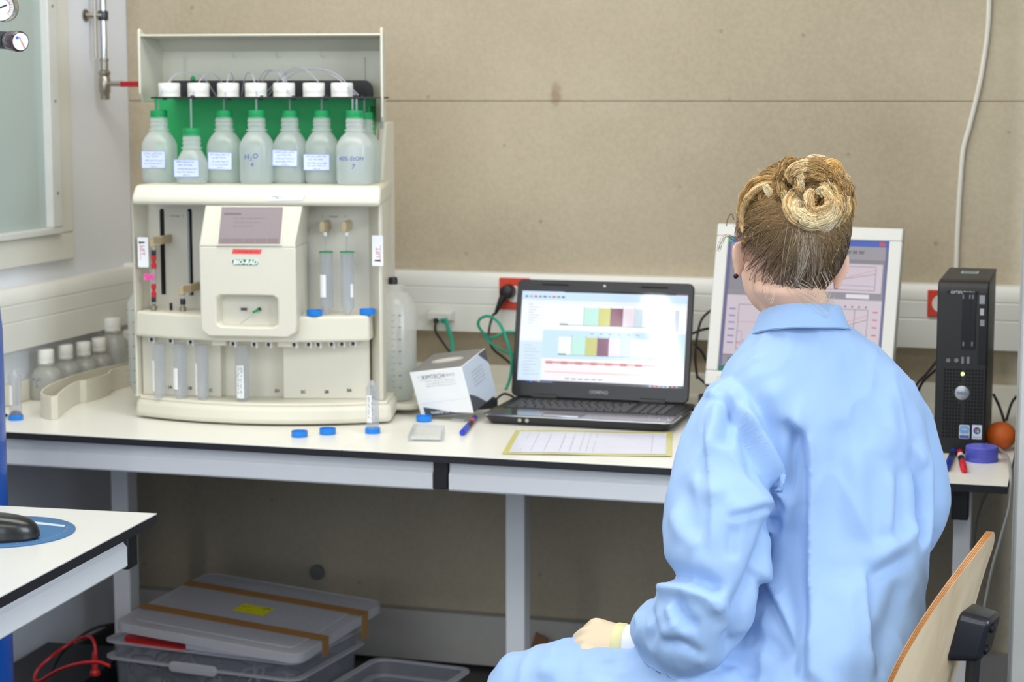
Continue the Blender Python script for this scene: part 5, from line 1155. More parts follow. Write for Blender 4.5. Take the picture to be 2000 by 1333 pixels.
for k in range(12):
    x0_ = rnd.uniform(.05, wbx - .1); P = [inb(max(.05, min(wbx - .05, x0_ + rnd.uniform(-.06, .09) * j * .6)), max(.03, min(.3, .045 + rnd.uniform(0, .03) * j)), max(.05, min(.175, .12 + .07 * math.sin(j * 1.3 + k)))) for j in range(6)]
    m.tube([p - o0 for p in spline(P, 8)], .0028, 6, mi=0 if k % 3 else 1)
o = ob('tangled_cords', m, [M_black, mat('grey_cord', (170, 170, 176), .5)]); o.location = o0; tag(o, 'tangle of thin black and grey cords in the clear storage box', 'cords', kind='stuff')
m = MB(); m.box(0, .17, 0, .22, -.0, .002); fo = ob('red_folder', MB().prism([(0, 0), (.006, -.010), (.16, -.012), (.17, -.008), (.17, .22), (0, .22)], 0, .010, 'z'), mat('red_folder_plastic', (200, 24, 24), .3)); fo.location = inb(.055, -.002 + .02, hb_ + .003); fo.rotation_euler = (R(1), R(3), rzb); tag(fo, 'red plastic folder sticking out under the taped lid', 'folder')
pw_ = ob('paper_stack', MB().box(0, .24, 0, .2, 0, .010), mat('white_sheets', (214, 214, 220), .6)); pw_.location = inb(.17 + .055, .012, hb_ + .002); pw_.rotation_euler = (0, R(2.0), rzb); tag(pw_, 'stack of white sheets between lid and storage box', 'paper')
# lid lying askew on top
la, lb, lc, ld2 = at_z(218, 1222, .262), at_z(583, 1290, .238), at_z(650, 1178, .262), at_z(330, 1112, .292)
ex = (lb - la).normalized(); ey = (ld2 - la); ey = (ey - ex * ey.dot(ex)).normalized(); ez = ex.cross(ey); LWd, LDp = (lb - la).length, ((ld2 - la).length + (lc - lb).length) / 2
lt_ = thing('box_lid', 'frosted box lid bound with brown tape, askew on the clear storage box', 'lid', la, rot=Matrix((ex, ey, ez)).transposed().to_euler())
ol = rrect(0, LWd, 0, LDp, .035, 6); ob('lid_panel', MB().prism(rrect(.004, LWd - .004, .004, LDp - .004, .032, 6), .004, .008, 'z'), M_lidc, lt_, bevel=.001)
m = MB(); i2 = rrect(.002, LWd - .002, .002, LDp - .002, .034, 6); k2 = len(ol); m.add([(x, y, -.012) for x, y in ol] + [(x, y, .008) for x, y in ol] + [(x, y, .008) for x, y in i2] + [(x, y, -.012) for x, y in i2], [(j * k2 + i, j * k2 + (i + 1) % k2, ((j + 1) % 4) * k2 + (i + 1) % k2, ((j + 1) % 4) * k2 + i) for j in range(4) for i in range(k2)]); ob('lid_rim', m, M_lidc, lt_)
ob('lid_ridge', MB().prism(rrect(.035, LWd - .035, .035, LDp - .035, .02), .008, .0105, 'z'), M_lidc, lt_, bevel=.001)
for k, yy in enumerate((.105, .27)):
    m = MB(); m.box(-.001, LWd + .001, yy * LDp / .36 - .017, yy * LDp / .36 + .017, .0108, .0114); m.box(LWd + .0002, LWd + .001, yy * LDp / .36 - .015, yy * LDp / .36 + .015, -.05 if k else -.03, .0114); ob('tape_strip', m, M_tape, lt_, label='brown tape strip')
s = Sheet((LWd * .50, LDp * .52, .0106), (1, 0, 0), (0, 1, 0), .0004); s.rect(-.04, .045, -.028, .026, (222, 214, 20)).layer(); s.scrib(-.035, -.01, .01, .012, (60, 60, 30), .0015, 2).scrib(-.034, 0, -.012, .01, (90, 90, 30), .001, 3).scrib(.018, .04, .01, .02, (30, 30, 20), .003, 5); s.build('yellow_label', lt_)
# second clear box beside, half hidden
p2 = at_z(600, 1345, .10); p3_ = at_z(706, 1287, .16)
tub('storage_box', 'clear plastic box standing right of the taped one, half hidden', tuple(BM @ Vector((wbx + .012, .03, 0))), rzb, .26, .34, .135)
# dark crate with red and black leads on the floor at the left
cr_ = thing('dark_crate', 'dark green-black crate on the floor at the left wall holding leads', 'crate', (-2.35, 3.85, 0), R(4))
m = MB(); m.box(-.06, .15, -.25, .35, 0, .12); ob('crate_body', m, mat('dark_green_plastic', (20, 34, 32), .35, var=.3, scale=40), cr_, bevel=.01)
m = MB(); m.box(-.07, .16, -.26, .36, .12, .13); ob('crate_rim', m, M_black, cr_, bevel=.003)
Yc = 3.80
M_lead = mat('red_lead', (170, 30, 34), .4)
cable('lead', [at_y(px, py, y) for px, py, y in ((185, 1305, 3.9), (187, 1275, 3.9), (181, 1250, 3.92), (165, 1245, 3.95), (130, 1262, 3.95), (95, 1288, 3.9), (72, 1312, 3.88), (68, 1330, 3.86), (80, 1330, 3.84), (110, 1312, 3.82), (150, 1298, 3.8), (190, 1294, 3.8), (215, 1302, 3.8))], .0042, M_lead, 'red test lead looping up from the dark crate', 'cable')
ob_p = ob('lead_plug', MB().lathe([(.012, -.035), (.012, -.028), (.008, -.024), (.0065, .01), (.005, .02)], 12), M_lead); ob_p.location = at_y(185, 1290, 3.9); tag(ob_p, 'red banana plug at the end of the red lead', 'plug')
cable('lead', [at_y(px, py, y) for px, py, y in ((102, 1312, 3.95), (108, 1298, 3.98), (125, 1272, 4.02), (160, 1242, 4.06), (190, 1226, 4.08), (218, 1220, 4.08))], .0035, M_black, 'black lead arching behind the red one to the storage box', 'cable')
# scrap of brown cardboard leaning under the bench
cbp = ob('cardboard_piece', MB().prism([(0, 0), (.05, 0), (.062, .115), (.03, .13), (.012, .06)], 0, .006, 'y'), mat('brown_cardboard', (134, 98, 70), .8)); cbp.location = (at_y(1020, 1300, 4.62).x, 4.62, 0.0); cbp.rotation_euler = (R(-8), 0, 0); tag(cbp, 'torn brown cardboard piece leaning on the skirting below the bench', 'cardboard')
# ---------------------------------------------------------------- the person: body, head, gown, gloves, hair
from mathutils import noise as mn
PW = thing('person', 'person in a pale blue lab gown with blond bun, seated and seen from behind', 'person', (at_d(1560, 1400, 3.15).x, at_d(1560, 1400, 3.15).y, 0))
PO = Vector(PW.location)
br = Vector((.82, .57, 0)).normalized(); bf = Vector((-.57, .82, 0)).normalized(); UP = Vector((0, 0, 1))
def loft(mb, rings, n=28, e=2.0):
    """rings: (centre, axis a, axis b) with the half sizes in the axes"""
    v = []
    for c, a, b in rings:
        for k in range(n):
            t = 2 * math.pi * k / n; c1, s1 = math.cos(t), math.sin(t)
            c1 = abs(c1) ** (2 / e) * (1 if c1 > 0 else -1); s1 = abs(s1) ** (2 / e) * (1 if s1 > 0 else -1)
            v.append(c + a * c1 + b * s1)
    m = len(rings); f = [(i * n + k, i * n + (k + 1) % n, (i + 1) * n + (k + 1) % n, (i + 1) * n + k) for i in range(m - 1) for k in range(n)]
    f += [tuple(range(n))[::-1], tuple(range((m - 1) * n, m * n))]; mb.add(v, f)
def resample(keys, n):
    """smooth interpolation of rows of numbers"""
    K = np.array(keys, float); m = len(K); out = []
    for i in range(n):
        x = i / (n - 1) * (m - 1); j = min(int(x), m - 2); t = x - j; a, b, c, d = K[max(j - 1, 0)], K[j], K[j + 1], K[min(j + 2, m - 1)]
        out.append(.5 * (2 * b + (c - a) * t + (2 * a - 5 * b + 4 * c - d) * t * t + (3 * b - a - 3 * c + d) * t ** 3))
    return out
def limb(mb, keys, n=24, m=26, flat=1.0, extra=0):
    """keys: px, py, distance, radius"""
    R_ = resample(keys, m); P = [at_d(r[0], r[1], r[2]) for r in R_]; pu = None
    rings = []
    for i in range(m):
        t = (P[min(i + 1, m - 1)] - P[max(i - 1, 0)]).normalized()
        u = t.orthogonal().normalized() if pu is None else (pu - t * pu.dot(t)).normalized(); pu = u; b = t.cross(u)
        rings.append((P[i], u * (R_[i][3] + extra), b * (R_[i][3] + extra)))
    r0, r1 = rings[0], rings[-1]
    t0 = (P[0] - P[1]).normalized(); t1 = (P[-1] - P[-2]).normalized()
    rings = [(r0[0] + t0 * r0[1].length * .75, r0[1] * .3, r0[2] * .3), (r0[0] + t0 * r0[1].length * .45, r0[1] * .8, r0[2] * .8)] + rings + [(r1[0] + t1 * r1[1].length * .45, r1[1] * .8, r1[2] * .8), (r1[0] + t1 * r1[1].length * .75, r1[1] * .3, r1[2] * .3)]
    loft(mb, rings, n)
def fuse(mb, voxel, smooth, it):
    """union of the overlapping pieces into one continuous surface"""
    me = bpy.data.meshes.new('tmp'); me.from_pydata([tuple(v) for v in mb.v], [], mb.f)
    bm = bmesh.new(); bm.from_mesh(me); bmesh.ops.recalc_face_normals(bm, faces=bm.faces); bm.to_mesh(me); bm.free()
    o = bpy.data.objects.new('tmp', me); COL.objects.link(o)
    r = o.modifiers.new('r', 'REMESH'); r.mode = 'VOXEL'; r.voxel_size = voxel
    if it: s = o.modifiers.new('s', 'SMOOTH'); s.factor = smooth; s.iterations = it
    dg = bpy.context.evaluated_depsgraph_get(); e = o.evaluated_get(dg); m2 = bpy.data.meshes.new_from_object(e)
    bpy.data.objects.remove(o); bpy.data.meshes.remove(me); return m2
def put(name, me, m, parent, **k):
    co = np.empty(len(me.vertices) * 3); me.vertices.foreach_get('co', co); co = co.reshape(-1, 3) - np.array(root_matrix(parent).translation); me.vertices.foreach_set('co', co.ravel())
    me.materials.clear(); me.materials.append(m); me.polygons.foreach_set('use_smooth', [True] * len(me.polygons)); me.update()
    o = bpy.data.objects.new(name, me); COL.objects.link(o); o.parent = parent
    for a, b in k.items(): o[a] = b
    return o
torso_keys = [(1562, 628, 3.15, .066, .060), (1576, 668, 3.15, .106, .082), (1588, 722, 3.155, .150, .100), (1600, 765, 3.16, .162, .112), (1618, 830, 3.165, .160, .125), (1634, 920, 3.165, .150, .132), (1638, 1010, 3.16, .142, .135), (1634, 1100, 3.15, .142, .140), (1612, 1190, 3.13, .150, .150), (1592, 1290, 3.12, .162, .165), (1580, 1390, 3.12, .175, .175), (1575, 1440, 3.13, .17, .17)]
def torso(mb, shrink=0):
    loft(mb, [(at_d(r[0], r[1], r[2]), br * (r[3] - shrink), bf * (r[4] - shrink)) for r in resample(torso_keys, 34)], 36, 2.3)
armL = [(1432, 792, 3.11, .052), (1420, 850, 3.09, .068), (1412, 930, 3.07, .080), (1407, 1000, 3.05, .086), (1402, 1060, 3.03, .085), (1396, 1130, 3.01, .078), (1352, 1224, 3.00, .073), (1312, 1232, 3.035, .060), (1282, 1228, 3.07, .048)]
armR = [(1735, 775, 3.23, .050), (1760, 850, 3.26, .060), (1775, 930, 3.27, .064), (1772, 1010, 3.27, .062), (1728, 1075, 3.33, .055), (1650, 1120, 3.42, .045), (1600, 1150, 3.48, .038)]
thL = [(1540, 1365, 3.10, .115), (1400, 1372, 3.09, .108), (1290, 1374, 3.10, .096), (1190, 1366, 3.12, .090), (1100, 1361, 3.15, .088), (1026, 1382, 3.17, .084)]
thR = [(1600, 1370, 3.22, .11), (1450, 1372, 3.26, .10), (1330, 1376, 3.32, .090), (1230, 1386, 3.38, .082)]
# --- gown
G = MB(); torso(G); limb(G, armL); limb(G, armR); limb(G, thL); limb(G, thR)
limb(G, [(1026, 1392, 3.17, .083), (1050, 1500, 3.15, .085), (1080, 1600, 3.13, .09)], 20, 10); limb(G, [(1230, 1390, 3.38, .08), (1240, 1500, 3.36, .085)], 20, 8)
loft(G, [(at_d(1205, 1400 + k * 40, 3.18), Vector((.165, 0, 0)) * (1 if k else .96), Vector((0, .13, 0)) * (1 if k else .9)) for k in range(5)], 24, 3)
gm = fuse(G, .0052, .5, 9)
n = len(gm.vertices); co = np.empty(n * 3); gm.vertices.foreach_get('co', co); co = co.reshape(-1, 3)
no = np.empty(n * 3); gm.vertices.foreach_get('normal', no); no = no.reshape(-1, 3)
base_co = co.copy()
bv = BVHTree.FromPolygons([tuple(c) for c in co], [tuple(p.vertices) for p in gm.polygons])
def hit(px, py):
    d = ray(px, py).normalized(); h = bv.ray_cast(EYE, d)[0]
    return np.array(h) if h is not None else np.array(at_d(px, py, 3.1))
RT = np.array(_rt); UPc = np.array(_up)
disp = np.zeros(n)
def crease(pts, A, w0, w1=None, kind='ridge', side=(1, 0), ends=(1, 1), maxd=.09):
    """sculpt one fold along a line drawn on the cloth. side: which way (right, up) the raised lip lies"""
    global disp
    Q = spline([Vector((x, y, 0)) for x, y in pts], 5) if len(pts) > 2 else [Vector((*pts[0], 0)), Vector((*pts[1], 0))]
    P = [hit(q[0], q[1]) for q in Q]; w1 = w1 or w0; best = np.full(n, 9.); sg = np.zeros(n); tt = np.zeros(n); S_ = len(P) - 1; sd = RT * side[0] + UPc * side[1]
    box0 = np.min(P, axis=0) - .1; box1 = np.max(P, axis=0) + .1; idx = np.where(np.all((base_co > box0) & (base_co < box1), axis=1))[0]; c = base_co[idx]
    bb = best[idx]; ss = sg[idx]; t2 = tt[idx]
    for i in range(S_):
        a, b = P[i], P[i + 1]; ab = b - a; L2 = ab @ ab + 1e-12; t = np.clip(((c - a) @ ab) / L2, 0, 1); q = a + t[:, None] * ab; r = c - q; d = np.linalg.norm(r, axis=1)
        m_ = d < bb; bb[m_] = d[m_]; pd = sd - ab * (sd @ ab) / L2; pd /= np.linalg.norm(pd) + 1e-9; ss[m_] = (r @ pd)[m_]; t2[m_] = ((i + t) / S_)[m_]
    ta = np.ones(len(idx)); 
    if ends[0]: ta *= np.clip(t2 / .25, 0, 1) ** .7
    if ends[1]: ta *= np.clip((1 - t2) / .25, 0, 1) ** .7
    ta = ta * ta * (3 - 2 * ta)
    if kind == 'ridge': pr = np.exp(-(bb / w0) ** 2)
    elif kind == 'valley': pr = -np.exp(-(bb / w0) ** 2)
    else:
        x = ss; pr = np.where(x > 0, np.exp(-np.abs(x) / w0) , -np.exp(-np.abs(x) / w1)); edge = np.clip(np.abs(x) / .0035, 0, 1); pr = pr * edge * np.exp(-np.maximum(0, bb - np.abs(x) - .01) ** 2 / 2e-4)
    pr = pr * np.exp(-(bb / maxd) ** 4); disp[idx] += A * pr * ta
F_ = crease
# back of the sleeve: deep armhole fold running to the pinch below the shoulder blade
F_([(1432, 795), (1468, 852), (1500, 920), (1526, 968), (1538, 1004)], .011, .022, .014, 'step', (1, .3), (0, 1))
F_([(1446, 800), (1480, 860), (1512, 930), (1530, 985)], .010, .007, kind='ridge')
F_([(1530, 1015), (1506, 1028), (1494, 1075), (1470, 1140), (1440, 1200), (1434, 1262)], .013, .018, kind='valley', ends=(1, 0))
F_([(1418, 1008), (1450, 1003), (1485, 992), (1516, 986)], .009, .030, .010, 'step', (0, 1))
F_([(1426, 1018), (1470, 1010), (1516, 994)], .006, .008, kind='ridge')
F_([(1516, 988), (1534, 996), (1538, 1018)], .004, .012, kind='ridge', ends=(0, 0))
F_([(1436, 1024), (1428, 1060), (1432, 1095)], .006, .010, kind='valley')
# the long pleat in the back
F_([(1562, 846), (1572, 860), (1578, 900), (1580, 980), (1580, 1080), (1578, 1180), (1574, 1290)], .013, .040, .020, 'step', (1, 0), (0, 0))
F_([(1566, 850), (1577, 880), (1580, 980), (1580, 1080), (1577, 1200)], .006, .007, kind='ridge')
F_([(1560, 852), (1546, 880), (1540, 930), (1540, 985)], .010, .010, kind='valley', ends=(0, 1))
F_([(1545, 1000), (1550, 1060), (1552, 1130), (1560, 1200)], .008, .014, kind='valley')
F_([(1478, 1100), (1500, 1150), (1530, 1215), (1560, 1285)], .008, .022, .014, 'step', (1, .3))
F_([(1450, 1245), (1490, 1250), (1540, 1290)], .007, .014, kind='valley')
# yoke and upper back
F_([(1500, 745), (1530, 800), (1556, 850)], .005, .020, kind='ridge'); F_([(1600, 700), (1625, 770), (1650, 840)], .004, .030, kind='ridge')
F_([(1480, 700), (1430, 740), (1392, 768)], .0035, .006, kind='ridge', ends=(0, 0)); F_([(1380, 770), (1405, 776), (1432, 790)], .004, .005, kind='ridge', ends=(0, 0))
F_([(1432, 792), (1424, 830), (1418, 875)], .009, .012, kind='valley', ends=(0, 1)); F_([(1402, 780), (1396, 830), (1380, 890)], .006, .010, kind='ridge')
F_([(1452, 830), (1470, 890), (1478, 950)], .006, .016, kind='valley')
# sleeve facets
F_([(1372, 800), (1378, 900), (1384, 1000), (1378, 1090)], .006, .018, .030, 'step', (1, 0)); F_([(1326, 930), (1340, 1000), (1336, 1080)], .005, .018, kind='valley')
F_([(1310, 990), (1330, 1040), (1370, 1075)], .006, .014, kind='ridge'); F_([(1340, 930), (1380, 960), (1420, 965)], .005, .014, kind='ridge')
# crook of the elbow
F_([(1292, 1120), (1330, 1125), (1380, 1140), (1412, 1165)], .016, .014, kind='valley', ends=(0, 1)); F_([(1296, 1148), (1340, 1152), (1390, 1170), (1408, 1195)], .011, .011, kind='ridge', ends=(0, 1))
F_([(1322, 1162), (1330, 1192), (1348, 1216), (1368, 1222)], .010, .010, kind='valley'); F_([(1306, 1178), (1314, 1205), (1330, 1228)], .008, .009, kind='ridge')
F_([(1268, 1188), (1276, 1225), (1266, 1262)], .007, .009, kind='valley'); F_([(1246, 1192), (1252, 1225), (1244, 1262)], .006, .008, kind='ridge'); F_([(1290, 1240), (1325, 1232), (1350, 1244)], .007, .010, kind='ridge'); F_([(1290, 1258), (1330, 1262), (1380, 1290)], .008, .011, kind='valley')
F_([(1378, 1172), (1420, 1205), (1424, 1240)], .008, .013, kind='ridge')
# right side: arm against the back and waist gathers
F_([(1780, 868), (1796, 910), (1806, 970), (1806, 1040), (1798, 1080)], .010, .016, .016, 'step', (1, 0)); F_([(1800, 900), (1804, 980), (1798, 1060)], .012, .009, kind='valley')
F_([(1690, 1108), (1730, 1076), (1770, 1046), (1796, 1022)], .009, .014, kind='ridge'); F_([(1700, 1130), (1745, 1105), (1785, 1085)], .008, .012, kind='valley')
F_([(1766, 905), (1758, 960), (1756, 1030), (1748, 1070)], .008, .014, kind='valley'); F_([(1742, 920), (1738, 990), (1728, 1050)], .006, .014, kind='ridge')
F_([(1692, 1110), (1694, 1170), (1702, 1260), (1710, 1330)], .009, .030, .014, 'step', (-1, 0)); F_([(1680, 860), (1674, 960), (1680, 1060)], .0055, .024, kind='ridge'); F_([(1640, 820), (1636, 930), (1642, 1090)], .004, .020, kind='valley')
F_([(1720, 760), (1735, 830), (1728, 900)], .005, .020, kind='ridge'); F_([(1760, 1130), (1745, 1200), (1700, 1290)], .008, .018, kind='valley'); F_([(1640, 1130), (1648, 1220), (1640, 1320)], .005, .022, kind='ridge')
# lap
F_([(1250, 1285), (1290, 1310), (1340, 1333)], .007, .012, kind='ridge'); F_([(1090, 1262), (1070, 1290), (1060, 1330)], .004, .018, kind='ridge'); F_([(1400, 1300), (1440, 1290), (1480, 1333)], .010, .014, kind='valley')
F_([(1190, 1290), (1180, 1333)], .004, .014, kind='valley')
for i in range(n):
    v = Vector(base_co[i]); disp[i] += .0022 * (1 - 2 * abs(mn.noise(Vector((v.x * 18 + 7, v.y * 18, v.z * 7))))) ** 3 + .0045 * mn.noise(Vector((v.x * 13, v.y * 13, v.z * 5))) + .0018 * mn.noise(Vector((v.x * 34, v.y * 34, v.z * 18 + 4)))
ed_ = np.empty(len(gm.edges) * 2, int); gm.edges.foreach_get('vertices', ed_); ed_ = ed_.reshape(-1, 2); deg = np.bincount(ed_.ravel(), minlength=n)
for _ in range(1):                                       # ease single spikes out of the folds
    acc = np.bincount(ed_[:, 0], weights=disp[ed_[:, 1]], minlength=n) + np.bincount(ed_[:, 1], weights=disp[ed_[:, 0]], minlength=n); disp = .5 * disp + .5 * acc / np.maximum(deg, 1)
disp = np.clip(disp, -.016, .014); co = co + no * (disp * 1.5)[:, None]
gm.vertices.foreach_set('co', co.ravel())
# cut the gown open at the neck: drop faces inside the collar ring, and at the cuff
M_gown = mat('blue_gown_cloth', (156, 186, 226), .72, var=.015, scale=8, sheen=.08, bump=.12, bscale=900, spec=.25)
gown = put('gown', gm, M_gown, PW)
# standing collar, lower at the front
cN = at_d(1562, 614, 3.145)
def collar_pt(u, v, off=0):
    a = 2 * math.pi * u; rr = .0655 + .015 * (1 - v) + off; fwd = math.cos(a); c = cN + bf * (fwd * rr * 1.0) + br * (math.sin(a) * rr * 1.02)
    return c + UP * (-.038 + .038 * v + (-.050 * (fwd * .5 + .5) ** 1.3 + .012) - .004 * math.sin(a)) + UP * .012
m = MB(); nu, nv = 56, 5
V = [collar_pt(i / nu, j / nv) for i in range(nu) for j in range(nv + 1)] + [collar_pt(i / nu, j / nv, -.0022) for i in range(nu) for j in range(nv + 1)]
Fs = []; st = nv + 1; B0 = nu * st
for i in range(nu):
    k = (i + 1) % nu
    for j in range(nv): Fs += [(i * st + j, k * st + j, k * st + j + 1, i * st + j + 1), (B0 + i * st + j, B0 + i * st + j + 1, B0 + k * st + j + 1, B0 + k * st + j)]
    Fs.append((i * st + nv, k * st + nv, B0 + k * st + nv, B0 + i * st + nv))
m.add(V, Fs); ob('collar', m, M_gown, gown, world=True)
ob('collar_seam', MB().tube([collar_pt(i / 56 % 1, .06, .0012) for i in range(57)], .0009, 5), M_gown, gown, world=True)
# --- body
hc = at_d(1546, 466, 3.14)
fh = Vector((-.42, .90, -.14)).normalized(); uh = (Vector((.13, .02, 1)) - fh * fh.dot(Vector((.13, .02, 1)))).normalized(); rh = fh.cross(uh).normalized()
def H(x, y, z): return hc + rh * x + fh * y + uh * z
Bd = MB(); torso(Bd, .025); limb(Bd, armL, extra=-.028); limb(Bd, armR, extra=-.018)
def ell(mb, c, ax_, n=20, m_=14):
    b = len(mb.v); t = MB().sphere((0, 0, 0), 1, 1, 1, n, m_); mb.add([c + ax_[0] * v[0] + ax_[1] * v[1] + ax_[2] * v[2] for v in t.v], t.f)
ell(Bd, H(0, .0, .012), (rh * .077, fh * .096, uh * .100))                 # skull
ell(Bd, H(0, .035, -.055), (rh * .066, fh * .064, uh * .074))             # face and jaw
ell(Bd, H(0, .062, -.112), (rh * .024, fh * .024, uh * .016))             # chin
loft(Bd, [(H(0, .092, -.01), rh * .007, uh * .02), (H(0, .112, -.036), rh * .011, uh * .010), (H(0, .088, -.046), rh * .014, uh * .006)], 12)   # nose
for sx_ in (-1, 1):
    ell(Bd, H(.040 * sx_, .058, -.045), (rh * .028, fh * .032, uh * .026))          # cheeks
    e0 = H(.083 * sx_, -.004, -.042); tl_ = (rh * sx_ + fh * -.45).normalized(); tb_ = (uh + fh * -.18).normalized(); tc_ = tl_.cross(tb_)
    ell(Bd, e0, (tl_ * .014, tc_ * .006, tb_ * .033), 14, 10); ell(Bd, e0 + tl_ * .006 + tb_ * .008, (tl_ * .014, tc_ * .0045, tb_ * .024), 14, 10); ell(Bd, e0 - tb_ * .026, (tl_ * .009, tc_ * .005, tb_ * .011), 12, 8)
nk = [(at_d(1568, 690, 3.15), .058), (at_d(1560, 640, 3.148), .055), (at_d(1556, 600, 3.145), .055), (H(0, -.012, -.085), .057), (H(0, 0, -.03), .058)]
loft(Bd, [(c, br * r * 1.02, bf * r * .98) for c, r in nk], 24)
limb(Bd, thL, extra=-.03); limb(Bd, thR, extra=-.03)
kl, kr = at_d(1046, 1400, 3.17), at_d(1230, 1395, 3.38)
def wl(mb, pts):   # limb from world points
    P = [Vector(p[0]) for p in pts]; rings = []; pu = None
    for i in range(len(P)):
        t = (P[min(i + 1, len(P) - 1)] - P[max(i - 1, 0)]).normalized(); u = t.orthogonal().normalized() if pu is None else (pu - t * pu.dot(t)).normalized(); pu = u
        rings.append((P[i], u * pts[i][1], t.cross(u) * pts[i][1]))
    loft(mb, rings, 18)
feet = []
for k_, dx in ((kl, .03), (kr, .02)):
    an = Vector((k_.x + dx, k_.y + .02, .10)); wl(Bd, [(k_, .052), (k_.lerp(an, .35) + Vector((.015, 0, 0)), .050), (k_.lerp(an, .75), .036), (an, .034), (an + Vector((-.01, 0, -.05)), .03)]); feet.append(an)
bm_ = fuse(Bd, .0055, .5, 4)
M_skin = mat('skin', (233, 190, 166), .5, var=.04, scale=14, sss=.12, spec=.35)
body = put('body', bm_, M_skin, PW)
for sx_ in (-1, 1):
    ob('eye', MB().sphere(tuple(H(.031 * sx_, .086, -.008)), .012, n=14, m=9), mat('eye_white', (238, 236, 232), .2), PW, world=True)
    ob('iris', MB().sphere(tuple(H(.031 * sx_, .0935, -.008)), .0055, n=12, m=8), mat('iris_blue_grey', (70, 90, 110), .15), PW, world=True)
ob('lips', MB().sphere((0, 0, 0), 1, 1, 1, 16, 8), mat('lip_pink', (196, 112, 108), .4), PW).matrix_local = Matrix.Translation(H(0, .094, -.076) - PO) @ Matrix((rh * .021, fh * .007, uh * .007)).transposed().to_4x4()
er = H(-.088, -.010, -.072); ob('earring', MB().sphere(tuple(er), .0042, n=14, m=9), mat('dark_earring', (40, 20, 24), .1, .5), PW, world=True, label='small dark stud earring in the left ear')
# --- trousers and shoes below the gown
tr_ = MB()
for k_, an in zip((kl, kr), feet): wl(tr_, [(k_ + Vector((0, 0, .0)), .064), (k_.lerp(an, .5), .060), (an + Vector((0, 0, .02)), .056)])
ob('trousers', tr_, mat('denim_trousers', (52, 62, 88), .8), PW, world=True)
for an in feet:
    m = MB(); P = [(.05, .036, .035), (.02, .040, .042), (-.05, .045, .038), (-.12, .048, .030), (-.17, .042, .024), (-.195, .022, .014)]
    loft(m, [(Vector((an.x + x, an.y, h)), Vector((0, w2, 0)), Vector((0, 0, h))) for x, w2, h in P], 18, 2.6); ob('shoe', m, mat('white_clog', (226, 226, 224), .5), PW, world=True)
# --- gloved hands
M_glove = mat('latex_glove', (220, 200, 170), .55, var=.03, scale=30, bump=.25, bscale=120); M_gcuff = mat('glove_rim', (224, 218, 166), .5)
def hand(wrist, X, Z, mirror=1):
    """X towards the knuckles, Z off the back of the hand; fingers curl down into a loose fist"""
    X = X.normalized(); Z = (Z - X * Z.dot(X)).normalized(); Y = Z.cross(X) * mirror
    def h(x, y, z): return wrist + X * x + Y * y + Z * z
    m = MB(); loft(m, [(h(-.022, 0, 0), Y * .026, Z * .021), (h(0, 0, 0), Y * .027, Z * .020), (h(.022, 0, -.001), Y * .033, Z * .0195), (h(.045, 0, -.001), Y * .037, Z * .019), (h(.064, 0, -.003), Y * .037, Z * .0165), (h(.073, 0, -.006), Y * .032, Z * .011)], 26, 2.5)
    for k, (y, L_) in enumerate(((-.0285, .80), (-.010, .95), (.0095, 1.0), (.0285, .93))):
        r = .0095 - .0008 * (k == 0); kx = .062 + .005 * (k in (1, 2)) - .004 * (k == 0)
        pts = [h(kx - .02, y * .95, .002), h(kx, y, .0045), h(kx + .017 * L_, y, -.010), h(kx + .022 * L_, y, -.022 * L_), h(kx + .010 * L_, y, -.034 * L_), h(kx - .008, y * .95, -.036 * L_)]
        m.tube(spline(pts, 4), [r * 1.05] * 6 + [r] * 10 + [r * .9] * 5, 12)
    pts = [h(.012, .026, -.008), h(.034, .041, -.018), h(.052, .040, -.026), (h(.064, .030, -.030))]; m.tube(spline(pts, 4), [.0125] * 5 + [.0105] * 5 + [.0085] * 3, 12)
    me = fuse(m, .0026, .5, 5); put('glove', me, M_glove, PW, label='cream latex glove'); return h, X, Y, Z
wr = at_d(1224, 1257, 3.115)
h_, X_, Y_, Z_ = hand(wr, Vector((-1, .05, .02)) , Vector((.0, -.62, .78)), 1)
def ringmesh(name, c, X, A, B, w_, r, m_, par=PW):
    mb = MB(); loft(mb, [(c - X * w_ / 2, A * r * .96, B * r * .96), (c - X * w_ * .3, A * r * 1.03, B * r * 1.03), (c + X * w_ * .3, A * r * 1.03, B * r * 1.03), (c + X * w_ / 2, A * r * .96, B * r * .96)], 26); return ob(name, mb, m_, par, world=True)
ringmesh('glove_cuff', h_(.010, 0, 0), X_, Y_, Z_ * .92, .020, .0315, M_gcuff); ringmesh('sleeve_cuff', h_(-.016, 0, .0), X_, Y_, Z_ * .95, .042, .0305, mat('white_knit_cuff', (228, 230, 244), .8, bump=.3))
hand(at_d(1560, 1170, 3.50), Vector((-.8, .5, -.05)), Vector((0, -.1, 1)), -1)
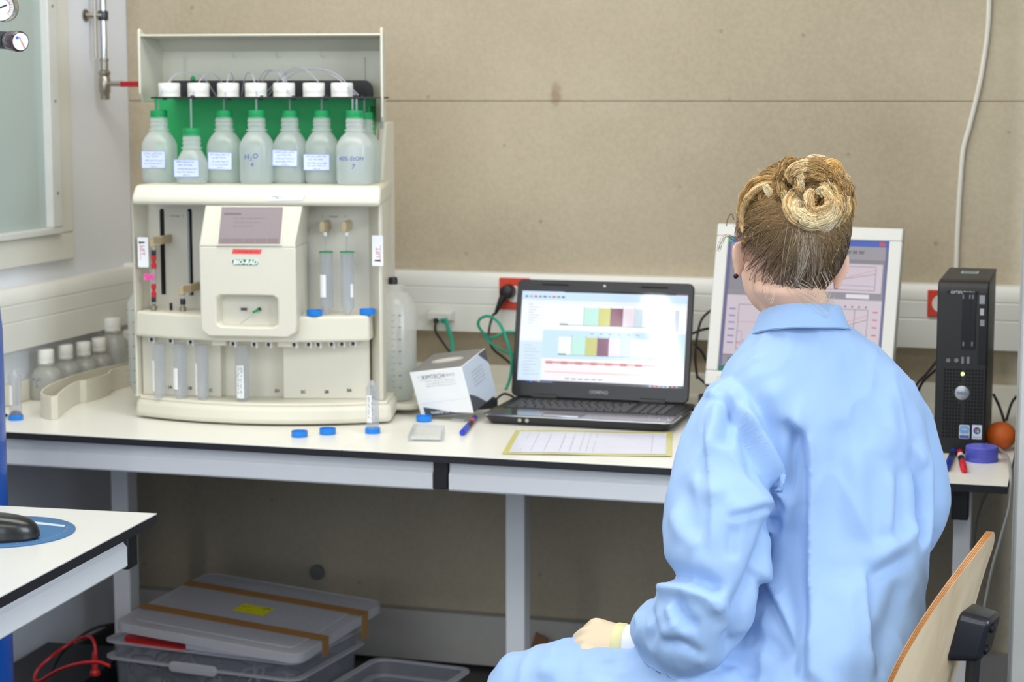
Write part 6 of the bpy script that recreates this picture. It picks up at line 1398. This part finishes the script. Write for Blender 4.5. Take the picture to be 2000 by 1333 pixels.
# ---------------------------------------------------------------- hair: strands combed over the head into a knot
def strands(name, P, rad, colr, parent, m_):
    """P (N,M,3) points, rad (N,M), colr (N,M,3) linear"""
    N, M_, _ = P.shape; T = np.gradient(P, axis=1); T /= np.linalg.norm(T, axis=2, keepdims=True) + 1e-9
    ref = np.array([.31, .2, .93]); U = np.cross(T, ref); U /= np.linalg.norm(U, axis=2, keepdims=True) + 1e-9; W = np.cross(T, U)
    K = 3; V = np.stack([P + (U * math.cos(2 * math.pi * k / K) + W * math.sin(2 * math.pi * k / K)) * rad[..., None] for k in range(K)], axis=2)  # N,M,K,3
    V = V.reshape(-1, 3); C_ = np.repeat(colr[:, :, None, :], K, axis=2).reshape(-1, 3)
    i = np.arange(N)[:, None, None]; j = np.arange(M_ - 1)[None, :, None]; k = np.arange(K)[None, None, :]
    a = (i * M_ + j) * K + k; b = (i * M_ + j) * K + (k + 1) % K; F = np.stack([a, b, b + K, a + K], axis=-1).reshape(-1, 4)
    me = bpy.data.meshes.new(name); me.vertices.add(len(V)); me.vertices.foreach_set('co', (V - np.array(root_matrix(parent).translation)).ravel())
    me.loops.add(F.size); me.loops.foreach_set('vertex_index', F.ravel()); me.polygons.add(len(F)); me.polygons.foreach_set('loop_start', np.arange(0, F.size, 4)); me.polygons.foreach_set('loop_total', np.full(len(F), 4))
    me.update(calc_edges=True); me.polygons.foreach_set('use_smooth', np.ones(len(F), bool))
    at = me.color_attributes.new('ink', 'FLOAT_COLOR', 'POINT'); at.data.foreach_set('color', np.concatenate([C_, np.ones((len(C_), 1))], axis=1).ravel())
    me.materials.append(m_); o = bpy.data.objects.new(name, me); COL.objects.link(o); o.parent = parent; return o
M_hair = attr_mat('hair_strand', 0, .42, .45); M_cap = mat('hair_undercoat', (112, 92, 66), .6, var=.2, scale=60)
rng = np.random.default_rng(5)
lin = lambda *c: np.array(srgb(*c)[:3])
DARK, MID, GOLD, PALE, ASH = lin(72, 60, 46), lin(132, 108, 76), lin(208, 164, 96), lin(238, 216, 172), lin(190, 182, 170)
hcN, rN, fN, uN = map(np.array, (hc, rh, fh, uh))
RX, RY, RZ = .087, .108, .114; c0 = hcN + uN * .010
def onhead(d, lift=0):
    """d (...,3) unit direction in head axes -> point on the hair surface"""
    s_ = 1 / np.sqrt((d[..., 0] / RX) ** 2 + (d[..., 1] / RY) ** 2 + (d[..., 2] / RZ) ** 2); s_ = s_ + lift
    return c0 + (d[..., 0:1] * s_[..., None]) * rN + (d[..., 1:2] * s_[..., None]) * fN + (d[..., 2:3] * s_[..., None]) * uN
def head_dir(px, py):
    """direction in head axes of the hair surface point seen at a pixel"""
    d = np.array(ray(px, py)); o = np.array(EYE) - c0; Mx = np.stack([rN / RX, fN / RY, uN / RZ]); dl, ol_ = Mx @ d, Mx @ o
    A, B, C_ = dl @ dl, 2 * dl @ ol_, ol_ @ ol_ - 1; D = B * B - 4 * A * C_
    t = (-B - math.sqrt(D)) / (2 * A) if D > 0 else -B / (2 * A); q = o + d * t; v = np.array([q @ rN, q @ fN, q @ uN]); return v / np.linalg.norm(v)
bun_d = head_dir(1580, 398)
def slerp(a, b, t):
    w_ = np.arccos(np.clip((a * b).sum(-1), -1, 1))[..., None]; s_ = np.sin(w_) + 1e-6; return (np.sin((1 - t) * w_) * a + np.sin(t * w_) * b) / s_
N = 9500; d = rng.normal(size=(N * 3, 3)); d /= np.linalg.norm(d, axis=1, keepdims=True)
# scalp region: above a hairline that dips at the nape and rises to the forehead
zline = np.where(d[:, 1] < 0, -.95 + .5 * np.abs(d[:, 0]) ** 1.3 + np.clip(d[:, 1] + .75, 0, 1) * .62, -.20 + .75 * np.clip(d[:, 1], 0, 1))
d = d[d[:, 2] > zline][:N]; N = len(d)
edge = d.copy(); 
# move part of the roots onto the hairline so that long strands sweep the whole surface
zl2 = np.where(d[:, 1] < 0, -.95 + .5 * np.abs(d[:, 0]) ** 1.3 + np.clip(d[:, 1] + .75, 0, 1) * .62, -.20 + .75 * np.clip(d[:, 1], 0, 1))
pick = rng.random(N) < .5; d[pick, 2] = zl2[pick] + rng.random(pick.sum()) ** 2 * .16; d /= np.linalg.norm(d, axis=1, keepdims=True)
zl2x = zl2; Mn = 14; t = np.linspace(0, 1, Mn)[None, :, None]
tgt = bun_d + rng.normal(size=(N, 3)) * .13; tgt /= np.linalg.norm(tgt, axis=1, keepdims=True)
path = slerp(d[:, None, :], tgt[:, None, :], t)
ph = rng.random((N, 1)) * 6.28; wob = np.sin(t[..., 0] * 5 + ph) * .018 * np.sin(t[..., 0] * 3.14)
side_ = np.cross(path, tgt[:, None, :]); side_ /= np.linalg.norm(side_, axis=2, keepdims=True) + 1e-6; path = path + side_ * wob[..., None]; path /= np.linalg.norm(path, axis=2, keepdims=True)
clump = np.sin(np.arctan2(d[:, 0], d[:, 2] - .3) * 26 + rng.normal(size=N) * .5)
lift = (.0015 + .0025 * rng.random((N, 1)) + .0018 * clump[:, None]) * np.sin(np.linspace(.15, 1, Mn) * 3.14 * .9)[None, :] + .006 * np.linspace(0, 1, Mn)[None, :] ** 3
P = onhead(path, lift)
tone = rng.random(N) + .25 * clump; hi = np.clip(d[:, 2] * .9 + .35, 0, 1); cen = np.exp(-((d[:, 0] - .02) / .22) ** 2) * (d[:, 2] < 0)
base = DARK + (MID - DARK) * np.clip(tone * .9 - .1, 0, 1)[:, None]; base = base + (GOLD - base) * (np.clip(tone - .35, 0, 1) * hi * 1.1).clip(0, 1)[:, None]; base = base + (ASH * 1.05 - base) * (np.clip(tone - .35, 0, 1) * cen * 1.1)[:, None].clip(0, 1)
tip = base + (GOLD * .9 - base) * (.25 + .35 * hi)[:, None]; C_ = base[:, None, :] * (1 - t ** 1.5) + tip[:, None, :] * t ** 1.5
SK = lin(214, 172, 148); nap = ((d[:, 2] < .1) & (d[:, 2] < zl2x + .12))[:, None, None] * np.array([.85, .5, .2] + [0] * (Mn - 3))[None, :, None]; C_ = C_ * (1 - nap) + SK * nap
rad = np.full((N, Mn), .00046) * (1 + .5 * rng.random((N, 1))); rad[:, 0] *= .2; rad[:, 1] *= .6
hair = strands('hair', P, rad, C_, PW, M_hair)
# undercoat cap
m = MB(); nu, nv = 40, 26; V = []
cap = MB().sphere((0, 0, 0), 1, 1, 1, 44, 30); vs = []; keep = []
for v in cap.v:
    d_ = np.array(v); d_ = d_ / np.linalg.norm(d_); vs.append(c0 + rN * d_[0] * (RX - .002) + fN * d_[1] * (RY - .002) + uN * d_[2] * (RZ - .002)); z_ = (-.95 + .5 * abs(d_[0]) ** 1.3 + min(max(d_[1] + .75, 0), 1) * .62) if d_[1] < 0 else (-.20 + .75 * d_[1]); keep.append(d_[2] > z_ + .02)
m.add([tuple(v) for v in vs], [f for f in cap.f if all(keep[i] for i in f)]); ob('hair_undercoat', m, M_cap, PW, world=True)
# knot: coiled locks
bA = (rN * bun_d[0] + fN * bun_d[1] + uN * bun_d[2]); bA /= np.linalg.norm(bA); 
def at_img(px, py, depth): return np.array(at_d(px, py, depth))
toc = np.array(-_fw)                                   # the knot faces back and up, near enough to this axis
bx_, by_ = np.array(_rt), np.array(_up); kc = at_img(1590, 392, 3.035)
def lock(pts, nstr, wd, tint, rs=.0006, taper=True, jit=.25):
    """bundle of strands following a 3-D guide"""
    G_ = np.array([np.array(p) for p in spline([Vector(p) for p in pts], 6)]); M2 = len(G_); G_ = G_ + np.stack([np.convolve(rng.normal(size=M2 + 6), np.ones(7) / 7, 'valid') for _ in range(3)], axis=1) * .0035; T = np.gradient(G_, axis=0); T /= np.linalg.norm(T, axis=1, keepdims=True) + 1e-9
    U = np.cross(T, toc + .1); U /= np.linalg.norm(U, axis=1, keepdims=True); W = np.cross(T, U); r = np.sqrt(rng.random(nstr)) * wd; a = rng.random(nstr) * 6.28; tw = rng.normal(size=nstr) * .8
    env = np.sin(np.linspace(.22, 1 if not taper else 1.05, M2) * 3.0) ** .5 if taper else np.ones(M2); env = np.nan_to_num(env, nan=.2)
    ang = a[:, None] + tw[:, None] * np.linspace(0, 1, M2)[None, :]; off = (U[None] * np.cos(ang)[..., None] + W[None] * (.6 * np.sin(ang))[..., None]) * (r[:, None] * env[None, :])[..., None]
    P_ = G_[None] + off + (np.cumsum(rng.normal(size=(nstr, M2, 3)), axis=1) * .00022); t_ = rng.random(nstr)[:, None, None]; c_ = tint[0] * (1 - t_) + tint[1] * t_; c_ = c_ * (1 + rng.normal(size=(nstr, 1, 1)) * .2); return P_, np.repeat(c_, M2, axis=1), np.full((nstr, M2), rs)
def IM(px, py, dd): return at_img(px, py, dd)
LK = []
def ringlock(cx, cy, rx, ry, d0, dd, a0, a1, n_, wd, tint, nn=9):
    LK.append(lock([IM(cx + rx * math.cos(R(a0 + (a1 - a0) * k / nn)), cy - ry * math.sin(R(a0 + (a1 - a0) * k / nn)), d0 + dd * math.sin(math.pi * k / nn)) for k in range(nn + 1)], n_, wd, tint))
GP, PG, MG_, GG = (GOLD, PALE), (PALE, PALE * 1.05), (MID, GOLD), (GOLD, GOLD * 1.1)
# big outer coils
ringlock(1588, 395, 44, 40, 3.045, -.030, 150, 400, 320, .0125, GP); ringlock(1592, 398, 36, 30, 3.030, -.025, 170, 380, 320, .0105, PG)
ringlock(1598, 392, 22, 22, 3.020, -.015, 120, 440, 200, .0075, GP); ringlock(1590, 398, 52, 48, 3.065, -.02, 190, 420, 260, .011, (MID, PALE)); ringlock(1605, 400, 44, 46, 3.06, -.02, -60, 100, 220, .010, GP)
ringlock(1580, 352, 40, 28, 3.055, -.025, 10, 200, 260, .0105, MG_); ringlock(1572, 345, 28, 20, 3.045, -.02, 20, 210, 200, .0085, GP); ringlock(1600, 345, 42, 26, 3.065, -.02, -20, 120, 200, .009, GG)
ringlock(1548, 362, 24, 46, 3.06, -.02, 80, 260, 220, .010, MG_); ringlock(1612, 368, 38, 36, 3.055, -.02, -70, 95, 220, .009, (MID, GOLD)); ringlock(1585, 425, 52, 24, 3.065, -.02, 180, 350, 240, .010, (DARK * 1.3, ASH)); ringlock(1590, 412, 46, 30, 3.05, -.02, 185, 345, 240, .009, (ASH, PALE))
for (pts, n_, wd, ti) in (
    ([(1530, 345, 3.07), (1560, 322, 3.06), (1590, 312, 3.05), (1612, 318, 3.05)], 90, .006, GG), ([(1550, 340, 3.07), (1580, 318, 3.055), (1608, 308, 3.05), (1622, 318, 3.06)], 60, .004, GP),
    ([(1530, 360, 3.07), (1490, 362, 3.07), (1462, 385, 3.08), (1448, 420, 3.10), (1452, 448, 3.10)], 110, .006, (GOLD, PALE)), ([(1520, 345, 3.075), (1480, 350, 3.075), (1455, 380, 3.09), (1446, 410, 3.10), (1460, 455, 3.10)], 70, .004, GG),
    ([(1545, 378, 3.06), (1515, 382, 3.06), (1500, 372, 3.065), (1492, 362, 3.07)], 90, .007, PG), ([(1488, 365, 3.075), (1484, 390, 3.08), (1488, 415, 3.08), (1490, 428, 3.09)], 60, .004, GG),
    ([(1535, 400, 3.06), (1500, 425, 3.07), (1480, 440, 3.08)], 80, .005, GG), ([(1540, 410, 3.06), (1505, 430, 3.07), (1496, 455, 3.08), (1500, 462, 3.08)], 60, .005, GG), ([(1545, 418, 3.06), (1520, 440, 3.07), (1470, 462, 3.09), (1450, 470, 3.10)], 90, .006, (MID, GOLD)),
    ([(1640, 375, 3.06), (1655, 410, 3.09), (1656, 440, 3.11), (1640, 462, 3.10)], 90, .006, (MID, GOLD)), ([(1645, 365, 3.06), (1662, 395, 3.09), (1662, 430, 3.12)], 60, .005, GG),
    ([(1622, 400, 3.04), (1626, 440, 3.05), (1624, 480, 3.05), (1625, 512, 3.06)], 40, .0022, (PALE, PALE)), ([(1600, 380, 3.02), (1607, 372, 3.015), (1620, 385, 3.015), (1628, 410, 3.02), (1622, 430, 3.03)], 130, .007, PG),
    ([(1636, 368, 3.06), (1655, 366, 3.06), (1668, 378, 3.06), (1674, 402, 3.06)], 6, .002, GG), ([(1636, 372, 3.06), (1658, 372, 3.06), (1671, 388, 3.06)], 4, .003, GP),
    ([(1440, 470, 3.13), (1420, 458, 3.13), (1408, 468, 3.13), (1402, 490, 3.13)], 6, .003, (MID, MID)), ([(1436, 430, 3.13), (1426, 420, 3.13), (1420, 440, 3.13)], 4, .003, (MID, MID)),
([(1560, 555, 3.055), (1590, 574, 3.06), (1616, 592, 3.07), (1628, 602, 3.08)], 10, .016, (PALE, ASH)), ([(1600, 535, 3.05), (1614, 565, 3.055), (1606, 592, 3.06)], 9, .018, (PALE, ASH)), ([(1500, 540, 3.06), (1505, 565, 3.065), (1502, 590, 3.07)], 6, .016, (ASH, PALE)), ([(1540, 550, 3.055), (1556, 572, 3.06), (1585, 590, 3.065)], 7, .014, (ASH, PALE))):
    LK.append(lock([IM(*p) for p in pts], n_, wd, ti, rs=.00042 if n_ > 12 else .0003, taper=n_ > 12))
for k in range(46):
    a_ = rng.random() * 6.28; q = rng.random() ** .6; cx_, cy_ = 1586 + 50 * q * math.cos(a_), 378 - 56 * q * math.sin(a_); rr_ = 10 + 24 * rng.random(); b0_ = math.degrees(a_) + rng.normal() * 40; ringlock(cx_, cy_, rr_, rr_ * .8, 3.052 - .028 * (1 - q) + .02 * q, -.012, b0_, b0_ + 90 + 90 * rng.random(), 90, .005 + .003 * rng.random(), [(GOLD, PALE), (MID, GOLD), (GOLD, GOLD * 1.1), (DARK * 1.4, GOLD), (PALE * .9, PALE)][k % 5], 6)
by = {}
for P_, c_, r_ in LK: by.setdefault(P_.shape[1], []).append((P_, c_, r_))
bun_core = MB(); ell(bun_core, Vector(at_img(1592, 390, 3.07)), (Vector(bx_) * .036, Vector(by_) * .044, Vector(toc) * .034)); ell(bun_core, Vector(at_img(1575, 350, 3.085)), (Vector(bx_) * .030, Vector(by_) * .024, Vector(toc) * .028))
kn = ob('hair_knot', bun_core, mat('hair_knot_core', (160, 124, 76), .6, var=.2, scale=80), PW, world=True, label='messy blond knot')
for k in by:
    g_ = by[k]; strands('hair_lock', np.concatenate([x[0] for x in g_]), np.concatenate([x[2] for x in g_]), np.concatenate([x[1] for x in g_]).clip(0, 1), kn, M_hair)['kind'] = 'stuff'
# flyaway single hairs
nf = 150; d = rng.normal(size=(nf * 4, 3)); d /= np.linalg.norm(d, axis=1, keepdims=True); d = d[(d[:, 2] > -.1) & (d[:, 1] < .5)][:nf]; nf = len(d)
e_ = d + rng.normal(size=d.shape) * .35; e_ /= np.linalg.norm(e_, axis=1, keepdims=True); t = np.linspace(0, 1, 8)[None, :, None]; P = onhead(slerp(d[:, None], e_[:, None], t), np.sin(t[..., 0] * 3.1) * (.004 + .012 * rng.random((nf, 1))))
strands('flyaway_hair', P, np.full((nf, 8), .00022), np.repeat((GOLD + (PALE - GOLD) * rng.random((nf, 1)))[:, None, :], 8, axis=1), PW, M_hair)

# ---------------------------------------------------------------- the chair
cc = at_d(1862, 1200, 3.0); cback = Vector((.97, -.243, 0)); clat = Vector((-.243, -.97, 0))
seatc = Vector((at_d(1590, 1400, 3.14).x - .03, at_d(1590, 1400, 3.14).y, 0))
ch = thing('swivel_chair', 'swivel chair with curved plywood back and black bracket, under the seated person', 'chair', seatc)
PLY = wood('beech_ply_face', (206, 184, 150), (222, 203, 172)); PLYE = wood('beech_ply_edge', (176, 122, 66), (206, 152, 92), 'Z', 1.5)
Rc = .36; half = .172; z0_, z1_ = cc.z - .17, at_d(1915, 1027, 3.02).z + .004
def shell(s_, v, off=0):
    """s_ across (-1..1, +1 is the near side), v up 0..1"""
    ang = s_ * half / Rc; z = z0_ + (z1_ - z0_) * v; rake = .07 * (v - .45) * (z1_ - z0_) / .3 + .05 * max(0, v - .6) ** 2
    p = Vector((cc.x, cc.y, 0)) + clat * (math.sin(ang) * (Rc + off)) - cback * ((1 - math.cos(ang)) * Rc) + cback * (rake + off * math.cos(ang)); p.z = z; return p
def wid(v):      # rounded top corners
    if v < .2: return 1
    k = (v - .2) / .8; return max(.0, 1 - k ** 1.8) ** .8
m = MB(); nu, nv = 28, 34; T_h = .0115
vv = [1 - (1 - j / nv) ** 1.6 for j in range(nv + 1)]
def vert(i, j, off): 
    w_ = max(wid(vv[j]), .02); return shell((2 * i / nu - 1) * w_, vv[j], off)
V = [vert(i, j, 0) for i in range(nu + 1) for j in range(nv + 1)] + [vert(i, j, T_h) for i in range(nu + 1) for j in range(nv + 1)]; st = nv + 1; B0 = (nu + 1) * st; Fq = []; mi = []
for i in range(nu):
    for j in range(nv): Fq += [(i * st + j, i * st + j + 1, (i + 1) * st + j + 1, (i + 1) * st + j), (B0 + i * st + j, B0 + (i + 1) * st + j, B0 + (i + 1) * st + j + 1, B0 + i * st + j + 1)]; mi += [0, 0]
def ed(a, b): Fq.append((a, b, B0 + b, B0 + a)); mi.append(1)
for j in range(nv): ed(j, j + 1); ed(nu * st + j + 1, nu * st + j)
for i in range(nu): ed((i + 1) * st, i * st); ed(i * st + nv, (i + 1) * st + nv)
m.v = V; m.f = Fq; m.mi = mi; m.c = [None] * len(Fq)
bk = ob('backrest', m, [PLY, PLYE], ch, world=True, label='curved pale plywood backrest')
# darker glue lines along the ply edge
for off in (.003, .0062, .0092):
    pts = [shell(max(wid(v), .02) + .0028, v, off) for v in vv] ; ob('ply_line', MB().tube(pts, .0007, 4), mat('ply_glue_line', (150, 96, 48), .6), bk, world=True)
# black bracket on the back, its two screws, the carrying bar
bc = shell(.0, .46, T_h); ez = (shell(0, .6) - shell(0, .4)).normalized(); Mb = Matrix((clat, cback, ez)).transposed().to_4x4(); Mb.translation = bc
m = MB(); m.prism(rrect(-.042, .036, -.040, .045, .014), -.004, .046, 'y', M=Mb, pts1=rrect(-.034, .028, -.034, .036, .012)); bkt = ob('bracket', m, mat('black_bracket_plastic', (22, 25, 34), .38, coat=.2), ch, world=True, bevel=.006, seg=3)
for zz in (-.018, .018): 
    m = MB(); m.lathe([(.008, .046), (.008, .0495), (.005, .0505)], 14, M=Mb @ Matrix.Translation((.006, 0, zz)) @ Matrix.Rotation(R(-90), 4, 'X')); ob('screw', m, M_black, bkt, world=True)
low = Vector((bc.x, bc.y, .40)) + cback * .02
m = MB(); m.tube(spline([bc + cback * .022 + Vector((0, 0, -.03)), bc + cback * .018 + Vector((0, 0, -.12)), low, seatc.lerp(low, .5) + Vector((0, 0, .385)) * 0 + Vector((0, 0, .39 - .20)) , Vector((seatc.x, seatc.y, .385))], 8), .011, 12)
P = [bc + cback * .022 + Vector((0, 0, -.03)), bc + cback * .018 + Vector((0, 0, -.12)), Vector((low.x, low.y, .44)), Vector((low.x, low.y, .40)) - cback * .04, Vector((seatc.x, seatc.y, .385))]
ob('back_bar', MB().tube(spline(P, 8), .011, 12), M_black, ch, world=True)
m = MB(); m.prism([(seatc.x + .205 * math.cos(t) * (1 if abs(math.cos(t)) < .8 else .98), seatc.y + .205 * math.sin(t)) for t in [2 * math.pi * k / 36 for k in range(36)]], .400, .414, 'z'); ob('seat', m, PLY, ch, world=True, bevel=.004)
ob('gas_column', MB().lathe([(.03, .06), (.03, .22), (.016, .22), (.016, .385), (.07, .385), (.07, .399)], 20, seatc.x, seatc.y), M_black, ch, world=True)
for k in range(5):
    a = R(72 * k + 10); e = Vector((seatc.x + .27 * math.cos(a), seatc.y + .27 * math.sin(a), .075)); ob('base_leg', MB().tube([(seatc.x, seatc.y, .10), e], [.022, .014], 10), M_black, ch, world=True)
    ob('castor', MB().lathe([(.022, -.012), (.025, -.008), (.025, .008), (.022, .012)], 16, M=Matrix.Translation((e.x, e.y, .0255)) @ Matrix.Rotation(a, 4, 'Z') @ Matrix.Rotation(R(90), 4, 'X')), M_black, ch, world=True)
